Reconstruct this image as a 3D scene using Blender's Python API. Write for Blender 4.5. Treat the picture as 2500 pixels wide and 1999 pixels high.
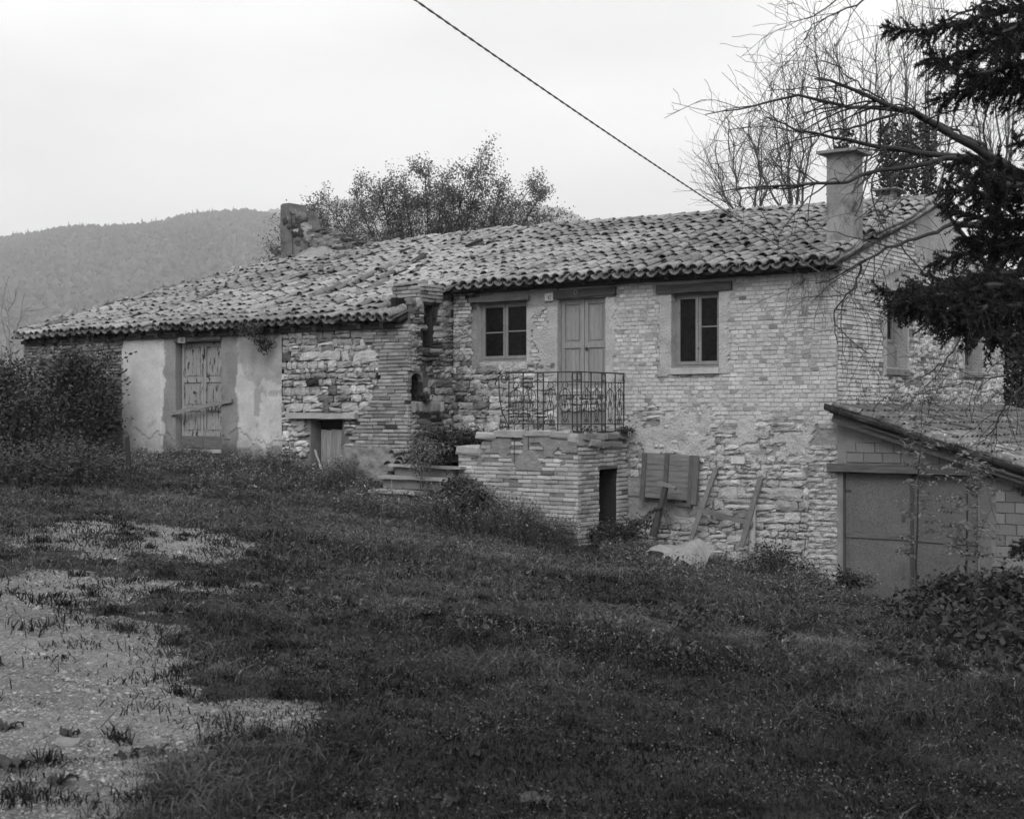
import bpy, math, random
import numpy as np
from mathutils import Vector, Matrix

for o in list(bpy.data.objects):
    bpy.data.objects.remove(o)
random.seed(7)
RNG = np.random.default_rng(11)
S = bpy.context.scene
COL = S.collection

# ------------------------------------------------------------------ camera
# House frame: X along the front (right +), Y into the house, Z = 0 at eye height.
F = 3435.0                                   # focal length in photo pixels (2500 wide)
TH = math.atan(F / 4730.0)
SN, CS = math.sin(TH), math.cos(TH)
D0 = 22.6
L0 = D0 * 795.0 / F
CAM = np.array([D0 * SN - L0 * CS, -D0 * CS - L0 * SN, 0.0])
cam_d = bpy.data.cameras.new('camera')
cam_d.sensor_width = 36.0
cam_d.lens = 36.0 * F / 2500.0
cam_d.clip_start = 0.1
cam_d.clip_end = 30000.0
cam_d.dof.use_dof = True
cam_d.dof.focus_distance = 24.0
cam_d.dof.aperture_fstop = 6.3
cam = bpy.data.objects.new('camera', cam_d)
cam.location = CAM
cam.rotation_euler = (math.pi / 2, 0, TH)
COL.objects.link(cam)
S.camera = cam

# ------------------------------------------------------------------ light
SUN_EL, SUN_AZ = math.radians(36), math.radians(156)      # azimuth from +Y, clockwise
world = bpy.data.worlds.new('World')
S.world = world
world.use_nodes = True
wn, wl = world.node_tree.nodes, world.node_tree.links
wn.clear()
w_out = wn.new('ShaderNodeOutputWorld')
w_bg = wn.new('ShaderNodeBackground')
w_bg.inputs['Strength'].default_value = 0.1
w_sky = wn.new('ShaderNodeTexSky')
w_sky.sky_type = 'NISHITA'
w_sky.sun_disc = False
w_sky.sun_elevation = SUN_EL
w_sky.sun_rotation = SUN_AZ
w_sky.dust_density = 4.0
w_bw = wn.new('ShaderNodeRGBToBW')
wl.new(w_sky.outputs[0], w_bw.inputs[0])
# overcast deck: soft cloud noise, brighter towards the zenith as an overcast sky is
w_tc = wn.new('ShaderNodeTexCoord')
w_sep = wn.new('ShaderNodeSeparateXYZ')
wl.new(w_tc.outputs['Generated'], w_sep.inputs[0])
w_abs = wn.new('ShaderNodeMath'); w_abs.operation = 'ABSOLUTE'
wl.new(w_sep.outputs['Z'], w_abs.inputs[0])
w_grad = wn.new('ShaderNodeMapRange')
w_grad.inputs['From Min'].default_value = 0.0
w_grad.inputs['From Max'].default_value = 1.0
w_grad.inputs['To Min'].default_value = 9.8
w_grad.inputs['To Max'].default_value = 13.5
wl.new(w_abs.outputs[0], w_grad.inputs['Value'])
w_map = wn.new('ShaderNodeMapping')
w_map.inputs['Scale'].default_value = (1.0, 1.0, 3.2)
w_map.inputs['Location'].default_value = (3.1, 1.7, 0.0)
wl.new(w_tc.outputs['Generated'], w_map.inputs[0])
w_noise = wn.new('ShaderNodeTexNoise')
w_noise.inputs['Scale'].default_value = 3.4
w_noise.inputs['Detail'].default_value = 3.0
w_noise.inputs['Roughness'].default_value = 0.45
wl.new(w_map.outputs[0], w_noise.inputs['Vector'])
w_cl = wn.new('ShaderNodeMapRange')
w_cl.inputs['From Min'].default_value = 0.3
w_cl.inputs['From Max'].default_value = 0.7
w_cl.inputs['To Min'].default_value = 0.82
w_cl.inputs['To Max'].default_value = 1.14
wl.new(w_noise.outputs['Fac'], w_cl.inputs['Value'])
w_mul = wn.new('ShaderNodeMath'); w_mul.operation = 'MULTIPLY'
wl.new(w_grad.outputs[0], w_mul.inputs[0]); wl.new(w_cl.outputs[0], w_mul.inputs[1])
w_mix = wn.new('ShaderNodeMix'); w_mix.data_type = 'FLOAT'
w_mix.inputs['Factor'].default_value = 0.88
wl.new(w_bw.outputs[0], w_mix.inputs['A']); wl.new(w_mul.outputs[0], w_mix.inputs['B'])
wl.new(w_mix.outputs['Result'], w_bg.inputs['Color'])
wl.new(w_bg.outputs[0], w_out.inputs['Surface'])

sun_d = bpy.data.lights.new('sun', 'SUN')
sun_d.energy = 1.5
sun_d.angle = math.radians(30)
sun_d.color = (1.0, 1.0, 1.0)
sun = bpy.data.objects.new('sun', sun_d)
sd = Vector((math.sin(SUN_AZ) * math.cos(SUN_EL), math.cos(SUN_AZ) * math.cos(SUN_EL), math.sin(SUN_EL)))
sun.rotation_euler = sd.to_track_quat('Z', 'Y').to_euler()
sun.location = (0, -10, 30)
COL.objects.link(sun)

S.view_settings.view_transform = 'Standard'
S.view_settings.look = 'None'
S.view_settings.gamma = 1.0
S.view_settings.exposure = 0.43
S.view_settings.use_curve_mapping = False
S.render.engine = 'CYCLES'
S.cycles.use_denoising = True
S.cycles.max_bounces = 6
S.cycles.volume_bounces = 1
S.cycles.diffuse_bounces = 3
S.cycles.transparent_max_bounces = 8

# ------------------------------------------------------------------ projection helpers
def ray(u, v):
    a, b = (u - 1250.0) / F, (1000.0 - v) / F
    return np.array([-SN + CS * a, CS + SN * a, b])
def at(u, v, depth):
    """point seen at photo pixel (u, v) at a depth in metres along the view axis"""
    return CAM + ray(u, v) * depth
def onY(u, v, Y):
    r = ray(u, v); return CAM + r * ((Y - CAM[1]) / r[1])
def onX(u, v, X):
    r = ray(u, v); return CAM + r * ((X - CAM[0]) / r[0])
def proj(P):
    P = np.atleast_2d(P)
    x, y, z = P[:, 0] - CAM[0], P[:, 1] - CAM[1], P[:, 2]
    dep = -SN * x + CS * y
    lat = CS * x + SN * y
    dd = np.where(np.abs(dep) < 1e-3, 1e-3, dep)
    return 1250 + F * lat / dd, 1000 - F * z / dd, dep

# ------------------------------------------------------------------ numpy noise
def _h(ix, iy, seed):
    t = np.sin(ix * 127.1 + iy * 311.7 + seed * 74.7) * 43758.5453
    return t - np.floor(t)
def vnoise(x, y, seed=0):
    x = np.asarray(x, float); y = np.asarray(y, float)
    ix, iy = np.floor(x), np.floor(y)
    fx, fy = x - ix, y - iy
    fx = fx * fx * (3 - 2 * fx); fy = fy * fy * (3 - 2 * fy)
    a = _h(ix, iy, seed) * (1 - fx) + _h(ix + 1, iy, seed) * fx
    b = _h(ix, iy + 1, seed) * (1 - fx) + _h(ix + 1, iy + 1, seed) * fx
    return a * (1 - fy) + b * fy
def fbm(x, y, seed=0, octv=4):
    t, amp, s = 0.0, 0.5, 0.0
    for k in range(octv):
        t = t + vnoise(np.asarray(x) * 2 ** k, np.asarray(y) * 2 ** k, seed + k * 13) * amp
        s += amp; amp *= 0.5
    return t / s
def sstep(a, b, x):
    t = np.clip((np.asarray(x, float) - a) / (b - a), 0, 1)
    return t * t * (3 - 2 * t)
def in_poly(px, py, poly):
    inside = np.zeros(np.shape(px), bool)
    n = len(poly)
    for i in range(n):
        x0, y0 = poly[i]; x1, y1 = poly[(i + 1) % n]
        c = ((y0 > py) != (y1 > py)) & (px < (x1 - x0) * (py - y0) / ((y1 - y0) + 1e-12) + x0)
        inside ^= c
    return inside

# ------------------------------------------------------------------ mesh helpers
def np_mesh(name, V, Q, tone=None, smooth=False, tone_dom='FACE', extra=None):
    """mesh from vertex array and one uniform face array (tris or quads)"""
    V = np.asarray(V, np.float32); Q = np.asarray(Q, np.int32)
    me = bpy.data.meshes.new(name)
    k = Q.shape[1]
    me.vertices.add(len(V)); me.vertices.foreach_set('co', V.ravel())
    me.loops.add(Q.size); me.loops.foreach_set('vertex_index', Q.ravel())
    me.polygons.add(len(Q))
    me.polygons.foreach_set('loop_start', np.arange(0, Q.size, k, dtype=np.int32))
    me.polygons.foreach_set('loop_total', np.full(len(Q), k, np.int32))
    me.polygons.foreach_set('use_smooth', np.full(len(Q), smooth, bool))
    if tone is not None:
        at_ = me.attributes.new('tone', 'FLOAT', tone_dom)
        at_.data.foreach_set('value', np.asarray(tone, np.float32))
    if extra:
        for nm, (dom, arr) in extra.items():
            a2 = me.attributes.new(nm, 'FLOAT', dom)
            a2.data.foreach_set('value', np.asarray(arr, np.float32))
    me.update(calc_edges=True)
    me.validate()
    return me

def link(name, me, mat=None, parent=None):
    o = bpy.data.objects.new(name, me)
    if mat is not None and me is not None and not me.materials:
        me.materials.append(mat)
    COL.objects.link(o)
    if parent is not None:
        o.parent = parent
        o.matrix_parent_inverse = INV[parent.name]
    return o
INV = {}
class _Inv(dict):
    pass
def thing(name, label, cat, loc=(0, 0, 0), group=None, kind=None):
    o = bpy.data.objects.new(name, None)
    o.location = loc
    o.empty_display_size = 0.2
    COL.objects.link(o)
    o['label'] = label; o['category'] = cat
    if group: o['group'] = group
    if kind: o['kind'] = kind
    INV[o.name] = Matrix.Translation(-Vector(loc))
    return o
def tag(o, label=None, cat=None, group=None, kind=None):
    if label: o['label'] = label
    if cat: o['category'] = cat
    if group: o['group'] = group
    if kind: o['kind'] = kind
    return o
_link = link
def link(name, me, mat=None, parent=None, kind=None):
    o = _link(name, me, mat, parent)
    if parent is not None:                       # so that sub-parts can hang below a part
        INV[o.name] = Matrix.Identity(4)
    if kind: o['kind'] = kind
    return o

class MB:
    """collects boxes, bars and tubes and builds one mesh object"""
    def __init__(self): self.v = []; self.f = []; self.n = 0; self.sm = []
    def add(self, verts, faces, smooth=False):
        self.v.extend([tuple(float(c) for c in p) for p in verts])
        self.f.extend([tuple(i + self.n for i in fc) for fc in faces])
        self.sm.extend([smooth] * len(faces))
        self.n += len(verts)
        return self
    def box(self, x0, x1, y0, y1, z0, z1, jit=0.0):
        P = [(x, y, z) for z in (z0, z1) for y in (y0, y1) for x in (x0, x1)]
        if jit: P = [tuple(c + random.uniform(-jit, jit) for c in p) for p in P]
        return self.add(P, [(0, 2, 3, 1), (4, 5, 7, 6), (0, 1, 5, 4), (2, 6, 7, 3), (0, 4, 6, 2), (1, 3, 7, 5)])
    def bar(self, p0, p1, w, t, up=(0, 0, 1), jit=0.0, nseg=1, twist=0.0):
        """box of width w and thickness t running from p0 to p1; t lies along the normal closest to up"""
        p0, p1 = Vector(p0), Vector(p1)
        d = (p1 - p0).normalized(); u = Vector(up)
        s = d.cross(u)
        if s.length < 1e-4: s = d.cross(Vector((1, 0, 0)))
        s.normalize(); n = s.cross(d).normalized()
        P = []
        for k in range(nseg + 1):
            c = p0.lerp(p1, k / nseg)
            for a, b in ((-1, -1), (1, -1), (1, 1), (-1, 1)):
                q = c + s * (a * w / 2) + n * (b * t / 2)
                if jit: q = q + Vector((random.uniform(-jit, jit), random.uniform(-jit, jit), random.uniform(-jit, jit)))
                P.append(q)
        Fc = [(0, 1, 2, 3)]
        for k in range(nseg):
            b = k * 4
            for i in range(4):
                j = (i + 1) % 4
                Fc.append((b + i, b + 4 + i, b + 4 + j, b + j))
        b = nseg * 4
        Fc.append((b + 3, b + 2, b + 1, b))
        return self.add(P, Fc)
    def tube(self, pts, rad, ns=6, smooth=True, cap=True):
        V, Q = tube_arrays([np.asarray(p, float) for p in pts], rad, ns)
        Fc = [tuple(q) for q in Q]
        self.add(V, Fc, smooth)
        if cap:
            m = len(pts)
            self.add([V[i] for i in range(ns)], [tuple(range(ns - 1, -1, -1))])
            self.add([V[(m - 1) * ns + i] for i in range(ns)], [tuple(range(ns))])
        return self
    def prism(self, outline, y0, y1, axis='y'):
        """outline: list of (a, h); extruded along y (facade) or x (gable)"""
        n = len(outline)
        if axis == 'y':
            P = [(a, y0, h) for a, h in outline] + [(a, y1, h) for a, h in outline]
        else:
            P = [(y0, a, h) for a, h in outline] + [(y1, a, h) for a, h in outline]
        Fc = [tuple(range(n)), tuple(range(2 * n - 1, n - 1, -1))]
        for i in range(n):
            j = (i + 1) % n
            Fc.append((i, i + n, j + n, j))
        return self.add(P, Fc)
    def mesh(self, name, bevel=0.0):
        me = bpy.data.meshes.new(name)
        me.from_pydata(self.v, [], self.f)
        me.polygons.foreach_set('use_smooth', self.sm)
        me.update()
        return me
    def build(self, name, mat, parent=None, kind=None, tone=None):
        o = link(name, self.mesh(name), mat, parent, kind)
        if tone is not None: o['tone'] = float(tone)
        return o

def tube_arrays(pts, rad, ns=6):
    pts = np.asarray(pts, float)
    m = len(pts)
    rad = np.broadcast_to(np.asarray(rad, float), (m,)) if np.ndim(rad) else np.full(m, float(rad))
    t = np.gradient(pts, axis=0)
    t /= np.linalg.norm(t, axis=1)[:, None] + 1e-9
    ref = np.array([0.0, 0.0, 1.0]) if abs(t[0, 2]) < 0.9 else np.array([1.0, 0.0, 0.0])
    V = np.zeros((m, ns, 3))
    for i in range(m):
        s = np.cross(t[i], ref)
        ln = np.linalg.norm(s)
        if ln < 1e-6: s = np.array([1.0, 0, 0])
        else: s /= ln
        n = np.cross(s, t[i]); ref = n
        ang = np.arange(ns) / ns * 2 * np.pi
        V[i] = pts[i] + rad[i] * (np.cos(ang)[:, None] * s + np.sin(ang)[:, None] * n)
    V = V.reshape(-1, 3)
    i = np.arange(m - 1)[:, None] * ns; j = np.arange(ns)[None, :]; j2 = (j + 1) % ns
    Q = np.stack([i + j, i + j2, i + ns + j2, i + ns + j], -1).reshape(-1, 4)
    return V, Q

class NPM:
    """accumulates numpy vertex / quad blocks"""
    def __init__(self): self.V = []; self.Q = []; self.T = []; self.n = 0
    def add(self, V, Q, tone=0.0):
        if len(V) == 0: return
        self.V.append(V); self.Q.append(np.asarray(Q) + self.n); self.n += len(V)
        self.T.append(np.broadcast_to(np.asarray(tone, float), (len(Q),)))
    def tubes(self, lines, ns=5, tone=0.0):
        for pts, rad in lines:
            V, Q = tube_arrays(pts, rad, ns); self.add(V, Q, tone)
    def build(self, name, mat, parent=None, kind=None, smooth=False):
        me = np_mesh(name, np.concatenate(self.V), np.concatenate(self.Q), np.concatenate(self.T), smooth)
        return link(name, me, mat, parent, kind)

# ------------------------------------------------------------------ materials (all greys: the photograph is black and white)
def nd(nt, t, **kw):
    n = nt.nodes.new(t)
    for k, v in kw.items(): setattr(n, k, v)
    return n
MATS = {}
def mat(name, base, rough=0.85, var=0.18, scale=6.0, bump=0.3, bscale=40.0, bdist=0.01, spots=None, stains=None,
        toneamp=1.0, stretch=None, spec=0.3, transl=0.0, grain=None):
    """grey procedural material: large mottling, optional lichen spots / dark stains, fine bump, per-piece tone"""
    m = bpy.data.materials.new(name); m.use_nodes = True
    nt = m.node_tree; nt.nodes.clear(); L = nt.links.new
    out = nd(nt, 'ShaderNodeOutputMaterial'); bs = nd(nt, 'ShaderNodeBsdfPrincipled')
    bs.inputs['Roughness'].default_value = rough
    bs.inputs['Specular IOR Level'].default_value = spec
    geo = nd(nt, 'ShaderNodeNewGeometry')
    vec = geo.outputs['Position']
    if stretch:
        mp = nd(nt, 'ShaderNodeMapping'); mp.inputs['Scale'].default_value = stretch
        L(vec, mp.inputs[0]); vec = mp.outputs[0]
    def noise(sc, det=4.0, rgh=0.55, off=0.0, v=None):
        n = nd(nt, 'ShaderNodeTexNoise'); n.inputs['Scale'].default_value = sc
        n.inputs['Detail'].default_value = det; n.inputs['Roughness'].default_value = rgh
        src = v or vec
        if off:
            ad = nd(nt, 'ShaderNodeVectorMath', operation='ADD'); ad.inputs[1].default_value = (off, off * 1.7, -off)
            L(src, ad.inputs[0]); src = ad.outputs[0]
        L(src, n.inputs['Vector']); return n.outputs['Fac']
    def mrange(x, a, b, c, d):
        n = nd(nt, 'ShaderNodeMapRange'); n.inputs['From Min'].default_value = a; n.inputs['From Max'].default_value = b
        n.inputs['To Min'].default_value = c; n.inputs['To Max'].default_value = d; L(x, n.inputs['Value']); return n.outputs[0]
    def math_(op, a, b):
        n = nd(nt, 'ShaderNodeMath', operation=op)
        for i, x in enumerate((a, b)):
            if isinstance(x, (int, float)): n.inputs[i].default_value = x
            else: L(x, n.inputs[i])
        return n.outputs[0]
    val = mrange(noise(scale), 0.25, 0.75, base * (1 - var), base * (1 + var))
    if grain:
        val = math_('MULTIPLY', val, mrange(noise(grain[0], 2.0, 0.6, 3.3), 0.3, 0.7, 1 - grain[1], 1 + grain[1]))
    if spots:                                    # (scale, threshold, value, softness)
        sc, th, sv, so = spots
        k = mrange(noise(sc, 5.0, 0.6, 7.7), th, th + so, 0.0, 1.0)
        mx = nd(nt, 'ShaderNodeMix', data_type='FLOAT'); L(k, mx.inputs['Factor']); L(val, mx.inputs['A']); mx.inputs['B'].default_value = sv
        val = mx.outputs['Result']
    if stains:
        sc, th, sv, so = stains
        k = mrange(noise(sc, 5.0, 0.65, 21.3), th, th + so, 0.0, 1.0)
        mx = nd(nt, 'ShaderNodeMix', data_type='FLOAT'); L(k, mx.inputs['Factor']); L(val, mx.inputs['A']); mx.inputs['B'].default_value = sv
        val = mx.outputs['Result']
    a1 = nd(nt, 'ShaderNodeAttribute'); a1.attribute_name = 'tone'; a1.attribute_type = 'GEOMETRY'
    a2 = nd(nt, 'ShaderNodeAttribute'); a2.attribute_name = 'tone'; a2.attribute_type = 'OBJECT'
    tn = math_('ADD', a1.outputs['Fac'], a2.outputs['Fac'])
    tn = math_('ADD', math_('MULTIPLY', tn, toneamp), 1.0)
    val = math_('MULTIPLY', val, math_('MAXIMUM', tn, 0.08))
    cc = nd(nt, 'ShaderNodeCombineColor')
    for i in range(3): L(val, cc.inputs[i])
    L(cc.outputs[0], bs.inputs['Base Color'])
    if bump:
        bp = nd(nt, 'ShaderNodeBump'); bp.inputs['Strength'].default_value = bump; bp.inputs['Distance'].default_value = bdist
        L(noise(bscale, 5.0, 0.6, 1.1), bp.inputs['Height']); L(bp.outputs[0], bs.inputs['Normal'])
    if transl:
        tr = nd(nt, 'ShaderNodeBsdfTranslucent'); L(cc.outputs[0], tr.inputs['Color'])
        ms = nd(nt, 'ShaderNodeMixShader'); ms.inputs[0].default_value = transl
        L(bs.outputs[0], ms.inputs[1]); L(tr.outputs[0], ms.inputs[2]); L(ms.outputs[0], out.inputs[0])
    else:
        L(bs.outputs[0], out.inputs[0])
    MATS[name] = m
    return m

M_BRICK = mat('pale_brick', 0.45, var=0.16, scale=3, bump=0.6, bscale=60, bdist=0.008, grain=(70, 0.18), stains=(1.5, 0.55, 0.22, 0.2))
M_GBRICK = mat('gable_brick', 0.50, var=0.14, scale=5, bump=0.5, bscale=60, bdist=0.006, grain=(90, 0.14), stains=(2.6, 0.58, 0.14, 0.16))
M_PBRICK = mat('porch_brick', 0.35, var=0.22, scale=4, bump=0.5, bscale=55, bdist=0.008, grain=(80, 0.15), stains=(3.0, 0.62, 0.12, 0.12))
M_WBRICK = mat('old_brick', 0.24, var=0.25, scale=4, bump=0.5, bscale=55, bdist=0.008, grain=(80, 0.15), stains=(2.0, 0.60, 0.10, 0.14))
M_STONE = mat('rubble_stone', 0.40, var=0.25, scale=8, bump=1.0, bscale=26, bdist=0.03, grain=(55, 0.22), stains=(1.8, 0.56, 0.15, 0.18))
M_MORTAR = mat('lime_mortar', 0.38, var=0.2, scale=3.5, bump=1.0, bscale=24, bdist=0.03, grain=(50, 0.2), stains=(1.2, 0.56, 0.20, 0.2))
M_WMORTAR = mat('earth_mortar', 0.20, var=0.2, scale=4, bump=0.9, bscale=28, bdist=0.02, grain=(60, 0.15))
M_PLASTER = mat('wall_plaster', 0.42, var=0.16, scale=2.2, bump=0.6, bscale=14, bdist=0.015, grain=(30, 0.12), stains=(2.6, 0.58, 0.22, 0.2))
M_TILE = mat('clay_tile', 0.20, var=0.25, scale=3, bump=0.5, bscale=50, bdist=0.008, spots=(20, 0.50, 0.36, 0.18), stains=(4, 0.60, 0.07, 0.12), grain=(70, 0.22))
M_GTILE = mat('mossy_tile', 0.12, var=0.25, scale=4, bump=0.6, bscale=45, bdist=0.01, spots=(13, 0.57, 0.30, 0.1), stains=(3, 0.50, 0.05, 0.14), grain=(110, 0.2))
M_WOOD = mat('weathered_wood', 0.15, var=0.25, scale=6, bump=0.7, bscale=25, bdist=0.006, stretch=(6, 6, 0.6), grain=(9, 0.2))
M_WOODH = mat('weathered_board', 0.16, var=0.25, scale=6, bump=0.7, bscale=25, bdist=0.006, stretch=(0.6, 6, 6), grain=(9, 0.2))
M_DWOOD = mat('dark_beam', 0.055, var=0.35, scale=5, bump=0.8, bscale=22, bdist=0.008, stretch=(0.5, 5, 5), grain=(8, 0.25))
M_PAINT = mat('peeling_paint', 0.27, rough=0.7, var=0.12, scale=4, bump=0.5, bscale=30, bdist=0.004, stretch=(3, 3, 0.6), stains=(6.0, 0.565, 0.03, 0.03))
M_DOOR = mat('bleached_door_paint', 0.24, rough=0.75, var=0.12, scale=5, bump=0.4, bscale=35, bdist=0.004, stretch=(4, 4, 0.5), grain=(14, 0.14))
M_FRAME = mat('window_paint', 0.20, rough=0.7, var=0.2, scale=6, bump=0.4, bscale=40, bdist=0.004, stains=(9, 0.64, 0.05, 0.03))
M_IRON = mat('rusted_iron', 0.035, rough=0.7, var=0.3, scale=30, bump=0.3, bscale=120, bdist=0.002)
M_BOARD = mat('fibre_board', 0.115, var=0.2, scale=1.8, bump=0.25, bscale=90, bdist=0.003, grain=(60, 0.35), stains=(1.2, 0.58, 0.08, 0.2))
M_BLOCK = mat('hollow_block', 0.18, var=0.12, scale=4, bump=0.5, bscale=10, bdist=0.006, stretch=(8, 8, 0.7), grain=(30, 0.1))
M_CEM = mat('cement_render', 0.16, var=0.25, scale=2.5, bump=0.6, bscale=24, bdist=0.012, grain=(50, 0.12), stains=(1.5, 0.6, 0.09, 0.1))
M_CHIM = mat('chimney_render', 0.23, var=0.3, scale=3.2, bump=0.7, bscale=22, bdist=0.015, grain=(50, 0.15), stains=(2.4, 0.52, 0.09, 0.14))
M_SLAB = mat('stone_slab', 0.30, var=0.2, scale=6, bump=0.7, bscale=35, bdist=0.012, grain=(60, 0.18))
M_SOIL = mat('dark_soil', 0.03, var=0.3, scale=8, bump=1.0, bscale=30, bdist=0.03)
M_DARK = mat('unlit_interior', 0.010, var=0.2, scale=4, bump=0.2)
M_BARK = mat('bark', 0.045, var=0.3, scale=14, bump=0.9, bscale=60, bdist=0.02, stretch=(1, 1, 0.4))
M_BARKP = mat('pale_bark', 0.22, var=0.3, scale=10, bump=0.6, bscale=50, bdist=0.01)
M_TWIG = mat('twig_bark', 0.10, var=0.3, scale=20, bump=0.0)
M_LEAF = mat('tree_leaf', 0.12, rough=0.6, var=0.25, scale=3, bump=0.0, transl=0.25)
M_SHRUB = mat('shrub_leaf', 0.045, rough=0.65, var=0.3, scale=5, bump=0.0, transl=0.2)
M_IVY = mat('ivy_leaf', 0.04, rough=0.5, var=0.3, scale=4, bump=0.0, transl=0.1)
M_NEEDLE = mat('conifer_needle', 0.013, rough=0.7, var=0.3, scale=6, bump=0.0, transl=0.05)
M_GRASS = mat('grass_blade', 0.048, rough=0.7, var=0.5, scale=0.9, bump=0.0, transl=0.2, grain=(6, 0.3))
M_WEED = mat('weed_leaf', 0.095, rough=0.7, var=0.35, scale=2.5, bump=0.0, transl=0.2)
M_STRAW = mat('dry_stalk', 0.22, rough=0.8, var=0.3, scale=9, bump=0.0)
M_PEBBLE = mat('gravel_stone', 0.21, var=0.25, scale=3, bump=0.4, bscale=80, bdist=0.004)
M_FOREST = mat('forest_canopy', 0.05, rough=0.9, var=0.4, scale=0.02, bump=0.0)
M_HILL = mat('hill_soil', 0.05, var=0.3, scale=0.01, bump=0.0)
M_PLATE = mat('enamel_plate', 0.42, rough=0.4, var=0.12, scale=30, bump=0.0, stains=(40, 0.64, 0.1, 0.05))
M_INK = mat('painted_numeral', 0.02, rough=0.5, var=0.1, bump=0.0)
M_SHEET = mat('weathered_sheet', 0.30, rough=0.6, var=0.2, scale=5, bump=0.4, bscale=40, bdist=0.004, stains=(6, 0.62, 0.12, 0.08))
M_PIPE = mat('cement_pipe', 0.38, rough=0.7, var=0.15, scale=9, bump=0.3)
M_CABLE = mat('cable_jacket', 0.03, rough=0.6, var=0.1, scale=30, bump=0.0)
M_CONDUIT = mat('pale_conduit', 0.35, rough=0.6, var=0.15, scale=30, bump=0.0)
M_ROOFDECK = mat('roof_deck', 0.035, var=0.3, scale=5, bump=0.5)

def glass_mat():
    m = bpy.data.materials.new('dusty_glass'); m.use_nodes = True
    nt = m.node_tree; nt.nodes.clear(); L = nt.links.new
    out = nd(nt, 'ShaderNodeOutputMaterial'); bs = nd(nt, 'ShaderNodeBsdfPrincipled')
    geo = nd(nt, 'ShaderNodeNewGeometry')
    n = nd(nt, 'ShaderNodeTexNoise'); n.inputs['Scale'].default_value = 9; n.inputs['Detail'].default_value = 8; n.inputs['Roughness'].default_value = 0.8
    L(geo.outputs['Position'], n.inputs['Vector'])
    r = nd(nt, 'ShaderNodeMapRange'); r.inputs['From Min'].default_value = 0.4; r.inputs['From Max'].default_value = 0.75
    r.inputs['To Min'].default_value = 0.004; r.inputs['To Max'].default_value = 0.022
    L(n.outputs['Fac'], r.inputs['Value'])
    cc = nd(nt, 'ShaderNodeCombineColor')
    for i in range(3): L(r.outputs[0], cc.inputs[i])
    L(cc.outputs[0], bs.inputs['Base Color'])
    bs.inputs['Roughness'].default_value = 0.25
    bs.inputs['Specular IOR Level'].default_value = 0.10
    L(bs.outputs[0], out.inputs[0])
    return m
M_GLASS = glass_mat()
# ------------------------------------------------------------------ ground height
_CP = np.array([
    (9.0, -21.4, -1.6), (14, -20, -1.75), (4, -22, -1.5), (12, -14, -2.0), (6, -15, -1.75), (1.5, -14, -1.5),
    (-4, -11, -1.38), (-10, -9, -1.2), (-16, -8, -1.05), (-24, -8, -1.0), (4, -9, -2.05), (0, -8, -1.78), (9, -8, -2.3),
    (-2, -5, -2.12), (-6, -5, -1.72), (-9, -4.5, -1.48), (4, -4, -2.7), (1, -3.5, -2.65), (9, -3, -2.8),
    (0, -0.3, -2.98), (2.3, -0.3, -2.86), (5, -0.3, -2.82), (-2.4, -0.3, -2.68), (-3.9, -1.8, -2.28), (-6.4, -2.1, -1.86),
    (-8.2, -2.7, -1.6), (-10, -1.5, -1.36), (-13.6, -1.5, -1.12), (-17, -1.6, -1.02), (-20, -1.5, -0.95),
    (-26, 0, -0.9), (-22, 10, -0.6), (-10, 12, -0.6), (2, 12, -1.6), (10, 6, -2.6), (14, -6, -2.5), (-10, -20, -1.3), (-4, -26, -1.45),
    (20, -24, -1.9), (20, 8, -2.8), (-30, -20, -1.2), (-30, 16, -0.7), (12, 20, -2.0), (-12, 24, -0.8)], float)
def _tps_fit(C):
    n = len(C)
    d = np.hypot(C[:, None, 0] - C[None, :, 0], C[:, None, 1] - C[None, :, 1])
    K = np.where(d > 0, d * d * np.log(d + 1e-12), 0) + np.eye(n) * 0.08
    P = np.c_[np.ones(n), C[:, :2]]
    A = np.zeros((n + 3, n + 3)); A[:n, :n] = K; A[:n, n:] = P; A[n:, :n] = P.T
    return np.linalg.solve(A, np.r_[C[:, 2], 0, 0, 0])
_TW = _tps_fit(_CP)
def ground_z(x, y):
    x = np.asarray(x, float); y = np.asarray(y, float)
    xc = np.clip(x, -38, 28); yc = np.clip(y, -34, 30)
    z = _TW[-3] + _TW[-2] * xc + _TW[-1] * yc
    for (cx, cy, _), w in zip(_CP, _TW[:-3]):
        d2 = (xc - cx) ** 2 + (yc - cy) ** 2
        z = z + w * 0.5 * d2 * np.log(d2 + 1e-12)
    far = np.hypot(x - 0, y + 5)
    k = sstep(30, 60, far)
    z = z * (1 - k) + (-1.6) * k
    bump = (fbm(x * 0.9, y * 0.9, 3, 3) - 0.5) * 0.10 + (fbm(x * 4, y * 4, 5, 2) - 0.5) * 0.035
    return z + bump * (1 - sstep(30, 50, far))
def on_ground(u, v):
    r = ray(u, v)
    lo, hi = 3.0, 60.0
    ts = np.linspace(lo, hi, 600)
    P = CAM[None] + r[None] * ts[:, None]
    below = P[:, 2] <= ground_z(P[:, 0], P[:, 1])
    i = int(np.argmax(below)) if below.any() else 599
    return P[i]

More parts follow.
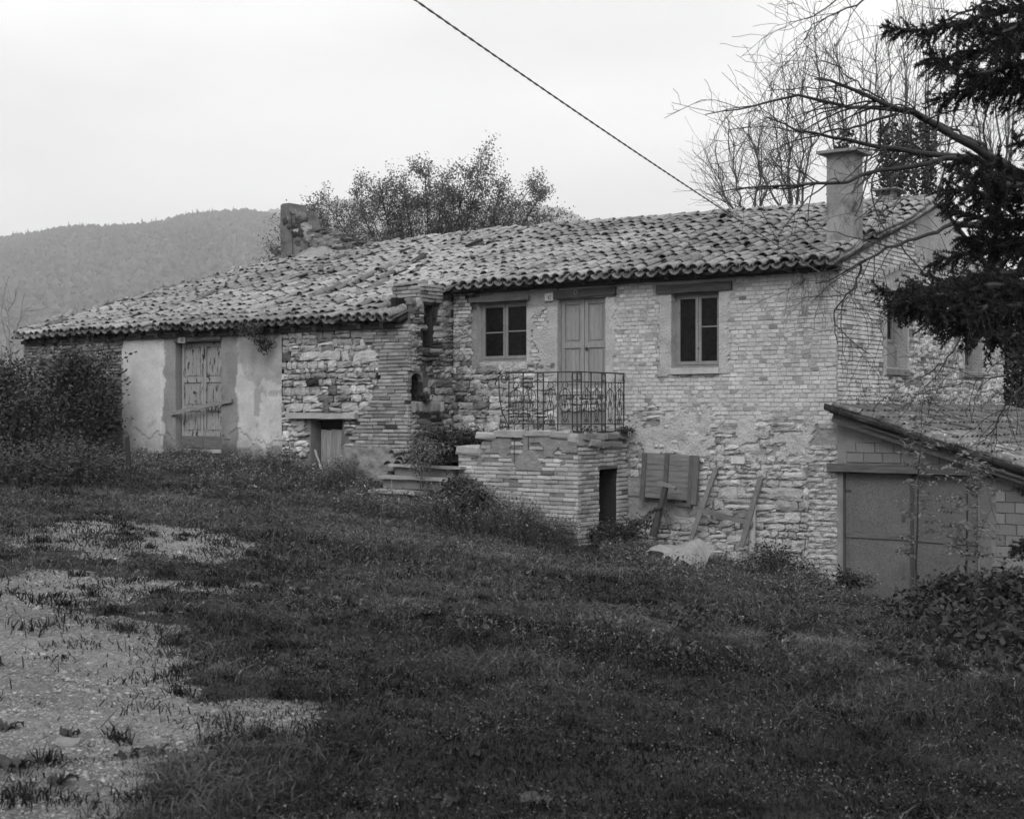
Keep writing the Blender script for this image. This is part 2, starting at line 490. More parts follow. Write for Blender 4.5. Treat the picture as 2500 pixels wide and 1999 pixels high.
# gravel patches, outlined on the ground where the photograph shows them
_q = lambda L: [(x / 1.7248, 1150 + y / 1.7248) for x, y in L]
GRAVEL = [
    _q([(40, 300), (150, 245), (250, 205), (400, 198), (560, 185), (640, 215), (760, 240), (870, 238), (1000, 285), (1100, 320), (1080, 350), (960, 388), (800, 398), (650, 352), (560, 330), (450, 402), (380, 360), (330, 325), (150, 310)]),
    _q([(-400, 470), (0, 450), (150, 412), (400, 428), (640, 455), (900, 465), (1120, 478), (1300, 500), (1230, 512), (850, 522), (640, 530), (560, 575), (300, 560), (0, 575), (-400, 580)]),
    _q([(-600, 560), (0, 560), (230, 565), (500, 585), (690, 625), (800, 670), (725, 720), (715, 765), (835, 835), (860, 850), (800, 905), (770, 975), (950, 985), (1060, 965), (1220, 975), (1345, 1010), (1320, 1065), (1150, 1085), (900, 1110), (790, 1125), (760, 1190), (740, 1240), (650, 1300), (590, 1380), (530, 1464), (430, 1700), (-600, 1900)]),
]
def gravel_mask(x, y):
    x = np.asarray(x, float); y = np.asarray(y, float)
    P = np.stack([x.ravel(), y.ravel(), ground_z(x, y).ravel()], 1)
    u, v, d = proj(P)
    j = (fbm(x.ravel() * 2.2, y.ravel() * 2.2, 17, 3) - 0.5)
    k = (fbm(x.ravel() * 2.2, y.ravel() * 2.2, 29, 3) - 0.5)
    u = u + j * 110; v = v + k * 60 * np.clip((v - 1000) / 500, 0.3, 2)
    m = np.zeros(u.shape, bool)
    for pl in GRAVEL: m |= in_poly(u, v, pl)
    m &= d > 1.0
    return m.reshape(x.shape)

# ------------------------------------------------------------------ ground sheet
def grid_axis(lo, hi, step, far):
    core = np.arange(lo, hi + 1e-6, step)
    out_, s = [], step
    p = hi
    while p < far:
        s *= 1.28; p += s; out_.append(p)
    o2, s, p = [], step, lo
    while p > -far:
        s *= 1.28; p -= s; o2.append(p)
    return np.array(o2[::-1] + list(core) + out_)
def ground_material():
    m = bpy.data.materials.new('grassy_ground'); m.use_nodes = True
    nt = m.node_tree; nt.nodes.clear(); L = nt.links.new
    out = nd(nt, 'ShaderNodeOutputMaterial'); bs = nd(nt, 'ShaderNodeBsdfPrincipled')
    bs.inputs['Roughness'].default_value = 0.95; bs.inputs['Specular IOR Level'].default_value = 0.1
    geo = nd(nt, 'ShaderNodeNewGeometry')
    def noise(sc, det=5.0, r=0.6):
        n = nd(nt, 'ShaderNodeTexNoise'); n.inputs['Scale'].default_value = sc; n.inputs['Detail'].default_value = det
        n.inputs['Roughness'].default_value = r; L(geo.outputs['Position'], n.inputs['Vector']); return n.outputs['Fac']
    def mr(x, a, b, c, d):
        n = nd(nt, 'ShaderNodeMapRange'); 
        for k, v in zip(('From Min', 'From Max', 'To Min', 'To Max'), (a, b, c, d)): n.inputs[k].default_value = v
        L(x, n.inputs['Value']); return n.outputs[0]
    def mth(op, a, b):
        n = nd(nt, 'ShaderNodeMath', operation=op)
        for i, x in enumerate((a, b)):
            if isinstance(x, (int, float)): n.inputs[i].default_value = x
            else: L(x, n.inputs[i])
        return n.outputs[0]
    at_ = nd(nt, 'ShaderNodeAttribute'); at_.attribute_name = 'gravel'
    k = mr(mth('ADD', at_.outputs['Fac'], mth('MULTIPLY', mth('SUBTRACT', noise(7), 0.5), 1.3)), 0.35, 0.65, 0.0, 1.0)
    soil = mth('MULTIPLY', mr(noise(2.0), 0.3, 0.7, 0.020, 0.036), mr(noise(60, 4, 0.75), 0.35, 0.65, 0.35, 1.7))
    vor = nd(nt, 'ShaderNodeTexVoronoi'); vor.inputs['Scale'].default_value = 95; L(geo.outputs['Position'], vor.inputs['Vector'])
    grv = mth('MULTIPLY', mr(noise(0.9), 0.3, 0.7, 0.125, 0.235), mr(vor.outputs['Color'], 0.0, 1.0, 0.5, 1.45))
    grv = mth('MULTIPLY', grv, mr(noise(14, 3), 0.35, 0.65, 0.75, 1.1))
    mx = nd(nt, 'ShaderNodeMix', data_type='FLOAT'); L(k, mx.inputs['Factor']); L(soil, mx.inputs['A']); L(grv, mx.inputs['B'])
    cc = nd(nt, 'ShaderNodeCombineColor')
    for i in range(3): L(mx.outputs['Result'], cc.inputs[i])
    L(cc.outputs[0], bs.inputs['Base Color'])
    bp = nd(nt, 'ShaderNodeBump'); bp.inputs['Strength'].default_value = 0.8; bp.inputs['Distance'].default_value = 0.015
    L(mth('ADD', mth('MULTIPLY', vor.outputs['Distance'], -1.0), noise(25)), bp.inputs['Height']); L(bp.outputs[0], bs.inputs['Normal'])
    L(bs.outputs[0], out.inputs[0])
    return m
gx = grid_axis(-16, 13, 0.13, 11000); gy = grid_axis(-21, -1, 0.13, 11000)
GX, GY = np.meshgrid(gx, gy)
GZ = ground_z(GX, GY)
nx_, ny_ = len(gx), len(gy)
gi = (np.arange(ny_ - 1)[:, None] * nx_ + np.arange(nx_ - 1)[None, :]).ravel()
gq = np.stack([gi, gi + 1, gi + nx_ + 1, gi + nx_], 1)
ground = link('ground', np_mesh('ground', np.stack([GX, GY, GZ], -1).reshape(-1, 3), gq, smooth=True,
              extra={'gravel': ('POINT', gravel_mask(GX, GY).ravel().astype(float))}), ground_material())
tag(ground, kind='structure')

# ------------------------------------------------------------------ far hills
def hill(name, prof, r0, r1, r2, u0, u1, nu, nr, seed, z0=-1.6, rough=0.0):
    us = np.linspace(u0, u1, nu); rs = np.concatenate([np.linspace(r0, r1, nr), np.linspace(r1 * 1.03, r2, 10)])
    px, pz = zip(*prof)
    U, R = np.meshgrid(us, rs)
    top = (1000 - np.interp(U, px, pz)) / F * r1
    k = np.where(R <= r1, sstep(r0, r1 * 1.05, R) * 1.0, 1 - 0.75 * sstep(r1, r2, R))
    k = k / sstep(r0, r1 * 1.05, np.array([r1]))[0]
    H = top * k * (1 + (fbm(U * 0.006, R * 0.0024, seed, 3) - 0.5) * 0.25 * (1 - sstep(r1 * 0.8, r1, R)))
    A = (U - 1250) / F
    X = CAM[0] + R * (-SN + CS * A); Y = CAM[1] + R * (CS + SN * A)
    Z = z0 - 2 + H + rough * (fbm(U * 0.13, R * 0.02, seed + 3, 3) - 0.5) * 2
    n2 = len(us)
    i = (np.arange(len(rs) - 1)[:, None] * n2 + np.arange(n2 - 1)[None, :]).ravel()
    Q = np.stack([i, i + 1, i + n2 + 1, i + n2], 1)
    o = link(name, np_mesh(name, np.stack([X, Y, Z], -1).reshape(-1, 3), Q, smooth=True), M_HILL)
    tag(o, kind='structure')
    def hz(u, r):
        top = (1000 - np.interp(u, px, pz)) / F * r1
        k = np.where(r <= r1, sstep(r0, r1 * 1.05, r), 1 - 0.75 * sstep(r1, r2, r)) / sstep(r0, r1 * 1.05, np.array([r1]))[0]
        H = top * k * (1 + (fbm(u * 0.006, r * 0.0024, seed, 3) - 0.5) * 0.25 * (1 - sstep(r1 * 0.8, r1, r)))
        return z0 - 2 + H
    return hz
def forest(name, hz, n, r0, r1, u0, u1, hmin, hmax, seed):
    g = np.random.default_rng(seed)
    u = g.uniform(u0, u1, n); r = np.sqrt(g.uniform(r0 ** 2, r1 ** 2, n))
    a = (u - 1250) / F
    x = CAM[0] + r * (-SN + CS * a); y = CAM[1] + r * (CS + SN * a); z = hz(u, r)
    h = g.uniform(hmin, hmax, n); con = g.random(n) < 0.05
    h = np.where(con, h * 1.25, h); wd = np.where(con, h * 0.2, h * g.uniform(0.38, 0.6, n))
    ns = 4
    prof_b = [(0.0, 0.8), (0.5, 1.0), (0.97, 0.18)]
    prof_c = [(0.0, 0.9), (0.4, 0.75), (1.2, 0.04)]
    V = np.zeros((n, 3, ns, 3))
    for k in range(3):
        zz = np.where(con, prof_c[k][0], prof_b[k][0]) * h
        rr = np.where(con, prof_c[k][1], prof_b[k][1]) * wd
        ang = np.arange(ns) / ns * 2 * np.pi
        jr = g.uniform(0.65, 1.3, (n, ns))
        V[:, k, :, 0] = x[:, None] + rr[:, None] * jr * np.cos(ang)
        V[:, k, :, 1] = y[:, None] + rr[:, None] * jr * np.sin(ang)
        V[:, k, :, 2] = (z + zz)[:, None] + g.uniform(-0.08, 0.08, (n, ns)) * h[:, None]
    base = np.arange(n)[:, None, None] * (3 * ns) + np.arange(2)[None, :, None] * ns
    j = np.arange(ns)[None, None, :]; j2 = (j + 1) % ns
    Q = np.stack([base + j, base + j2, base + ns + j2, base + ns + j], -1).reshape(-1, 4)
    tone = np.repeat(g.uniform(-0.5, 0.6, n), 2 * ns)
    o = link(name, np_mesh(name, V.reshape(-1, 3), Q, tone), M_FOREST)
    return o
hzA = hill('hill', [(-900, 640), (-300, 600), (0, 592), (110, 578), (220, 570), (340, 568), (390, 556), (440, 538), (520, 530), (600, 525), (700, 540), (900, 580), (1300, 660), (1700, 760), (2200, 830)],
           1050, 2750, 4000, -900, 2200, 120, 50, 3)
hzB = hill('far_hill', [(-900, 640), (0, 600), (300, 610), (500, 566), (600, 528), (680, 508), (800, 492), (930, 482), (1060, 488), (1180, 492), (1290, 498), (1370, 510), (1440, 540), (1560, 610), (1800, 700), (2400, 800)],
           2700, 4100, 5800, -900, 2400, 620, 40, 8, rough=9.0)
fo = forest('forest', hzA, 15500, 1250, 2800, -500, 1250, 7, 15, 5)
tag(fo, 'hazy wood covering the near hillside on the left', 'forest', kind='stuff')

# the air: one even haze round the whole place
hz_me = MB().box(-10500, 10500, -10500, 10500, -40, 1150).mesh('haze')
hm = bpy.data.materials.new('haze_air'); hm.use_nodes = True
hm.node_tree.nodes.clear()
ho = nd(hm.node_tree, 'ShaderNodeOutputMaterial'); hv = nd(hm.node_tree, 'ShaderNodeVolumePrincipled')
hv.inputs['Color'].default_value = (0.95, 0.95, 0.95, 1); hv.inputs['Density'].default_value = 0.00022
hv.inputs['Anisotropy'].default_value = 0.0
hm.node_tree.links.new(hv.outputs[0], ho.inputs['Volume'])
haze = link('haze', hz_me, hm)
tag(haze, 'thin grey haze hanging over the hills and yard', 'haze', kind='stuff')

# ------------------------------------------------------------------ masonry pieces
def brick_template(w, h, ch, seed, jit=0.0025):
    g = np.random.default_rng(seed)
    cx, cz = ch / w, ch / h
    ring = lambda sx, sz, y: [(-sx, y, -sz), (sx, y, -sz), (sx, y, sz), (-sx, y, sz)]
    V = np.array(ring(0.5 - cx, 0.5 - cz, -0.5) + ring(0.5, 0.5, -0.42) + ring(0.5, 0.5, 0.5))
    V[:8] += g.uniform(-1, 1, (8, 3)) * np.array([jit / w, 0.02, jit / h])
    Q = [(0, 1, 2, 3)]
    for b in (0, 4):
        for i in range(4):
            j = (i + 1) % 4
            Q.append((b + i, b + 4 + i, b + 4 + j, b + j))
    return V, np.array(Q)
def stone_template(seed):
    g = np.random.default_rng(seed)
    n = 4
    V = []
    for j in range(n):
        for i in range(n):
            a, h = i / (n - 1) - 0.5, j / (n - 1) - 0.5
            edge = i in (0, n - 1) or j in (0, n - 1)
            corner = i in (0, n - 1) and j in (0, n - 1)
            k = g.uniform(0.86, 1.0) if corner else 1.0
            y = -0.36 + g.uniform(-0.12, 0.14) if edge else -0.5 + g.uniform(-0.12, 0.14)
            V.append((a * k + g.uniform(-0.075, 0.075), y, h * k + g.uniform(-0.10, 0.10)))
    V = np.array(V)
    rim = [0, 1, 2, 3, 7, 11, 15, 14, 13, 12, 8, 4]
    B = V[rim].copy(); B[:, 1] = 0.5
    Q = [(j * n + i, j * n + i + 1, (j + 1) * n + i + 1, (j + 1) * n + i) for j in range(n - 1) for i in range(n - 1)]
    m = len(rim)
    for i in range(m):
        j = (i + 1) % m
        Q.append((rim[i], n * n + i, n * n + j, rim[j]))
    return np.vstack([V, B]), np.array(Q)
def tile_template(kind, seed, r0=0.102, r1=0.078, ln=0.48, th=0.016):
    g = np.random.default_rng(seed)
    ns = 7
    ang = np.linspace(math.radians(6), math.radians(174), ns)
    V = []; Q = []
    def ring(r, y):
        return [(-r * math.cos(a), y, r * 0.92 * math.sin(a)) for a in ang]
    r0 = r0 * g.uniform(0.94, 1.06); r1 = r1 * g.uniform(0.95, 1.05)
    A = ring(r0, 0); B = ring(r1, ln); C = ring(r0 - th, 0); Dn = ring(r1 - th, ln)
    V = A + B + C + Dn + A + C                   # separate rim verts keep the mouth crisp
    for i in range(ns - 1):
        Q.append((i, i + 1, ns + i + 1, ns + i))
        Q.append((2 * ns + i + 1, 2 * ns + i, 3 * ns + i, 3 * ns + i + 1))
        Q.append((4 * ns + i + 1, 4 * ns + i, 5 * ns + i, 5 * ns + i + 1))
    Q.append((0, ns, 3 * ns, 2 * ns)); Q.append((ns - 1, 3 * ns - 1, 4 * ns - 1, 2 * ns - 1))
    V = np.array(V)
    V[:2 * ns] += g.normal(0, 0.0015, (2 * ns, 3))
    if kind == 'channel':
        V[:, 2] = 0.085 - V[:, 2]
        Q = [tuple(reversed(q)) for q in Q]
    return V, np.array(Q)

class Pieces:
    """alike pieces of one thing: the 300 that show largest become objects, the rest one joined 'stuff' part"""
    def __init__(self, name, mat_, parent, templates, smooth=False, limit=300, restname=None):
        self.name, self.mat, self.parent, self.smooth, self.limit = name, mat_, parent, smooth, limit
        self.tmp = templates; self.items = []
        self.restname = restname or name + '_field'
    def add(self, M, tone=0.0, size=None, t=None):
        t = random.randrange(len(self.tmp)) if t is None else t
        M = np.asarray(M, float)
        P = M[:3, 3]
        u, v, d = proj(P)
        if size is None:
            size = np.linalg.norm(M[:3, 0]) * np.linalg.norm(M[:3, 2])
        vis = size / max(d[0], 0.5) ** 2
        if not (-30 < u[0] < 2530 and -30 < v[0] < 2030): vis *= 1e-4
        self.items.append((vis, t, M, float(tone)))
    def finish(self):
        self.items.sort(key=lambda x: -x[0])
        mes = []
        for V, Q in self.tmp:
            me = np_mesh(self.name, V, Q, smooth=self.smooth)
            me.materials.append(self.mat)
            mes.append(me)
        for vis, t, M, tone in self.items[:self.limit]:
            o = bpy.data.objects.new(self.name, mes[t])
            COL.objects.link(o)
            o.parent = self.parent; o.matrix_parent_inverse = INV[self.parent.name]
            o.matrix_basis = Matrix(M.tolist())
            o['tone'] = tone
        rest = self.items[self.limit:]
        if rest:
            nm = NPM()
            for vis, t, M, tone in rest:
                V, Q = self.tmp[t]
                nm.add(V @ M[:3, :3].T + M[:3, 3], Q, tone)
            nm.build(self.restname, self.mat, self.parent, 'stuff', self.smooth)

def M_front(a, h, w, hh, out, Y0, dep=0.08, rot=0.0):
    """piece on a wall facing -Y at plane Y0; out = how far its face stands proud"""
    c, s = math.cos(rot), math.sin(rot)
    R = np.array([[c * w, 0, -s * hh], [0, dep, 0], [s * w, 0, c * hh]])
    M = np.eye(4); M[:3, :3] = R; M[:3, 3] = (a, Y0 - out + dep / 2, h); return M
def M_side(a, h, w, hh, out, X0, dep=0.08, rot=0.0):
    """piece on a wall facing +X at plane X0; a runs along +Y"""
    c, s = math.cos(rot), math.sin(rot)
    R = np.array([[0, -dep, 0], [c * w, 0, -s * hh], [s * w, 0, c * hh]])
    M = np.eye(4); M[:3, :3] = R; M[:3, 3] = (X0 + out - dep / 2, a, h); return M

def lay(pieces, Mf, plane, a0, a1, h0, h1, ch, bl, pred, out=0.01, oj=0.006, hj=0.06, joint=0.009, tonesd=0.1, dark=0.06, alt=True, holes=(), dep=0.08, wave=0.0, miss=0.0, tonef=None):
    """brick courses"""
    nrow = int(round((h1 - h0) / ch))
    for r in range(nrow):
        h = h0 + (r + 0.5) * ch
        a = a0 - (random.random() * bl if not alt else (r % 2) * bl / 2) - random.uniform(0, 0.02)
        while a < a1:
            L = bl * random.uniform(1 - hj, 1 + hj)
            x0, x1 = max(a, a0), min(a + L, a1)
            a += L
            w = x1 - x0 - joint
            if w < 0.03: continue
            c = (x0 + x1) / 2
            if random.random() < miss or not pred(c, h): continue
            if any(c + w / 2 > q[0] and c - w / 2 < q[1] and h + ch * 0.4 > q[2] and h - ch * 0.4 < q[3] for q in holes): continue
            tone = random.gauss(0, tonesd) + (tonef(c, h) if tonef else 0.0)
            if random.random() < dark: tone -= random.uniform(0.25, 0.5)
            dz = wave * math.sin(c * 1.7 + r * 0.35)
            pieces.add(Mf(c, h + dz, w, ch - joint * random.uniform(0.8, 1.5), out + random.uniform(-oj, oj), plane, dep, random.gauss(0, 0.006)), tone)
def rubble(pieces, Mf, plane, a0, a1, h0, h1, pred, hmin=0.07, hmax=0.16, wmin=0.12, wmax=0.42, out=0.025, oj=0.015, joint=0.012, tonesd=0.16, holes=(), dep=0.11, smallp=0.25, tonef=None):
    """roughly coursed rubble"""
    h = h0
    while h < h1:
        H = random.uniform(hmin, hmax)
        a = a0 - random.uniform(0, 0.2)
        while a < a1:
            W = (wmin + (wmax - wmin) * random.random() ** 1.5) * (0.65 + 0.75 * (H - hmin) / (hmax - hmin))
            subs = [(h, H)]
            if H > 0.115 and random.random() < smallp:
                k = random.uniform(0.4, 0.6); subs = [(h, H * k), (h + H * k, H * (1 - k))]
            for hb, hh in subs:
                n = 2 if (len(subs) == 2 and random.random() < 0.35) else 1
                for q in range(n):
                    x0, x1 = a + W * q / n, a + W * (q + 1) / n
                    x0, x1 = max(x0, a0), min(x1, a1)
                    w = x1 - x0 - joint
                    if w < 0.035: continue
                    c, hc = (x0 + x1) / 2, hb + hh / 2 + 0.018 * math.sin(1.3 * x0 + h * 3) + random.gauss(0, 0.006)
                    if not pred(c, hc): continue
                    if any(c + w / 2 > z[0] and c - w / 2 < z[1] and hc + hh * 0.45 > z[2] and hc - hh * 0.45 < z[3] for z in holes): continue
                    pieces.add(Mf(c, hc, w * random.uniform(0.99, 1.07), (hh - joint) * random.uniform(0.94, 1.10), out + random.uniform(-oj, oj), plane, dep, random.gauss(0, 0.045)), random.gauss(0, tonesd) + (tonef(c, hc) if tonef else 0.0))
            a += W
        h += H

def wall_sheet(name, mapf, a0, a1, h0, h1, holes, outf, tonef, step, mat_, parent, reveal=0.22, topf=None, revtone=0.0):
    """wall face as a fine sheet with real openings and reveals; mapf(a, h, out) -> xyz"""
    A = np.unique(np.round(np.concatenate([np.arange(a0, a1, step), [a1]] + [[q[0], q[1]] for q in holes]), 4))
    H = np.unique(np.round(np.concatenate([np.arange(h0, h1, step), [h1]] + [[q[2], q[3]] for q in holes]), 4))
    A = A[(A >= a0) & (A <= a1)]; H = H[(H >= h0) & (H <= h1)]
    AA, HH = np.meshgrid(A, H)
    out_ = outf(AA, HH)
    tone = tonef(AA, HH)
    Hc = HH if topf is None else np.minimum(HH, topf(AA))
    for q in holes:                                # keep opening edges straight
        e = 0.02
        near = (AA > q[0] - e) & (AA < q[1] + e) & (HH > q[2] - e) & (HH < q[3] + e)
        out_ = np.where(near, np.maximum(out_, 0.0), out_)
    V = mapf(AA.ravel(), Hc.ravel(), out_.ravel())
    na, nh = len(A), len(H)
    ca = (A[:-1] + A[1:]) / 2; chh = (H[:-1] + H[1:]) / 2
    CA, CH = np.meshgrid(ca, chh)
    keep = np.ones(CA.shape, bool)
    for q in holes: keep &= ~((CA > q[0]) & (CA < q[1]) & (CH > q[2]) & (CH < q[3]))
    if topf is not None: keep &= (CH - step * 0.5) < topf(CA)
    i = (np.arange(nh - 1)[:, None] * na + np.arange(na - 1)[None, :])[keep]
    Q = np.stack([i, i + 1, i + na + 1, i + na], 1)
    vt = tone.ravel()
    Vs, Qs, Ts = [V], [Q], [vt]
    n = len(V)
    for q in holes:
        rv = q[4] if len(q) > 4 else reveal
        k = 6
        for (p, r) in (((q[0], q[2]), (q[0], q[3])), ((q[0], q[3]), (q[1], q[3])), ((q[1], q[3]), (q[1], q[2])), ((q[1], q[2]), (q[0], q[2]))):
            tt = np.linspace(0, 1, k)
            aa = p[0] + (r[0] - p[0]) * tt; hh = p[1] + (r[1] - p[1]) * tt
            o0 = np.maximum(outf(aa, hh), 0.0)
            P = np.concatenate([mapf(aa, hh, o0), mapf(aa, hh, np.full(k, -rv))])
            j = np.arange(k - 1)
            Vs.append(P); Qs.append(np.stack([j, j + k, j + k + 1, j + 1], 1) + n); n += 2 * k
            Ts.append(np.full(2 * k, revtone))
    me = np_mesh(name, np.concatenate(Vs), np.concatenate(Qs), np.concatenate(Ts), smooth=False, tone_dom='POINT')
    return link(name, me, mat_, parent)
FRONT = lambda Y0: (lambda a, h, o: np.stack([a, Y0 - o, h], -1))
SIDE = lambda X0: (lambda a, h, o: np.stack([X0 + o, a, h], -1))
# ================================================================== roof surface shared by the two wings
WY = -1.32                                   # front plane of the low wing (main front is Y = 0)
XJ = -7.885                                  # where the wing ends and the main house begins
def ridge_z(X): return np.interp(X, [-18, -17, -14, -10, -6, 0.3], [3.80, 3.84, 3.97, 4.02, 3.98, 3.88])
def x_left(Y): return -19.95 + 0.42 * (np.asarray(Y, float) + 1.6)
RY = 4.7
def zroof(X, Y):
    X = np.asarray(X, float); Y = np.asarray(Y, float)
    rz = ridge_z(X)
    zm = 2.33 + (Y + 0.27) * (rz - 2.33) / (RY + 0.27)
    zw = 1.68 + (Y + 1.6) * (rz - 1.68) / (RY + 1.6)
    w = sstep(-9.6, -7.6, X) * np.where(X < XJ, sstep(-1.5, 0.3, Y), 1.0)
    sag = (fbm(X * 0.35, Y * 0.35, 41, 2) - 0.5) * 0.22 * sstep(-1.6, 0.8, Y) * (1 - sstep(3.6, 4.7, Y))
    wave = (fbm(X * 0.9, Y * 0.4, 47, 2) - 0.5) * 0.11 * (1 - sstep(3.4, 4.6, Y))
    return zw * (1 - w) + zm * w + sag + wave
def roof_M(X, Y, lift, yaw=0.0, roll=0.0, pitch=0.0, sc=1.0):
    """frame of a tile lying down the slope: local +y runs up the roof"""
    p = math.atan2(float(zroof(X, Y + 0.2) - zroof(X, Y - 0.2)), 0.4) + pitch
    R = Matrix.Rotation(yaw, 3, 'Z') @ Matrix.Rotation(p, 3, 'X') @ Matrix.Rotation(roll, 3, 'Y')
    M = np.eye(4); M[:3, :3] = np.array(R) * sc
    M[:3, 3] = (X, Y, float(zroof(X, Y)) + lift); return M
COVER = [tile_template('cover', s) for s in range(5)]
CHAN = [tile_template('channel', 50 + s) for s in range(4)]
def roof_tone(X, Y):
    return float((fbm(np.array([X * 0.5]), np.array([Y * 0.5]), 77, 3)[0] - 0.5) * 1.1) + random.gauss(0, 0.14)
def tile_roof(covers, chans, xa, xb, y_eave, sp=0.235, ex=0.325, skip=None, wild=1.0):
    x = xa; c = 0
    while x < xb:
        y = y_eave + random.uniform(-0.015, 0.015); r = 0
        cx = random.uniform(-0.01, 0.01)
        while y < RY + 0.02:
            xx = x + cx + random.gauss(0, 0.012) * wild
            y += random.gauss(0, 0.018) * wild
            if xx > float(x_left(y)) + 0.1 and not (skip and skip(xx, y)):
                if random.random() > 0.022 * wild:
                    covers.add(roof_M(xx, y, 0.064 + random.uniform(-0.008, 0.016), random.gauss(0, 0.06) * wild, random.gauss(0, 0.09) * wild, random.gauss(-0.045, 0.02)), roof_tone(xx, y), 0.08)
                chans.add(roof_M(xx + sp / 2, y - 0.02, -0.005 + random.uniform(-0.004, 0.004), random.gauss(0, 0.02), 0, -0.03), roof_tone(xx, y) - 0.35, 0.05)  # channels toned down: dirt plus shade between covers, put into the colour
            y += ex * random.uniform(0.96, 1.04); r += 1
        x += sp; c += 1
def deck(name, parent, xa, xb, y0, n=40, flip=False):
    """closed slab of boards under the tiles, with the far slope of the roof"""
    xs = np.linspace(xa, xb, n)
    V = []; 
    for X in xs:
        yl = [y0, (y0 + RY) / 2, RY]
        top = [(max(X, float(x_left(y))), y, float(zroof(X, y)) - 0.015) for y in yl] + [(max(X, float(x_left(RY))), 9.2, float(ridge_z(X)) - 1.45)]
        bot = [(p[0], p[1], p[2] - 0.05) for p in top][::-1]
        V += top + bot
    m = 8; Q = []
    for i in range(n - 1):
        for k in range(m):
            k2 = (k + 1) % m
            Q.append((i * m + k, i * m + k2, (i + 1) * m + k2, (i + 1) * m + k))
    me = bpy.data.meshes.new(name)
    me.from_pydata(V, [], Q + [tuple(range(m)), tuple((n - 1) * m + k for k in range(m - 1, -1, -1))]); me.update()
    return link(name, me, M_ROOFDECK, parent)

# ================================================================== main farmhouse
farm = thing('farmhouse', 'two-storey farmhouse with pale brick upper wall, iron balcony door and tiled roof', 'farmhouse', (-4, 4, -2.8))
WA = (-7.267, -6.106, 0.90, 2.045)
WB = (-3.034, -2.115, 0.715, 2.016)
DR = (-5.416, -4.381, -0.30, 2.012)
def bnd(a): return -0.16 + 0.35 * (fbm(np.asarray(a) * 1.3, np.asarray(a) * 0, 5, 3) - 0.5) * 2
def ragged(a, h, s=0.10, seed=9): return (fbm(np.asarray(a) * 5, np.asarray(h) * 5, seed, 3) - 0.5) * 2 * s
def rectd(a, h, q):
    """signed distance (inside negative) to a rectangle"""
    dx = np.maximum(q[0] - a, a - q[1]); dz = np.maximum(q[2] - h, h - q[3])
    return np.maximum(dx, dz)
def plaster_main(a, h):
    a = np.asarray(a, float); h = np.asarray(h, float)
    r = ragged(a, h, 0.07)
    p = rectd(a, h, (-7.40, -6.0, 0.70, 2.2)) + r * 0.8 < 0
    p |= rectd(a, h, (-3.30, -1.93, 0.60, 2.12)) + r < 0
    p |= rectd(a, h, (-5.66, -5.38, -0.4, 2.15)) + r * 0.6 < 0
    p |= rectd(a, h, (-4.40, -4.20, -0.3, 2.0)) + r < 0
    p |= (rectd(a, h, (-6.0, -5.4, 0.2, 2.3)) + r < 0) & (fbm(a * 3, h * 3, 61, 3) > 0.47)
    p |= (a > -3.9) & (a < -0.45 + ragged(a, h, 0.2, 29)) & (np.abs(h + 0.42) < 0.28 + ragged(a, h, 0.55, 23)) & (fbm(a * 2.6, h * 3.2, 31, 4) > 0.47)
    p |= (a > -4.1) & (a < -2.3 + ragged(a, h, 0.5, 63)) & (h < -0.2 + ragged(a, h, 0.25, 65)) & (h > -0.9 + ragged(a, h, 0.4, 67)) & (fbm(a * 2.4, h * 2.8, 33, 4) > 0.48)
    return p
def is_brick_main(a, h):
    if a > -4.2: return h > float(bnd(a))
    if a > -5.5 and h > 1.95: return True
    if -6.05 < a < -5.4: return h > 0.45
    if a < -7.3: return h > 0.95
    return False
def out_main(a, h):
    n = fbm(a * 9, h * 9, 2, 3) - 0.5
    b = h > bnd(a)
    o = np.where(b & (a > -4.2), 0.004 + n * 0.026, -0.006 + n * 0.035)
    o = np.where((a < -5.4) & (h < 0.75), -0.012 + n * 0.03, o)
    o = np.where((h < -1.55) & (a < -0.5), -0.03 + n * 0.03, o)
    return np.where(plaster_main(a, h), np.where(h < 0.3, 0.024, 0.03) + n * np.where(h < 0.3, 0.03, 0.012), o)
def tone_main(a, h):
    t = (fbm(a * 1.2, h * 1.2, 12, 3) - 0.5) * 0.25
    p = plaster_main(a, h)
    t = np.where(p, t + 0.05, np.where(h < bnd(a), t - 0.30, t - 0.14))
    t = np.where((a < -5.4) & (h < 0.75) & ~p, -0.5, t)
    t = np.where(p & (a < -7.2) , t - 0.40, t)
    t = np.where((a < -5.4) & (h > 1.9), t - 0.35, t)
    soot = sstep(-7.1, -7.7, a) * sstep(1.1, 1.9, h + ragged(a, h, 0.3, 3))
    return t - 0.55 * soot
holes_m = [WA + (0.14,), WB + (0.14,), DR + (0.16,)]
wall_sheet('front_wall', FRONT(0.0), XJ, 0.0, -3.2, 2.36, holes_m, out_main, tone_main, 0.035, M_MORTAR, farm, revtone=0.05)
BT = [brick_template(0.137, 0.062, 0.006, s) for s in range(6)]
ST = [stone_template(100 + s) for s in range(12)]
brk = Pieces('brick', M_BRICK, farm, BT)
near_hole = [(q[0] - 0.03, q[1] + 0.03, q[2] - 0.03, q[3] + 0.03) for q in (WA, WB, DR)] + [(-5.5, -4.15, 1.98, 2.22), (-3.34, -1.86, 1.98, 2.2), (-7.45, -6.03, 1.99, 2.16)]
lay(brk, M_front, 0.0, XJ + 0.02, -0.01, -0.6, 2.30, 0.0715, 0.146, lambda a, h: is_brick_main(a, h) and not bool(plaster_main(a, h)), out=0.010, oj=0.006, joint=0.010, tonesd=0.09, dark=0.09, holes=near_hole, dep=0.06)
sto = Pieces('stone', M_STONE, farm, ST)
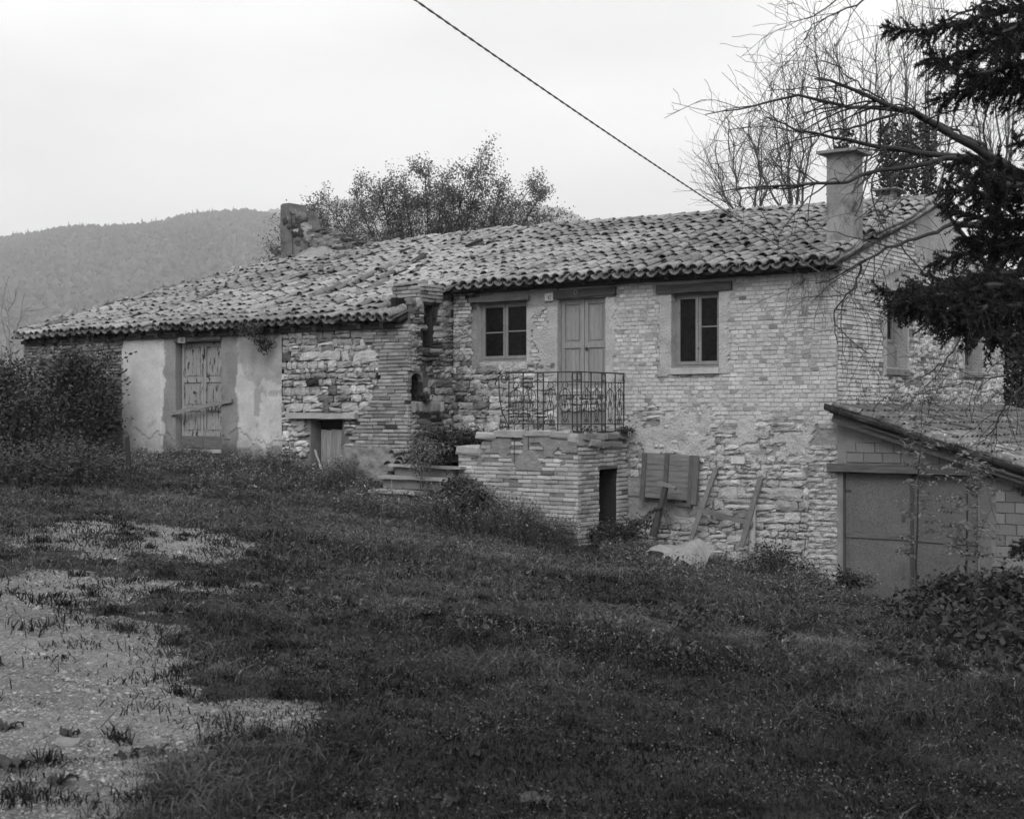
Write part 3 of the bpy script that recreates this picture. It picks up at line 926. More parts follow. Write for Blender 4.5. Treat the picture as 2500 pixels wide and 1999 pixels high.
lay(sto, M_front, 0.0, -0.52, 0.012, -2.95, -0.55, 0.088, 0.27, lambda a, h: h < float(bnd(a)) + 0.1, out=0.018, oj=0.01, joint=0.012, tonesd=0.1, dark=0.03, dep=0.10)
rubble(sto, M_front, 0.0, -4.6, -0.50, -2.95, 0.05, lambda a, h: h < float(bnd(a)) - 0.06 and (not bool(plaster_main(a, h)) or random.random() < 0.25), out=0.030, oj=0.014, wmin=0.12, wmax=0.42, hmin=0.085, hmax=0.20, tonesd=0.18, holes=[(-3.95, -3.0, -1.9, -1.2)])
rubble(sto, M_front, 0.0, XJ + 0.02, -5.44, -1.1, 0.72, lambda a, h: True, out=0.045, oj=0.02, wmin=0.12, wmax=0.36, hmin=0.08, hmax=0.18, tonesd=0.28, joint=0.016, tonef=lambda a, h: -0.15 - 0.4 * float(sstep(-7.0, -7.7, a)))
rubble(sto, M_front, 0.0, XJ + 0.02, -7.40, 0.7, 1.7, lambda a, h: True, out=0.03, oj=0.02, wmin=0.12, wmax=0.3, hmin=0.06, hmax=0.14, tonesd=0.2, tonef=lambda a, h: -0.25)
# infill under the balcony door
rubble(sto, M_front, 0.09, -5.38, -4.42, -0.02, 0.30, lambda a, h: True, out=0.05, oj=0.01, wmin=0.12, wmax=0.3, hmin=0.07, hmax=0.12, tonesd=0.2)
MB().box(-5.41, -4.385, 0.10, 0.3, -0.3, 0.30).build('door_infill', M_CEM, farm)

# gable wall (faces +X)
GWIN = [(2.065, 3.044, 0.735, 1.90), (6.18, 7.24, 0.76, 1.85)]
GY1 = 8.74
def gtop(y): return np.where(np.asarray(y) < RY, 2.33 + (np.asarray(y, float) + 0.27) * (3.88 - 2.33) / (RY + 0.27), 3.88 - (np.asarray(y, float) - RY) * 0.33) - 0.06
def plaster_g(y, h):
    y = np.asarray(y, float); h = np.asarray(h, float)
    r = ragged(y, h, 0.07, 4)
    p = np.zeros(np.shape(y), bool)
    for q in GWIN: p |= rectd(y, h, (q[0] - 0.1, q[1] + 0.12, q[2] - 0.15, q[3] + 0.12)) + r * 0.7 < 0
    p |= (rectd(y, h, (2.0, 3.4, 2.0, 2.45)) + r < 0)
    p |= (rectd(y, h, (3.4, 5.6, 2.75, 4.0)) + ragged(y, h, 0.3, 8) < 0)
    return p
out_g = lambda y, h: np.where(plaster_g(y, h), 0.028, -0.010) + (fbm(y * 9, h * 9, 6, 3) - 0.5) * 0.022
tone_g = lambda y, h: np.where(plaster_g(y, h), -0.12, -0.45) + (fbm(y * 1.5, h * 1.5, 44, 3) - 0.5) * 0.4
wall_sheet('gable_wall', SIDE(0.0), 0.0, GY1, -3.0, 3.9, [q + (0.26,) for q in GWIN], out_g, tone_g, 0.06, M_MORTAR, farm, topf=gtop, revtone=-0.25)
GBT = [brick_template(0.27, 0.064, 0.007, 30 + s) for s in range(5)]
gb = Pieces('brick', M_GBRICK, farm, GBT, limit=150, restname='gable_brick_field')
ghole = [(q[0] - 0.05, q[1] + 0.05, q[2] - 0.12, q[3] + 0.08) for q in GWIN]
def gpred(y, h):
    if h > float(gtop(y)) - 0.06 or bool(plaster_g(y, h)): return False
    if y < 2.2 or h > 2.1: return True
    return random.random() < 0.35
lay(gb, M_side, 0.0, 0.015, GY1, 0.0, 3.85, 0.0725, 0.215, gpred, out=0.010, oj=0.006, hj=0.3, joint=0.012, tonesd=0.12, dark=0.07, holes=ghole, dep=0.07, alt=False, wave=0.004)
rubble(sto, M_side, 0.0, 2.25, GY1, 0.05, 2.05, lambda y, h: not bool(plaster_g(y, h)) and random.random() < 0.9, out=0.02, oj=0.016, wmin=0.12, wmax=0.34, hmin=0.07, hmax=0.15, tonesd=0.25, holes=ghole)
brk.limit = 150
brk.finish(); gb.finish(); sto.finish()
# back and left-hand walls of the volume
MB().box(XJ, -0.02, GY1 - 0.3, GY1, -3.0, 2.2).build('back_wall', M_CEM, farm)
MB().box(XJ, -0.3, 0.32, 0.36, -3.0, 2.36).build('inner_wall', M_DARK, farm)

def pane_window(parent, q, plane, rec, kind='front', cols=2, bar_h=None, fw=0.055, low=None):
    """casement frame with separate panes; bar_h gives the height of the thin glazing bar of each casement"""
    a0, a1, h0, h1 = q
    def bx(mb, a, b, z0, z1, d0, d1):
        if kind == 'front': mb.box(a, b, plane + d0, plane + d1, z0, z1)
        else: mb.box(plane - d1, plane - d0, a, b, z0, z1)
    m = MB()
    bx(m, a0, a1, h1 - 0.05, h1, rec, rec + 0.06); bx(m, a0, a1, h0, h0 + 0.05, rec, rec + 0.06)
    bx(m, a0, a0 + 0.045, h0 + 0.05, h1 - 0.05, rec, rec + 0.06); bx(m, a1 - 0.045, a1, h0 + 0.05, h1 - 0.05, rec, rec + 0.06)
    win = m.build('window', M_FRAME, parent)
    w = (a1 - a0 - 0.09) / cols
    for c in range(cols):
        x0 = a0 + 0.045 + c * w; x1 = x0 + w
        m = MB(); e = 0.004
        bx(m, x0 + e, x0 + fw, h0 + 0.055, h1 - 0.055, rec - 0.012, rec + 0.045)
        bx(m, x1 - fw, x1 - e, h0 + 0.055, h1 - 0.055, rec - 0.012, rec + 0.045)
        bx(m, x0 + fw, x1 - fw, h1 - 0.055 - fw, h1 - 0.055, rec - 0.012, rec + 0.045)
        bx(m, x0 + fw, x1 - fw, h0 + 0.055, h0 + 0.06 + fw, rec - 0.012, rec + 0.045)
        b = bar_h[c] if bar_h else None
        zs = [h0 + 0.06 + fw, h1 - 0.055 - fw]
        if b: bx(m, x0 + fw, x1 - fw, b - 0.011, b + 0.011, rec - 0.004, rec + 0.03); zs = [zs[0], b, zs[1]]
        m.build('casement', M_FRAME, win)
        for z0, z1 in zip(zs[:-1], zs[1:]):
            m = MB(); bx(m, x0 + fw - 0.004, x1 - fw + 0.004, z0 + (0.011 if z0 == b else 0), z1 - (0.011 if z1 == b else 0), rec + 0.016, rec + 0.02)
            m.build('pane', M_GLASS, win)
    return win
pane_window(farm, WA, 0.0, 0.11, bar_h=(1.46, 1.475))
pane_window(farm, WB, 0.0, 0.11, bar_h=(None, 1.42))
pane_window(farm, (2.09, 2.96, 1.13, 1.88), 0.0, 0.20, kind='side', bar_h=(None, None))
MB().box(-0.30, -0.17, 2.07, 3.04, 0.74, 1.13).build('window_infill', M_PLASTER, farm, tone=-0.5)
pane_window(farm, (6.2, 7.2, 0.78, 1.84), 0.0, 0.20, kind='side', bar_h=(None, None))
MB().bar((-7.44, -0.03, 2.085), (-6.035, -0.03, 2.075), 0.09, 0.10, up=(0, 1, 0), jit=0.006, nseg=4).build('lintel', M_DWOOD, farm, tone=1.2)
MB().bar((-5.475, -0.03, 2.10), (-4.165, -0.03, 2.115), 0.075, 0.15, up=(0, 0, 1), jit=0.006, nseg=4).build('lintel', M_DWOOD, farm, tone=0.1)
MB().bar((-3.32, -0.03, 2.085), (-1.87, -0.03, 2.085), 0.08, 0.15, up=(0, 0, 1), jit=0.007, nseg=5).build('lintel', M_DWOOD, farm, tone=0.1)
MB().box(-3.03, -2.105, -0.075, 0.12, 0.61, 0.70, jit=0.004).build('sill', M_SLAB, farm, tone=0.25)
MB().box(-0.15, 0.07, 2.05, 3.06, 0.60, 0.70, jit=0.004).build('sill', M_SLAB, farm, tone=-0.4)
MB().box(-0.15, 0.06, 6.15, 7.26, 0.64, 0.74, jit=0.004).build('sill', M_SLAB, farm, tone=-0.3)
MB().box(XJ + 0.1, 0.05, -0.12, 0.05, 2.225, 2.30, jit=0.004).build('eave_board', M_DWOOD, farm, tone=-0.3)
for k in range(14):                                  # rafter ends under the eave
    x = -7.6 + k * 0.57
    MB().bar((x, 0.1, 2.36), (x, -0.2, 2.27), 0.07, 0.08, jit=0.004).build('rafter', M_DWOOD, farm)
# balcony door: two panelled leaves
def panel_door(parent, a0, a1, h0, h1, yp, rows, mat_, knob=None, kick=0.0, boards=0):
    mid = (a0 + a1) / 2
    for side, (x0, x1) in enumerate(((a0, mid - 0.006), (mid + 0.006, a1))):
        st = 0.075
        m = MB()
        m.box(x0, x0 + st, yp, yp + 0.045, h0, h1); m.box(x1 - st, x1, yp, yp + 0.045, h0, h1)
        z = [h0 + kick] + rows + [h1]
        edges = []
        for k, r in enumerate(z):
            b0 = r - (0.05 if 0 < k < len(z) - 1 else 0); b1 = r + (0.05 if 0 < k < len(z) - 1 else 0)
            if k == 0: b0, b1 = h0, h0 + kick + 0.09
            if k == len(z) - 1: b0, b1 = h1 - 0.08, h1
            edges.append((b0, b1)); m.box(x0 + st, x1 - st, yp + 0.001, yp + 0.044, b0, b1)
        leaf = m.build('door_leaf', mat_, parent, tone=random.uniform(-0.06, 0.06))
        for k in range(len(edges) - 1):
            zb, zt = edges[k][1], edges[k + 1][0]
            MB().box(x0 + st, x1 - st, yp + 0.026, yp + 0.036, zb, zt).build('panel', mat_, leaf, tone=-0.1)
            e = 0.045
            n = boards or 1
            w = (x1 - x0 - 2 * st - 2 * e) / n
            for b in range(n):
                MB().box(x0 + st + e + b * w + 0.002, x0 + st + e + (b + 1) * w - 0.002, yp + 0.012, yp + 0.028, zb + e, zt - e, jit=0.001).build('board', mat_, leaf, tone=random.uniform(-0.1, 0.08))
        if kick:
            MB().box(x0 + 0.004, x1 - 0.004, yp - 0.018, yp - 0.002, h0 + 0.005, h0 + kick, jit=0.003).build('kick_board', M_WOODH, leaf, tone=-0.25)
        if knob and side in knob:
            kx, kz = knob[side]
            m = MB(); m.tube([(kx, yp - 0.002, kz), (kx, yp - 0.03, kz)], [0.012, 0.012], 8)
            m.tube([(kx, yp - 0.03, kz), (kx, yp - 0.045, kz), (kx, yp - 0.065, kz)], [0.022, 0.032, 0.014], 10)
            m.build('door_knob', M_IRON, leaf)
panel_door(farm, -5.40, -4.395, 0.33, 2.0, 0.085, [1.17], M_DOOR, boards=3, knob={1: (-4.83, 1.1)})
MB().box(-5.41, -4.385, 0.03, 0.25, 0.27, 0.33, jit=0.004).build('threshold', M_SLAB, farm, tone=-0.2)
# iron ring on the lintel
ang = np.linspace(0, 2 * math.pi, 13)
MB().tube([(-4.98 + 0.035 * math.cos(t), -0.085, 2.12 + 0.035 * math.sin(t)) for t in ang], 0.008, 5, cap=False).build('iron_ring', M_IRON, farm, tone=6.0)
# roof of the main house
deck('roof_deck', farm, XJ - 0.05, 0.06, -0.26)
mc = Pieces('roof_tile', M_TILE, farm, COVER, smooth=True)
mch = Pieces('channel_tile', M_TILE, farm, CHAN, smooth=True)
CHX = [onY(2019, 480, 1.0)[0], onY(2084, 480, 1.0)[0]]
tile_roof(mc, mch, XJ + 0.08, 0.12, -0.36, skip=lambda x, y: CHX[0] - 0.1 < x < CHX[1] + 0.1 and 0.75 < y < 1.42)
for k in range(23):                                   # ridge tiles
    X = -8.2 + k * 0.345
    R = Matrix.Rotation(math.pi / 2 + random.gauss(0, 0.04), 3, 'Z') @ Matrix.Rotation(-0.03, 3, 'X')
    M = np.eye(4); M[:3, :3] = np.array(R) * 1.25; M[:3, 3] = (X + 0.4, RY + random.gauss(0, 0.015), float(ridge_z(X)) + 0.055); mc.add(M, random.gauss(0, 0.15), 0.09)
mc.finish(); mch.finish()
# right-hand chimney: rendered shaft, thin cap
def lumpy_box(name, mat_, parent, x0, x1, y0, y1, z0, z1, n=7, amp=0.012, seed=1, taper=0.0):
    g = np.random.default_rng(seed)
    V = []; Q = []
    def face(o, du, dv):
        b = len(V)
        for j in range(n + 1):
            for i in range(n + 1):
                V.append(np.array(o) + np.array(du) * i / n + np.array(dv) * j / n)
        for j in range(n):
            for i in range(n):
                k = b + j * (n + 1) + i; Q.append((k, k + 1, k + n + 2, k + n + 1))
    dx, dy, dz = x1 - x0, y1 - y0, z1 - z0
    face((x0, y0, z0), (dx, 0, 0), (0, 0, dz)); face((x1, y0, z0), (0, dy, 0), (0, 0, dz))
    face((x1, y1, z0), (-dx, 0, 0), (0, 0, dz)); face((x0, y1, z0), (0, -dy, 0), (0, 0, dz))
    face((x0, y0, z1), (dx, 0, 0), (0, dy, 0)); face((x0, y1, z0), (dx, 0, 0), (0, -dy, 0))
    V = np.array(V)
    s = V * 7.3
    off = np.stack([fbm(s[:, 1] + s[:, 2], s[:, 0] - s[:, 2], seed + k, 3) - 0.5 for k in range(3)], 1)
    V = V + off * 2 * amp
    if taper:
        k = (V[:, 2] - z0) / dz; c = np.array([(x0 + x1) / 2, (y0 + y1) / 2])
        V[:, :2] = c + (V[:, :2] - c) * (1 - taper * k)[:, None]
    return link(name, np_mesh(name, V, np.array(Q)), mat_, parent)
lumpy_box('chimney', M_CHIM, farm, CHX[0], CHX[1], 0.98, 1.40, 2.55, 4.30, n=10, amp=0.012, seed=3)
MB().box(CHX[0] - 0.13, CHX[1] + 0.11, 0.84, 1.54, 4.30, 4.35, jit=0.004).build('chimney_cap', M_SLAB, farm, tone=-0.3)
lumpy_box('chimney_skirt', M_CHIM, farm, CHX[0] - 0.1, CHX[1] + 0.1, 0.86, 1.5, 2.5, 2.86, n=8, amp=0.03, seed=6, taper=0.3)
# little vent pot behind it
vx, vy = 0.0, 5.0
pv = onY(2167, 480, 4.6)
lumpy_box('vent_pot', M_CHIM, farm, pv[0] - 0.14, pv[0] + 0.14, 4.5, 4.75, 3.75, 4.08, n=4, amp=0.01, seed=8)
MB().box(pv[0] - 0.26, pv[0] + 0.26, 4.36, 4.88, 4.17, 4.20, jit=0.004).build('vent_cap', M_SLAB, farm, tone=-0.2)
m = MB()
for dx in (-0.11, 0.11): m.box(pv[0] + dx - 0.03, pv[0] + dx + 0.03, 4.52, 4.72, 4.07, 4.172)
m.build('vent_leg', M_CHIM, farm)
# insulator and conduit on the wall
m = MB(); p = onY(1952, 684, -0.05)
m.tube([(p[0], -0.03, p[2]), (p[0], -0.09, p[2])], [0.075, 0.07], 14); m.tube([(p[0], -0.09, p[2]), (p[0], -0.12, p[2])], [0.035, 0.03], 10)
m.build('junction_box', M_CONDUIT, farm, tone=-0.35)
# ================================================================== low wing on the left
wing = thing('cottage_wing', 'low left wing with patchy plaster, rubble stone and sagging tiled roof', 'cottage', (-13.8, 1.7, -1.2))
X0W = -19.68
WD = (-14.345, -12.925, -0.83, 1.42)
CD = (-10.39, -9.55, -1.5, -0.21)
XP0, XP1 = -16.1, -11.17                     # plastered stretch
def out_w(a, h):
    n = fbm(a * 8, h * 8, 14, 3) - 0.5
    cem = (a > -9.7) & (a < -8.2) & (h < -0.72 + ragged(a, h, 0.12, 3))
    return np.where(cem, 0.045 + n * 0.06, -0.03 + n * 0.03)
def tone_w(a, h):
    cem = (a > -9.7) & (a < -8.2) & (h < -0.72 + ragged(a, h, 0.12, 3))
    t = np.where(cem, 0.05, -0.25) + (fbm(a * 2, h * 2, 15, 3) - 0.5) * 0.4
    return np.where(a < -16, t - 0.35, t)
ws = dict(step=0.04, mat_=M_WMORTAR, parent=wing)
wall_sheet('stone_wall', FRONT(WY), XP1, XJ, -1.9, 1.66, [CD + (0.3,)], out_w, tone_w, **ws)
wall_sheet('end_wall_front', FRONT(WY), X0W, XP0, -1.5, 1.66, [], out_w, tone_w, **ws)
def out_p(a, h):
    n = fbm(a * 4, h * 4, 24, 4) - 0.5
    low = h < -0.55 + ragged(a, h, 0.25, 19)
    layer = (np.abs(a + 14.95) < 0.25) & (ragged(a, h, 0.4, 27) + (a + 14.72) * 2 > 0)
    return 0.03 + n * 0.02 - np.where(low, 0.018, 0) - np.where(a > -14.8, 0.012, 0)
def tone_p(a, h):
    n1 = (fbm(a * 1.3, h * 1.3, 52, 4) - 0.5) * 1.3 + (fbm(a * 6, h * 4, 54, 3) - 0.5) * 0.7
    edge = ragged(a, h, 0.12, 35)
    white = a < -14.72 + edge
    t = np.where(white, 0.22 + n1 * 0.18 - 0.10 * sstep(0.4, -0.6, h), -0.38 + n1 * 0.3)
    right = a > -12.93
    pr = -0.30 + n1 * 0.5
    light = (a > -12.45 + edge * 1.5) & (h < 0.95 + (fbm(a * 1.6, h * 1.6, 91, 3) - 0.5) * 2.0) & (h > -0.75 + edge)
    pr = np.where(light, 0.0 + n1 * 0.35, pr)
    pr = np.where((fbm(a * 3.2, h * 3.2, 93, 3) > 0.63) & light, -0.28, pr)
    pr = np.where(a < -12.45 + edge, -0.52 + n1 * 0.2, pr)
    t = np.where(right, pr, t)
    damp = sstep(-0.45, -0.95, h + edge)
    return t - 0.30 * damp
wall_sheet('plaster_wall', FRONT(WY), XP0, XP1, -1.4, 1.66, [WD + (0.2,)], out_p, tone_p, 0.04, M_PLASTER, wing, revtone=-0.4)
wst = Pieces('stone', M_STONE, wing, ST)
def st_pred(a, h):
    return not (a > -9.7 and h < -0.72) and a < -8.95 + 0.35 * math.sin(h * 2.3)
rubble(wst, M_front, WY, XP1 + 0.01, -8.6, -1.5, 1.6, st_pred, out=0.045, oj=0.02, wmin=0.11, wmax=0.42, hmin=0.08, hmax=0.19, tonesd=0.28, tonef=lambda a, h: -0.12, joint=0.016, holes=[(CD[0] - 0.02, CD[1] + 0.02, CD[2], CD[3] + 0.14)])
rubble(wst, M_front, WY, X0W + 0.5, XP0 - 0.6, -1.0, 1.6, lambda a, h: random.random() < 0.85, out=0.03, oj=0.02, wmin=0.12, wmax=0.34, tonesd=0.2, joint=0.014, tonef=lambda a, h: -0.4)
wbt = [brick_template(0.27, 0.058, 0.008, 60 + s, 0.004) for s in range(5)]
wbr = Pieces('brick', M_WBRICK, wing, wbt)
dim = lambda a, h: -0.3
lay(wbr, M_front, WY, -9.45, XJ + 0.012, -0.78, 1.58, 0.068, 0.25, lambda a, h: a > -8.95 + 0.35 * math.sin(h * 2.3), out=0.03, oj=0.012, hj=0.35, joint=0.009, tonesd=0.22, dark=0.08, dep=0.1, wave=0.01)
lay(wbr, M_front, WY, X0W, X0W + 0.7, -0.9, 1.58, 0.07, 0.25, lambda a, h: True, out=0.028, oj=0.01, hj=0.2, joint=0.010, tonesd=0.15, dep=0.1, tonef=dim)
lay(wbr, M_front, WY, XP0 - 0.75, XP0 + 0.06, -0.9, 1.58, 0.07, 0.25, lambda a, h: random.random() < 0.9, out=0.034, oj=0.012, hj=0.2, joint=0.010, tonesd=0.18, dep=0.1, tonef=dim)
# return wall (faces +X) with sooty flue and niche
NI = (-1.27, -0.90, 0.16, 0.70)
FL = (-0.90, -0.62, 1.05, 2.02)
out_r = lambda y, h: -0.01 + (fbm(y * 8, h * 8, 71, 3) - 0.5) * 0.05
def tone_r(y, h):
    soot = np.exp(-((y + 0.72) / 0.28) ** 2) * sstep(0.4, 1.2, h)
    return -0.45 - 0.6 * soot + (fbm(y * 3, h * 3, 72, 3) - 0.5) * 0.3
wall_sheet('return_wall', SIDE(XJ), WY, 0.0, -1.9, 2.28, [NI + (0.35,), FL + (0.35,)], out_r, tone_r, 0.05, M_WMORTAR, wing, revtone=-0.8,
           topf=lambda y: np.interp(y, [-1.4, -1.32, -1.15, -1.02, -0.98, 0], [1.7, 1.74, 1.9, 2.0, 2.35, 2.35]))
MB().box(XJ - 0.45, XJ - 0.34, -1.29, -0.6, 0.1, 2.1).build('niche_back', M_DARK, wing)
m = MB(); ar = [(-1.27, 0.70), (-1.27, 0.52)] + [(-1.085 + 0.185 * math.cos(t), 0.52 + 0.16 * math.sin(t)) for t in np.linspace(math.pi, 0, 9)] + [(-0.90, 0.70)]
m.prism(ar, XJ - 0.12, XJ - 0.004, axis='x'); m.build('niche_arch', M_WMORTAR, wing, tone=0.1)
rubble(wst, M_side, XJ, WY + 0.05, -0.01, -1.4, 2.05, lambda y, h: True, out=0.035, oj=0.03, wmin=0.12, wmax=0.46, hmin=0.06, hmax=0.18, tonesd=0.25, holes=[NI, (-0.80, -0.70, 1.25, 1.95)], tonef=lambda y, h: float(tone_r(np.array([y]), np.array([h]))[0]) + 0.1)
lay(wbr, M_side, XJ, WY - 0.01, WY + 0.22, -0.78, 1.55, 0.068, 0.23, lambda y, h: True, out=0.028, oj=0.008, joint=0.013, tonesd=0.15, dep=0.1, holes=[NI])
for k in range(8):                                    # soldier bricks of the niche ledge
    y = -1.27 + k * 0.105
    wbr.add(M_side(y + 0.05, 0.05, 0.09, 0.19, 0.14 + random.uniform(-0.02, 0.02), XJ, 0.25, random.gauss(0, 0.04)), random.gauss(-0.05, 0.15))
# brick stub standing through the roof at the corner
BX = (-8.56, XJ + 0.03); BY = (-1.0, -0.58)
MB().box(BX[0] + 0.03, -8.12, BY[0] + 0.03, BY[1] - 0.02, 1.5, 2.32).box(-8.118, BX[1] - 0.05, BY[0] + 0.03, BY[1] - 0.02, 2.04, 2.32).build('stub_core', M_WMORTAR, wing)
lay(wbr, M_front, BY[0], BX[0], BX[1], 1.62, 2.35, 0.07, 0.25, lambda a, h: True, out=0.02, oj=0.015, joint=0.012, tonesd=0.18, dep=0.12)
lay(wbr, M_side, BX[1], BY[0], BY[1] + 0.2, 2.02, 2.38, 0.07, 0.22, lambda a, h: True, out=0.03, oj=0.02, joint=0.012, tonesd=0.18, dep=0.12)
for k in range(3):
    M = np.eye(4); M[:3, :3] = np.diag([0.27, 0.2, 0.06]); M[:3, 3] = (BX[0] + 0.15 + 0.22 * k, BY[0] + 0.1, 2.37 + 0.012 * k); wbr.add(M, 0.05)
wbr.finish(); wst.finish()
# other walls of the wing
MB().add([(X0W, WY, -1.6), (X0W, WY, 1.66), (-17.15, 4.7, 3.7), (-15.6, 8.5, 2.2), (-15.6, 8.5, -1.6)], [(0, 1, 2, 3, 4)]).build('end_wall', M_WMORTAR, wing, tone=-0.2)
MB().box(-15.6, XJ, 8.3, 8.5, -1.6, 2.2).build('back_wall', M_WMORTAR, wing)
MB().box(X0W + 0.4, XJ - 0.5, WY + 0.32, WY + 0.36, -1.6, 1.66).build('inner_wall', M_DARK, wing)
# timber over the wing door, leaf door, boarded cellar door
MB().bar((-14.36, WY - 0.02, 1.48), (-12.9, WY - 0.02, 1.50), 0.1, 0.11, jit=0.006, nseg=4).build('lintel', M_WOODH, wing, tone=-0.35)
MB().box(-14.3, -12.9, WY - 0.03, WY + 0.1, 1.555, 1.64, jit=0.005).build('wall_plate', M_DWOOD, wing, tone=0.4)
panel_door(wing, -14.30, -12.94, -0.82, 1.40, WY + 0.12, [0.02, 0.62], M_PAINT, knob={0: (-13.86, 0.36)}, kick=0.26, boards=4)
MB().box(-14.34, -12.93, WY - 0.03, WY + 0.25, -0.90, -0.83, jit=0.006).build('threshold', M_SLAB, wing)
MB().bar((-10.94, WY - 0.07, -0.125), (-9.11, WY - 0.07, -0.125), 0.14, 0.11, jit=0.008, nseg=5).build('lintel', M_SLAB, wing, tone=0.1)
cel = MB().box(CD[0] + 0.14, CD[1] - 0.01, WY + 0.17, WY + 0.20, -1.5, -0.40).build('cellar_door', M_WOOD, wing, tone=-0.45)
for k in range(5):
    w = (CD[1] - CD[0] - 0.16) / 5
    MB().box(CD[0] + 0.145 + k * w, CD[0] + 0.14 + (k + 1) * w, WY + 0.14, WY + 0.168, -1.5, -0.385 + random.uniform(-0.03, 0.02), jit=0.003).build('board', M_WOOD, cel, tone=random.uniform(0.3, 0.75))
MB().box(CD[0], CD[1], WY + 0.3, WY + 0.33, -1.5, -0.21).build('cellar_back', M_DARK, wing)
MB().box(X0W, XJ - 0.3, WY - 0.1, WY + 0.06, 1.52, 1.60, jit=0.006).build('eave_board', M_DWOOD, wing, tone=-0.3)
for k in range(20):
    x = -19.4 + k * 0.58
    MB().bar((x, WY + 0.2, 1.68), (x, WY - 0.2, 1.57), 0.08, 0.09, jit=0.006).build('rafter', M_DWOOD, wing)
# roof
deck('roof_deck', wing, -19.9, XJ - 0.05, -1.52)
wc = Pieces('roof_tile', M_TILE, wing, COVER, smooth=True)
wch = Pieces('channel_tile', M_TILE, wing, CHAN, smooth=True)
skipw = lambda x, y: (x > BX[0] - 0.10 and -1.38 < y < -0.5) or (x > -8.05 and y < -0.4)
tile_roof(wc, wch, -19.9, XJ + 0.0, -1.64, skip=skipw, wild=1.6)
for (u, v, yaw, roll, pit) in ((758, 741, 1.0, 0.9, 0.1), (795, 733, 0.1, 0.35, 0.22), (822, 726, 0.15, -0.1, 0.15), (850, 716, 0.1, 0.2, 0.12), (880, 704, 0.2, -0.2, 0.1), (905, 722, 0.3, 0.7, 0.1), (868, 738, 0.5, 1.3, 0.0), (925, 700, 0.2, 0.2, 0.1)):
    # slipped tiles: intersect the pixel ray with the roof
    r = ray(u, v); ts = np.linspace(20, 34, 700); P = CAM + r * ts[:, None]
    i = int(np.argmax(P[:, 2] < zroof(P[:, 0], P[:, 1])))
    wc.add(roof_M(P[i, 0], P[i, 1], 0.11, -yaw * 0.6, roll, pit, 1.0), random.gauss(-0.4, 0.1), 0.3)
for k in range(46):                              # broken and twisted tiles scattered over the old roof
    yb = random.uniform(-1.3, 4.3); xb = random.uniform(float(x_left(yb)) + 0.4, -9.0)
    wc.add(roof_M(xb, yb, random.uniform(0.09, 0.13), random.gauss(0, 0.35), random.gauss(0, 0.5), random.gauss(0.02, 0.06), random.uniform(0.75, 1.0)), random.gauss(-0.3, 0.25), 0.05)
# overhanging last tile at the corner and rough edge along the verge
wc.add(roof_M(-8.35, -1.62, 0.03, -0.25, 0.9, 0.05, 1.3), -0.1, 0.3)
for k in range(34):
    y = -1.3 + k * 0.175
    xl = float(x_left(y)) + 0.1
    wc.add(roof_M(xl + random.uniform(-0.1, 0.1), y, random.uniform(0.05, 0.11), random.gauss(0.3, 0.35), random.gauss(0, 0.35), random.gauss(0, 0.1), random.uniform(0.7, 1.05)), random.gauss(-0.2, 0.3), 0.05)
for k in range(27):
    X = -17.0 + k * 0.345
    R = Matrix.Rotation(math.pi / 2 + random.gauss(0, 0.12), 3, 'Z') @ Matrix.Rotation(random.gauss(-0.03, 0.05), 3, 'X')
    M = np.eye(4); M[:3, :3] = np.array(R) * 1.2; M[:3, 3] = (X + 0.4, RY + random.gauss(0, 0.05), float(ridge_z(X)) + random.uniform(0.02, 0.07)); wc.add(M, random.gauss(-0.05, 0.2), 0.09)
wc.finish(); wch.finish()
vs = Pieces('verge_stone', M_STONE, wing, ST)
for u, v in ((185, 758), (225, 745), (272, 728), (285, 727), (310, 717), (342, 706), (395, 690), (415, 684), (462, 660), (500, 655), (548, 648), (596, 646), (655, 638), (700, 600), (880, 590), (905, 594)):
    q = onY(u, v, 0)                           # along the verge line, from eave to ridge
    k = (u - 40) / 640.0
    y = -1.5 + 6.1 * min(k, 1.0)
    p = onY(u, v + 3, y)
    z = float(zroof(p[0], y)) + 0.09
    Rm = np.array(Matrix.Rotation(random.uniform(-0.6, 0.6), 3, 'Z') @ Matrix.Rotation(random.uniform(-0.5, 0.5), 3, 'Y'))
    M = np.eye(4); M[:3, :3] = Rm @ np.diag([random.uniform(0.16, 0.36), random.uniform(0.2, 0.3), random.uniform(0.13, 0.22)]); M[:3, 3] = (max(p[0], float(x_left(y)) + 0.15), y, z); vs.add(M, random.gauss(-0.45, 0.25))
vs.finish()
# ruined left-hand chimney
CY = 4.25
def pxo(L, Y): return [(float(onY(u, v, Y)[0]), float(onY(u, v, Y)[2])) for u, v in L]
m = MB(); m.prism(pxo([(688, 690), (686, 600), (684, 560), (685, 502), (690, 498), (706, 496), (709, 520), (711, 560), (713, 610), (713, 690)], CY), CY, CY + 0.62)
chl = m.build('chimney', M_CHIM, wing, tone=-0.45)
m = MB(); m.prism(pxo([(713.4, 690), (713.4, 610), (711.4, 560), (709.4, 514), (720, 511), (738, 513), (741, 535), (746, 556), (752, 600), (765, 640), (765, 690)], CY + 0.05), CY + 0.05, CY + 0.6)
m.build('chimney_side', M_CHIM, wing, tone=-0.35)
m = MB(); m.prism(pxo([(765.4, 690), (752.4, 566), (800, 576), (826, 584), (848, 592), (862, 602), (880, 625), (880, 690)], CY + 0.08), CY + 0.08, CY + 0.7)
m.build('chimney_rubble', M_CHIM, wing, tone=-0.3)
cst = Pieces('chimney_stone', M_CHIM, wing, ST)
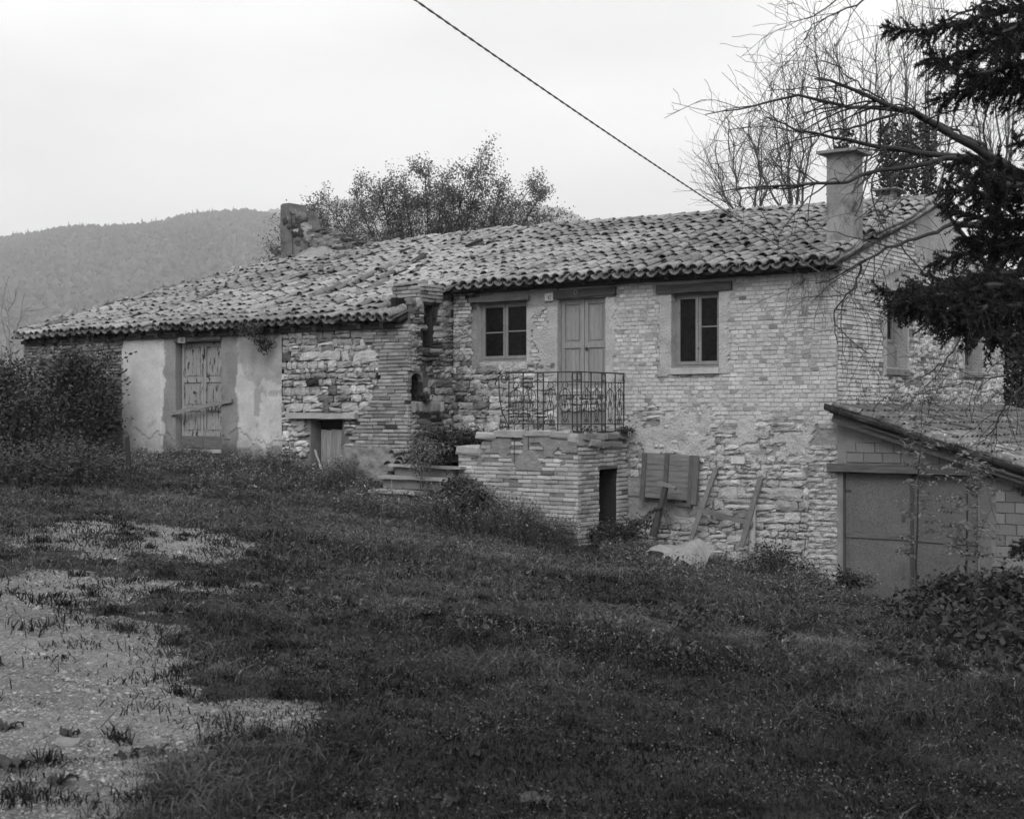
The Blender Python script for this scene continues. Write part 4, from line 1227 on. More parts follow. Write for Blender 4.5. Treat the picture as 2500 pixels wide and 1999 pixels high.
for k in range(70):
    u = random.uniform(690, 850); top = np.interp(u, [690, 718, 722, 762, 772, 850], [500, 500, 516, 516, 566, 594])
    v = random.uniform(top + 6, 640)
    p = onY(u, v, CY - 0.0)
    cst.add(M_front(p[0], p[2], random.uniform(0.14, 0.40), random.uniform(0.08, 0.20), 0.02 + random.uniform(-0.02, 0.02), CY + (0.05 if u > 722 else 0), 0.16, random.gauss(0, 0.08)), random.gauss(-0.3, 0.4))
for u, v in ((775, 560), (790, 566), (808, 572), (822, 580), (838, 588), (852, 594), (800, 582), (826, 592), (846, 600), (866, 606)):
    p = onY(u, v, CY)
    M = np.eye(4); M[:3, :3] = np.diag([0.4, 0.3, 0.09]); M[:3, 3] = (p[0], CY + 0.2, p[2]); cst.add(M, random.gauss(-0.3, 0.2))
cst.finish()
# mortar flashing round its foot
n = 26
A, B = np.meshgrid(np.linspace(-1, 1, n), np.linspace(0, 1, n))
pc = onY(757, 640, CY - 0.15)
Xs = pc[0] + A * 1.05 + B * 0.1
Ys = CY + 0.1 - B * 1.0
Zs = zroof(Xs, Ys) + 0.02 + 0.30 * np.clip(1 - B * 1.05, 0, 1) ** 1.2 * np.clip(1.2 - np.abs(A), 0, 1) + (fbm(Xs * 5, Ys * 5, 5, 4) - 0.5) * 0.16 - 0.12 * (B > 0.97) - 0.1 * (np.abs(A) > 0.97)
i = (np.arange(n - 1)[:, None] * n + np.arange(n - 1)[None, :]).ravel()
link('chimney_flashing', np_mesh('flashing', np.stack([Xs, Ys, Zs], -1).reshape(-1, 3), np.stack([i, i + n, i + n + 1, i + 1], 1)), M_MORTAR, wing)['tone'] = -0.35

# ================================================================== landing with stair block under the balcony
porch = thing('brick_landing', 'crumbling brick landing block under the iron railing with a dark doorway', 'landing', (-5.2, -0.8, -2.1))
PX0, PX1, PYF = -6.5, -3.95, -1.58
PH = (-0.92, -0.36, -2.6, -0.985)
ptop = lambda a: np.interp(a, [-6.52, -6.44, -6.02, -5.98, -5.70, -5.66, -5.0, -4.2, -3.9], [-0.80, -0.70, -0.66, -0.56, -0.54, -0.44, -0.44, -0.44, -0.48])
out_pf = lambda a, h: -0.006 + (fbm(a * 8, h * 8, 81, 3) - 0.5) * 0.03 + np.where((h > -1.05) & (fbm(a * 2, h * 2, 83, 3) > 0.5), 0.03, 0)
tone_pf = lambda a, h: np.where((h > -1.05) & (fbm(a * 2, h * 2, 83, 3) > 0.5), 0.05, -0.15) + (fbm(a * 3, h * 3, 84, 3) - 0.5) * 0.4
wall_sheet('front_face', FRONT(PYF), PX0, PX1, -2.8, -0.40, [], out_pf, tone_pf, 0.04, M_WMORTAR, porch, topf=ptop)
wall_sheet('side_face', SIDE(PX1), PYF, 0.0, -2.9, -0.42, [PH + (1.5,)], out_pf, tone_pf, 0.04, M_WMORTAR, porch, revtone=-0.88)  # passage sides toned near black, their shade put into the colour
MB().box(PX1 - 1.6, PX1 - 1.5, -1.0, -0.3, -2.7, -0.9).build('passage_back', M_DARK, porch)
MB().add([(PX0, PYF + 0.02, -2.6), (PX0, PYF + 0.02, -0.80), (PX0, -0.05, -0.80), (PX0, -0.05, -2.6)], [(0, 1, 2, 3)]).build('left_face', M_WMORTAR, porch, tone=-0.3)
MB().add([(PX0, PYF + 0.03, -0.72), (-6.0, PYF + 0.03, -0.68), (-5.7, PYF + 0.03, -0.50), (PX1 - 0.03, PYF + 0.03, -0.45), (PX1 - 0.03, -0.03, -0.45), (-5.7, -0.03, -0.50), (-6.0, -0.03, -0.68), (PX0, -0.03, -0.72)],
         [(0, 1, 6, 7), (1, 2, 5, 6), (2, 3, 4, 5)]).build('floor_bed', M_SOIL, porch)
pbt = [brick_template(0.28, 0.058, 0.007, 80 + s, 0.003) for s in range(6)]
pb = Pieces('brick', M_PBRICK, porch, pbt)
pcov = lambda a, h: h > -1.02 and float(fbm(np.array([a * 2]), np.array([h * 2]), 83, 3)[0]) > 0.5
lay(pb, M_front, PYF, PX0, PX1 + 0.012, -2.75, -0.45, 0.0705, 0.292, lambda a, h: h < float(ptop(a)) - 0.03 and not pcov(a, h) and random.random() > 0.015, out=0.010, oj=0.009, hj=0.10, joint=0.010, tonesd=0.17, dark=0.1, dep=0.1, wave=0.008)
lay(pb, M_side, PX1, PYF, -0.92, -2.75, -0.55, 0.0705, 0.30, lambda a, h: True, out=0.014, oj=0.012, hj=0.2, joint=0.012, tonesd=0.14, dark=0.06, dep=0.1, holes=[PH])
lay(pb, M_side, PX1, -0.36, -0.01, -2.75, -0.62, 0.074, 0.34, lambda a, h: True, out=0.03, oj=0.02, hj=0.1, joint=0.012, tonesd=0.14, dep=0.12, wave=0.01)
lay(pb, M_side, PX1, -0.93, -0.36, -0.98, -0.55, 0.072, 0.25, lambda a, h: random.random() > 0.1, out=0.03, oj=0.02, hj=0.2, joint=0.014, tonesd=0.16, dep=0.12)
pb.finish()
MB().box(PX1 - 0.3, PX1 + 0.03, -0.98, -0.30, -1.03, -0.985, jit=0.008).build('lintel', M_DWOOD, porch, tone=0.4)
psn = Pieces('edge_stone', M_SLAB, porch, [brick_template(0.5, 0.11, 0.018, 140 + s_, 0.02) for s_ in range(6)])
for a, w, z, hh in ((-6.25, 0.52, -0.72, 0.15), (-5.85, 0.42, -0.47, 0.11), (-5.35, 0.62, -0.42, 0.12), (-4.75, 0.55, -0.415, 0.11), (-4.28, 0.40, -0.43, 0.12), (-4.02, 0.2, -0.50, 0.16)):
    M = np.eye(4); M[:3, :3] = np.diag([w * 1.06, 0.4, hh * 1.1]); M[:3, 3] = (a, PYF + 0.14, z); psn.add(M, random.gauss(0.0, 0.08))
for y, z in ((-1.3, -0.47), (-0.95, -0.46), (-0.6, -0.47), (-0.25, -0.45), (-0.75, -0.60), (-0.4, -0.62), (-1.15, -0.58)):
    psn.add(M_side(y, z, 0.34, 0.12, 0.07 + random.uniform(-0.03, 0.04), PX1, 0.3, random.gauss(0, 0.08)), random.gauss(-0.2, 0.2))
for k in range(16):                                    # broken slabs on the landing, seen edge-on
    M = np.eye(4); M[:3, :3] = np.diag([random.uniform(0.3, 0.5), random.uniform(0.3, 0.4), 0.06]); M[:3, 3] = (random.uniform(-5.6, -4.1), random.uniform(-1.2, -0.2), -0.40 + random.uniform(-0.01, 0.02)); psn.add(M, random.gauss(0.05, 0.1))
psn.finish()

# steps
steps = thing('stone_steps', 'three overgrown stone slab steps beside the brick landing', 'steps', (-7.4, -2.0, -1.6))
for (u0, u1, v, Y) in ((949, 1123, 1134, -1.74), (921, 1092, 1163, -2.04), (899, 1012, 1196, -2.34)):
    p, q = onY(u0, v, Y - 0.02), onY(u1, v + 5, Y - 0.02)
    z = (p[2] + q[2]) / 2
    MB().bar((p[0], Y + 0.16, z - 0.02), (q[0], Y + 0.16, z - 0.03), 0.36, 0.05, jit=0.008, nseg=6).build('tread', M_SLAB, steps, tone=-0.1)
    MB().box(p[0] + 0.06, q[0] - 0.22, Y + 0.08, Y + 0.36, z - 0.22, z - 0.055, jit=0.006).build('riser', M_CEM, steps)
# earth bank above the steps
n = 24
A, B = np.meshgrid(np.linspace(-8.35, -6.42, n), np.linspace(-1.62, -0.05, n))
Z = -1.05 + 0.45 * sstep(-1.5, -0.2, B) + 0.12 * sstep(-7.4, -6.5, A) + (fbm(A * 4, B * 4, 7, 3) - 0.5) * 0.12
Z = np.where((A < XJ), -1.15, Z)
i = (np.arange(n - 1)[:, None] * n + np.arange(n - 1)[None, :]).ravel()
tag(link('earth_bank', np_mesh('earth_bank', np.stack([A, B, Z], -1).reshape(-1, 3), np.stack([i, i + 1, i + n + 1, i + n], 1), smooth=True), M_SOIL), kind='structure')
lt = [tile_template('cover', 5)]
for k, (u, v, yaw) in enumerate(((985, 1128, 0.1), (990, 1119, 0.15), (952, 1103, -0.2), (962, 1129, 0.2))):
    p = onY(u, v, -1.55)
    o = link('loose_tile', np_mesh('loose_tile', *lt[0], smooth=True), M_TILE)
    o.location = (p[0], -1.72 if k != 2 else -1.5, p[2] - 0.05); o.rotation_euler = (0.12, 0, yaw)
    tag(o, ['curved roof tile lying on top step, lower of the stacked pair', 'curved roof tile resting on another tile on top step', 'curved roof tile half buried in weeds above the steps', 'broken curved tile at left end of the top step'][k], 'tile', 'loose tiles on the steps')

# ================================================================== garage lean-to
gar = thing('garage_lean_to', 'lean-to garage of hollow blocks with closed board doors and mossy tiled roof', 'garage', (2.6, 3, -2.8))
GF = -0.03
zg = lambda X: 0.02 - 0.302 * np.asarray(X, float)
GDR = (0.10, 2.258, -3.2, -1.005)
wall_sheet('block_wall', FRONT(GF), 0.0, 5.2, -3.2, 0.0, [GDR + (0.25,)], lambda a, h: -0.015 + (fbm(a * 6, h * 6, 3, 3) - 0.5) * 0.02 + np.where((a > 2.258) & (a < 2.50 + ragged(a, h, 0.06, 7)) & (h < -1.0), 0.03, 0),
           lambda a, h: np.where((a > 2.258) & (a < 2.50 + ragged(a, h, 0.06, 7)), -0.15, 0.25) + (fbm(a * 2, h * 2, 5, 3) - 0.5) * 0.3, 0.05, M_CEM, gar, topf=lambda a: zg(a) - 0.13)
gbl = Pieces('block', M_BLOCK, gar, [brick_template(0.3, 0.155, 0.006, 120 + s, 0.004) for s in range(4)])
lay(gbl, M_front, GF, 0.16, 2.2, -0.845, 0.0, 0.158, 0.305, lambda a, h: h + 0.07 < float(zg(a)) - 0.18, out=0.008, oj=0.003, hj=0.04, joint=0.01, tonesd=0.08, dark=0.0, dep=0.08, holes=[(0.1, 0.26, -0.42, -0.25)])
lay(gbl, M_front, GF, 2.52, 5.2, -3.2, -0.7, 0.165, 0.305, lambda a, h: h + 0.07 < float(zg(a)) - 0.18, out=0.008, oj=0.005, hj=0.04, joint=0.01, tonesd=0.14, dark=0.0, dep=0.08)
gbl.finish()
MB().bar((-0.13, GF - 0.06, -0.925), (2.5, GF - 0.06, -0.935), 0.10, 0.13, jit=0.006, nseg=6).build('lintel', M_DWOOD, gar, tone=0.75)
for k, (x0, x1) in enumerate(((0.115, 1.198), (1.226, 2.245))):
    lf = MB().box(x0, x1, GF + 0.08, GF + 0.10, -3.1, -1.02).build('door_leaf', M_BOARD, gar, tone=-0.03 if k else 0.05)
    MB().bar((x0 + 0.01, GF + 0.065, -1.99 - 0.01 * k), (x1 - 0.01, GF + 0.065, -1.985 - 0.02 * k), 0.02, 0.105, jit=0.002).build('batten', M_WOODH, lf, tone=-0.3)
MB().tube([(1.19, GF + 0.045, -1.98), (1.25, GF + 0.04, -1.985)], 0.018, 6).build('latch', M_IRON, gar)
for hx in (0.115, 2.145):
    for hz_ in (-1.3, -2.55):
        MB().box(hx, hx + 0.1, GF + 0.068, GF + 0.078, hz_ - 0.02, hz_ + 0.02).build('hinge', M_IRON, gar, tone=0.6)
MB().box(1.06, 1.085, GF + 0.05, GF + 0.078, -1.75, -1.62).build('handle', M_IRON, gar, tone=0.8)
MB().box(1.185, 1.238, GF + 0.055, GF + 0.078, -3.0, -1.03).build('cover_strip', M_WOOD, gar, tone=-0.6)
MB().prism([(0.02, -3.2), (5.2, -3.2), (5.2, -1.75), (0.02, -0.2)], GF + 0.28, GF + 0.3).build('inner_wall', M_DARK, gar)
MB().box(5.2, 5.3, GF, 8.4, -3.2, -1.75).build('side_wall', M_CEM, gar)
# roof structure
m = MB()
Xs = np.linspace(-0.02, 5.9, 8)
V = [(x, y, float(zg(x)) + dz) for x in (-0.0, 5.9) for y in (-0.33, 8.5) for dz in (-0.02, -0.07)]
m.add(V, [(0, 2, 6, 4), (1, 5, 7, 3), (0, 4, 5, 1), (2, 3, 7, 6), (0, 1, 3, 2), (4, 6, 7, 5)]); m.build('roof_deck', M_ROOFDECK, gar)
MB().bar((0.02, -0.20, float(zg(0.02)) - 0.15), (3.9, -0.20, float(zg(3.9)) - 0.15), 0.12, 0.13, jit=0.006, nseg=6).build('rafter', M_DWOOD, gar, tone=0.7)
MB().bar((0.55, -0.30, float(zg(0.55)) - 0.10), (1.75, -0.30, float(zg(1.75)) - 0.10), 0.05, 0.03, jit=0.004, nseg=3).build('fascia_board', M_WOODH, gar, tone=-0.3)
MB().bar((2.0, -0.30, float(zg(2.0)) - 0.11), (3.6, -0.30, float(zg(3.6)) - 0.12), 0.05, 0.03, jit=0.004, nseg=3).build('fascia_board', M_WOODH, gar, tone=-0.2)
gt = Pieces('roof_tile', M_GTILE, gar, COVER, smooth=True)
gch = Pieces('channel_tile', M_GTILE, gar, CHAN, smooth=True)
sl = math.atan(0.302)
def g_M(X, Y, lift, yaw=0.0, roll=0.0, pitch=0.0, sc=1.0):
    R = Matrix.Rotation(math.pi / 2 + yaw, 3, 'Z') @ Matrix.Rotation(sl + pitch, 3, 'X') @ Matrix.Rotation(roll, 3, 'Y')
    M = np.eye(4); M[:3, :3] = np.array(R) * sc; M[:3, 3] = (X, Y, float(zg(X)) + lift); return M
y = -0.36; c = 0
while y < 8.4:
    x = 5.9
    while x > 0.35:
        tn = random.gauss(0, 0.18) + (0.25 if x > 1.6 and y < 1.5 else -0.15)
        gt.add(g_M(x, y + random.gauss(0, 0.008), 0.055 + random.uniform(-0.006, 0.01), random.gauss(0, 0.04), random.gauss(0, 0.05), -0.03), tn, 0.08)
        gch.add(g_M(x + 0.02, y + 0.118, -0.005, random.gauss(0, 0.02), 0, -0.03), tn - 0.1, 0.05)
        x -= 0.335
    y += 0.235; c += 1
gt.finish(); gch.finish()
# dark channel tile forming the verge lip
gv = Pieces('verge_tile', M_GTILE, gar, [tile_template('channel', 70, 0.095, 0.085, 0.5)])
for k in range(13):
    gv.add(g_M(0.42 + k * 0.43, -0.40, -0.045, random.gauss(0, 0.02), 0.45, random.gauss(-0.02, 0.02)), random.gauss(-0.6, 0.06), 0.1)
gv.finish()
# ================================================================== wrought-iron balcony railing
rail = thing('balcony_railing', 'rusty wrought-iron balcony railing with looped ornaments on the landing edge', 'railing', (-4.7, -1.55, -0.42))
RXL, RXR, RYF = -5.42, -4.0, -1.53
ZT, ZT2, ZB2, ZB = 0.635, 0.47, -0.25, -0.385
front = lambda t: np.array([RXL + (RXR - RXL) * t, RYF, 0.0])
side = lambda t: np.array([RXR, RYF + (0.03 - RYF) * t, 0.0])
def rod(pts, r, name, tone=0.0, ns=5):
    return MB().tube(pts, r, ns).build(name, M_IRON, rail, tone=tone)
V3 = lambda p, z: (p[0], p[1], z)
for nm, z, r in (('top_rail', ZT, 0.012), ('middle_rail', ZT2, 0.009), ('lower_rail', ZB2, 0.008), ('bottom_rail', ZB, 0.013)):
    rod([V3(front(0), z), V3(front(1), z)], r, nm); rod([V3(side(0), z), V3(side(1), z)], r, nm)
def ring(c, d, r, name='ring'):
    t = np.linspace(0, 2 * math.pi, 13)
    rod([(c[0] + d[0] * r * math.cos(a), c[1] + d[1] * r * math.cos(a), c[2] + r * math.sin(a)) for a in t], 0.007, name)
def motif(base, d):
    """keyhole figure: head ring, arched shoulders, loop, long pointed body, curled feet"""
    m = MB()
    def P(x, z): return (base[0] + d[0] * x, base[1] + d[1] * x, z)
    R = 0.007
    t = np.linspace(0, 2 * math.pi, 13)
    m.tube([P(0.055 * math.cos(a), 0.415 + 0.055 * math.sin(a)) for a in t], R, 5, cap=False)
    for s in (-1, 1):
        m.tube([P(0, 0.36)] + [P(s * (0.118 * math.sin(a)), 0.22 + 0.13 * math.cos(a)) for a in np.linspace(0.15, 1.5, 6)] + [P(s * 0.12, 0.15)], R, 5)
        m.tube([P(0, 0.03), P(s * 0.02, 0.17), P(s * 0.04, 0.27), P(s * 0.03, 0.33), P(0, 0.36)], R, 5)
        m.tube([P(0, 0.14), P(s * 0.04, 0.125), P(s * 0.058, 0.07), P(s * 0.06, -0.03), P(s * 0.058, 0.0 - 0.1), P(s * 0.015, -0.22)], R, 5)
        m.tube([P(s * 0.12, 0.11), P(s * 0.12, 0.05), P(s * 0.085, 0.0), P(s * 0.065, 0.01)], R * 0.8, 5)
        m.tube([P(s * 0.008, -0.24), P(s * 0.05, -0.25), P(s * 0.078, -0.21), P(s * 0.06, -0.17), P(s * 0.04, -0.19)], R * 0.9, 5)
    m.tube([P(0, -0.22), P(0, -0.05)], R * 0.8, 5)
    m.build('ornament', M_IRON, rail)
fd, sdv = (1.0, 0.0), (0.0, 1.0)
bars_f = [0.0, 0.215, 0.43, 0.515, 0.725, 0.935]
for t in bars_f + [1.0]: rod([V3(front(t), ZB), V3(front(t), ZT)], 0.012, 'post')
for t in (0.085, 0.28, 0.50, 0.575, 0.78, 0.965): rod([V3(side(t), ZB), V3(side(t), ZT)], 0.012, 'post')
for t in (0.105, 0.32, 0.62, 0.83): motif(front(t), fd)
for t in (0.19, 0.395, 0.675, 0.875): motif(side(t), sdv)
for t, f, d in ((0.472, front, fd), (0.968, front, fd), (0.045, side, sdv), (0.537, side, sdv), (0.985, side, sdv)):
    c = f(t); ring((c[0], c[1], (ZT + ZT2) / 2), d, 0.062); ring((c[0], c[1], (ZB + ZB2) / 2), d, 0.05)
def spiral(cx, cz, r0, r1, a0, a1, n=26):
    return [(cx + (r0 + (r1 - r0) * k / n) * math.cos(a0 + (a1 - a0) * k / n), RYF, cz + (r0 + (r1 - r0) * k / n) * math.sin(a0 + (a1 - a0) * k / n)) for k in range(n + 1)]
rod([(RXL - 0.30, RYF, 0.43), (RXL - 0.27, RYF, 0.52), (RXL - 0.19, RYF, 0.60)] + spiral(RXL - 0.11, 0.54, 0.09, 0.025, math.pi * 0.55, -math.pi * 3.0), 0.012, 'scroll')
rod([(RXL - 0.22, RYF, 0.58), (RXL - 0.21, RYF, 0.25), (RXL - 0.15, RYF, -0.05), (RXL - 0.04, RYF, -0.22), (RXL - 0.01, RYF, -0.30)] + spiral(RXL - 0.12, -0.28, 0.11, 0.02, 0.0, -math.pi * 3.2), 0.011, 'scroll')
for t in (0.125, 0.335): rod([(front(t)[0], RYF - 0.08, -0.2), (front(t)[0], RYF - 0.09, -0.95 if t < 0.2 else -0.7)], 0.006, 'hanging_wire')

# ================================================================== number plates
def plate(x0, x1, z0, z1, y, text, label, tilt, size, tone):
    t = thing('number_plate', label, 'plate', ((x0 + x1) / 2, y, z0), 'house number plates')
    t.rotation_euler = (0, tilt, 0)
    def loc(o):
        o.matrix_parent_inverse = Matrix.Identity(4); return o
    w, h = (x1 - x0) / 2, z1 - z0
    loc(MB().box(-w, w, 0, 0.02, 0, h).build('panel', M_PLATE, t, tone=tone))
    m = MB(); b = 0.006
    m.box(-w, w, -0.003, -0.0005, h - b, h); m.box(-w, w, -0.003, -0.0005, 0, b); m.box(-w, -w + b, -0.003, -0.0005, b, h - b); m.box(w - b, w, -0.003, -0.0005, b, h - b)
    loc(m.build('border', M_PLATE, t, tone=tone - 0.25))
    cu = bpy.data.curves.new('numeral', 'FONT'); cu.body = text; cu.size = size; cu.extrude = 0.001; cu.align_x = 'CENTER'; cu.shear = 0.25; cu.space_character = 1.15
    co = bpy.data.objects.new('numeral_curve', cu); COL.objects.link(co)
    bpy.context.view_layer.update()
    me = bpy.data.meshes.new_from_object(co.evaluated_get(bpy.context.evaluated_depsgraph_get()))
    bpy.data.objects.remove(co)
    me.transform(Matrix.Translation((0.01, -0.0035, h * 0.16)) @ Matrix.Rotation(math.pi / 2, 4, 'X') @ Matrix.Diagonal((0.8, 1.15, 1, 1)))
    loc(link('numeral', me, M_INK, t))
plate(-5.67, -5.485, 1.99, 2.135, -0.075, '42', 'small pale plate reading 42 beside the balcony door lintel', 0.0, 0.095, 0.0)
plate(-14.19, -13.95, 1.40, 1.545, WY - 0.095, '43', 'small tilted plate reading 43 at the corner of the peeling door', 0.06, 0.095, -0.3)

# ================================================================== loose timber along the front wall
def plank(name, label, cat, p0, p1, w, t, up, mat_, tone=0.0, jit=0.004, group=None):
    p0, p1 = Vector(p0), Vector(p1)
    o = MB().bar(p0, p1, w, t, up=up, jit=jit, nseg=5).build(name, mat_)
    o['tone'] = tone
    return tag(o, label, cat, group)
def lean(u0, v0, u1, v1, y0, y1): return onY(u0, v0, y0), onY(u1, v1, y1)
p, q = lean(416, 1010, 566, 978, WY - 0.06, WY - 0.06)
plank('nailed_plank', 'weathered plank nailed slantwise across the peeling door', 'plank', p, q, 0.035, 0.085, (0, 0, 1), M_WOODH, 0.25)
p, q = lean(1674, 1352, 1749, 1142, -0.42, -0.07)
plank('leaning_plank', 'long plank leaning against stone wall right of the wooden shutter', 'plank', p, q, 0.085, 0.03, (0, -1, 0.2), M_WOOD, 0.0, group='planks leaning on the stone wall')
p, q = lean(1810, 1335, 1857, 1167, -0.38, -0.07)
plank('leaning_plank', 'shorter plank leaning over the pale pipe by the stone wall', 'plank', p, q, 0.09, 0.03, (0, -1, 0.2), M_WOOD, -0.15, group='planks leaning on the stone wall')
p, q = lean(1692, 1241, 1838, 1279, -0.24, -0.26)
plank('slanting_board', 'moulded board slanting between the two leaning planks', 'plank', p, q, 0.03, 0.085, (0, 0, 1), M_WOODH, -0.1)
p, q = lean(769, 1098, 793, 1170, WY - 0.05, WY - 0.35)
plank('leaning_stick', 'thin pale stick leaning beside the small cellar door', 'stick', q, p, 0.03, 0.025, (0, -1, 0), M_STRAW, 0.4)
# shutter of horizontal boards with upright battens
shut = thing('wooden_shutter', 'weathered board shutter with upright battens leaning on the stone wall', 'shutter', (-3.0, -0.1, -1.5))
def sp(s, t, d):
    """point on the shutter: s across, t up, d out of its face"""
    a = np.array([-3.57, -0.14, -1.53]); b = np.array([-2.45, -0.14, -1.56]); c = np.array([-3.565, -0.06, -0.755])
    return a + (b - a) * s + (c - a) * t + np.array([0, -1, 0.1]) * d
for k in range(8):
    a, b = sp(0.03, (k + 0.5) / 8, 0), sp(0.97, (k + 0.5) / 8, 0)
    MB().bar(a, b, 0.022, 0.092, up=(0, 0, 1), jit=0.0025, nseg=3).build('board', M_WOODH, shut, tone=random.uniform(0.0, 0.25))
for s, w, e, tn in ((0.03, 0.085, -0.07, -0.35), (0.43, 0.08, -0.14, -0.45), (0.865, 0.075, -0.14, -0.45), (0.945, 0.105, -0.08, -0.3)):
    MB().bar(sp(s, e, 0.03), sp(s, 0.99, 0.03), w, 0.03, up=(0, -1, 0), jit=0.003, nseg=3).build('batten', M_WOOD, shut, tone=tn)
# T-shaped stump post
tp = thing('stump_post', 'dark leaning stump with a short board nailed across its top', 'post', onY(1594, 1300, -0.55))
p, q = onY(1594, 1310, -0.6), onY(1625, 1190, -0.45)
MB().tube([p, p * 0.6 + q * 0.4, p * 0.25 + q * 0.75, q], [0.075, 0.065, 0.05, 0.055], 8).build('stump', M_BARK, tp, tone=0.2)
MB().bar(onY(1608, 1178, -0.47), onY(1650, 1193, -0.47), 0.09, 0.05, jit=0.003).build('cross_board', M_WOODH, tp, tone=0.1)
# pipe stub
pp = MB(); a, b = onY(1838, 1250, -0.14), onY(1836, 1350, -0.16)
pp.tube([a + np.array([0, 0.06, 0.06]), a + np.array([0, 0.0, 0.0]), a * 0.8 + b * 0.2, b], [0.045, 0.05, 0.052, 0.055], 12)
tag(pp.build('drain_pipe', M_PIPE), 'pale drain pipe stub at foot of the stone wall behind a plank', 'pipe')
# pale tile set in the wall
MB().box(onY(1788, 1132, 0)[0], onY(1821, 1114, 0)[0], -0.055, 0.02, onY(1800, 1132, 0)[2], onY(1800, 1114, 0)[2], jit=0.003).build('patch_tile', M_PLASTER, farm, tone=0.2)
# crumpled sheet over rubbish
n = 22
A, B = np.meshgrid(np.linspace(0, 1, n), np.linspace(0, 1, n))
c0 = onY(1600, 1328, -1.3); c1 = onY(1738, 1342, -1.1)
Xs = c0[0] + (c1[0] - c0[0]) * A + 0.1 * B; Ys = -1.3 - 0.6 * B + 0.2 * A
Zs = c0[2] + (c1[2] - c0[2]) * A + 0.06 * np.sin(A * 9) * B - 0.14 * B ** 1.5 - 0.30 * np.clip(A - 0.72, 0, 1) / 0.28 * B ** 0.6 + (fbm(A * 6, B * 6, 12, 3) - 0.5) * 0.10
Zs = Zs + 0.16 * np.exp(-((A - 0.75) / 0.2) ** 2) * (1 - B)
keep = ~(((A < 0.32) & (B > 0.55 + 0.25 * vnoise(A * 9, B * 0, 4))) | ((A > 0.35) & (A < 0.6) & (B > 0.75 + 0.2 * vnoise(A * 12, B * 0, 6))))
i = (np.arange(n - 1)[:, None] * n + np.arange(n - 1)[None, :]); i = i[keep[:-1, :-1]]
Vt = np.stack([Xs, Ys, Zs], -1).reshape(-1, 3)
Vb = Vt - np.array([0, 0, 0.006])
Qt = np.stack([i, i + 1, i + n + 1, i + n], 1)
so = link('crumpled_sheet', np_mesh('crumpled_sheet', np.concatenate([Vt, Vb]), np.concatenate([Qt, Qt[:, ::-1] + n * n])), M_SHEET)
so['tone'] = -0.22
tag(so, 'crumpled pale sheet lying in weeds before the stone wall', 'sheet')
# old fence post at the left
b = on_ground(317, 1178); b[2] -= 0.1
tt_ = b + np.array([-0.05, 0.0, 0.0]); dep_ = proj(b)[2][0]
tp_ = at(310, 1066, dep_)
tag(MB().bar(b, tp_, 0.08, 0.07, jit=0.008, nseg=5).build('fence_post', M_BARK, tone=-0.2), 'dark weathered fence post standing before the white plaster', 'post')
# insulated cable from the corner of the house to a pole behind the viewer
ca = np.array([-0.12, -0.14, 2.12]); cb = at(1044, -2, 12.5)
d = (cb - ca)
pts = []
for t in np.linspace(0, 1.55, 40):
    p = ca + d * t; p[2] -= 0.10 * math.sin(math.pi * min(t / 1.55, 1)) * 1.0
    pts.append(p)
pole_top = pts[-1]
cbl = thing('overhead_cable', 'twisted overhead cable running down from upper sky to the house corner', 'cable', tuple(ca))
m = NPM()
t = np.linspace(0, 1, 420); P = np.stack([np.interp(t, np.linspace(0, 1, 40), np.array(pts)[:, k]) for k in range(3)], 1)
sx = np.array([CS, SN, 0]); 
for ph, tn in ((0, 2.0), (math.pi, 6.0)):
    L_ = np.linalg.norm(pts[-1] - pts[0])
    a = t * L_ / 0.28 * 2 * math.pi + ph
    Q = P + (np.cos(a)[:, None] * sx + np.sin(a)[:, None] * np.array([0, 0, 1.0])) * 0.0055
    m2 = NPM(); m2.tubes([(Q, 0.0062)], 5); m2.build('strand', M_CABLE, cbl)['tone'] = tn
pole = thing('utility_pole', 'timber utility pole carrying the cable, left of the viewer', 'pole', (pole_top[0], pole_top[1], float(ground_z(pole_top[0], pole_top[1]))))
MB().tube([(pole_top[0], pole_top[1], float(ground_z(pole_top[0], pole_top[1])) - 0.3), (pole_top[0], pole_top[1], pole_top[2] + 0.3)], [0.13, 0.09], 12).build('shaft', M_BARK, pole)
MB().tube([(pole_top[0], pole_top[1], pole_top[2]), (pole_top[0], pole_top[1], pole_top[2] + 0.06)], [0.12, 0.12], 12).build('collar', M_IRON, pole)
# conduit up the gable
cond = thing('wall_conduit', 'pair of pale cables clipped slantwise across the gable wall', 'conduit', (0.05, 0.6, 1.95))
P0, P1 = onX(2084, 706, 0.06), onX(2260, 628, 0.06)
for o in (0.0, 0.03):
    MB().tube([P0 + np.array([0, 0, o]), P1 + np.array([0, 0, o])], 0.009, 6).build('cable', M_CONDUIT, cond)
Pa = onY(1996, 648, -0.13)
MB().tube([np.array([-0.12, -0.14, 2.13]), np.array([0.06, -0.05, 2.05]), P0], 0.009, 6).build('cable', M_CONDUIT, cond)
for k in range(14):
    c = P0 + (P1 - P0) * (k + 0.5) / 14
    MB().box(c[0] - 0.01, c[0] + 0.014, c[1] - 0.012, c[1] + 0.012, c[2] - 0.015, c[2] + 0.045).build('clip', M_CABLE, cond)
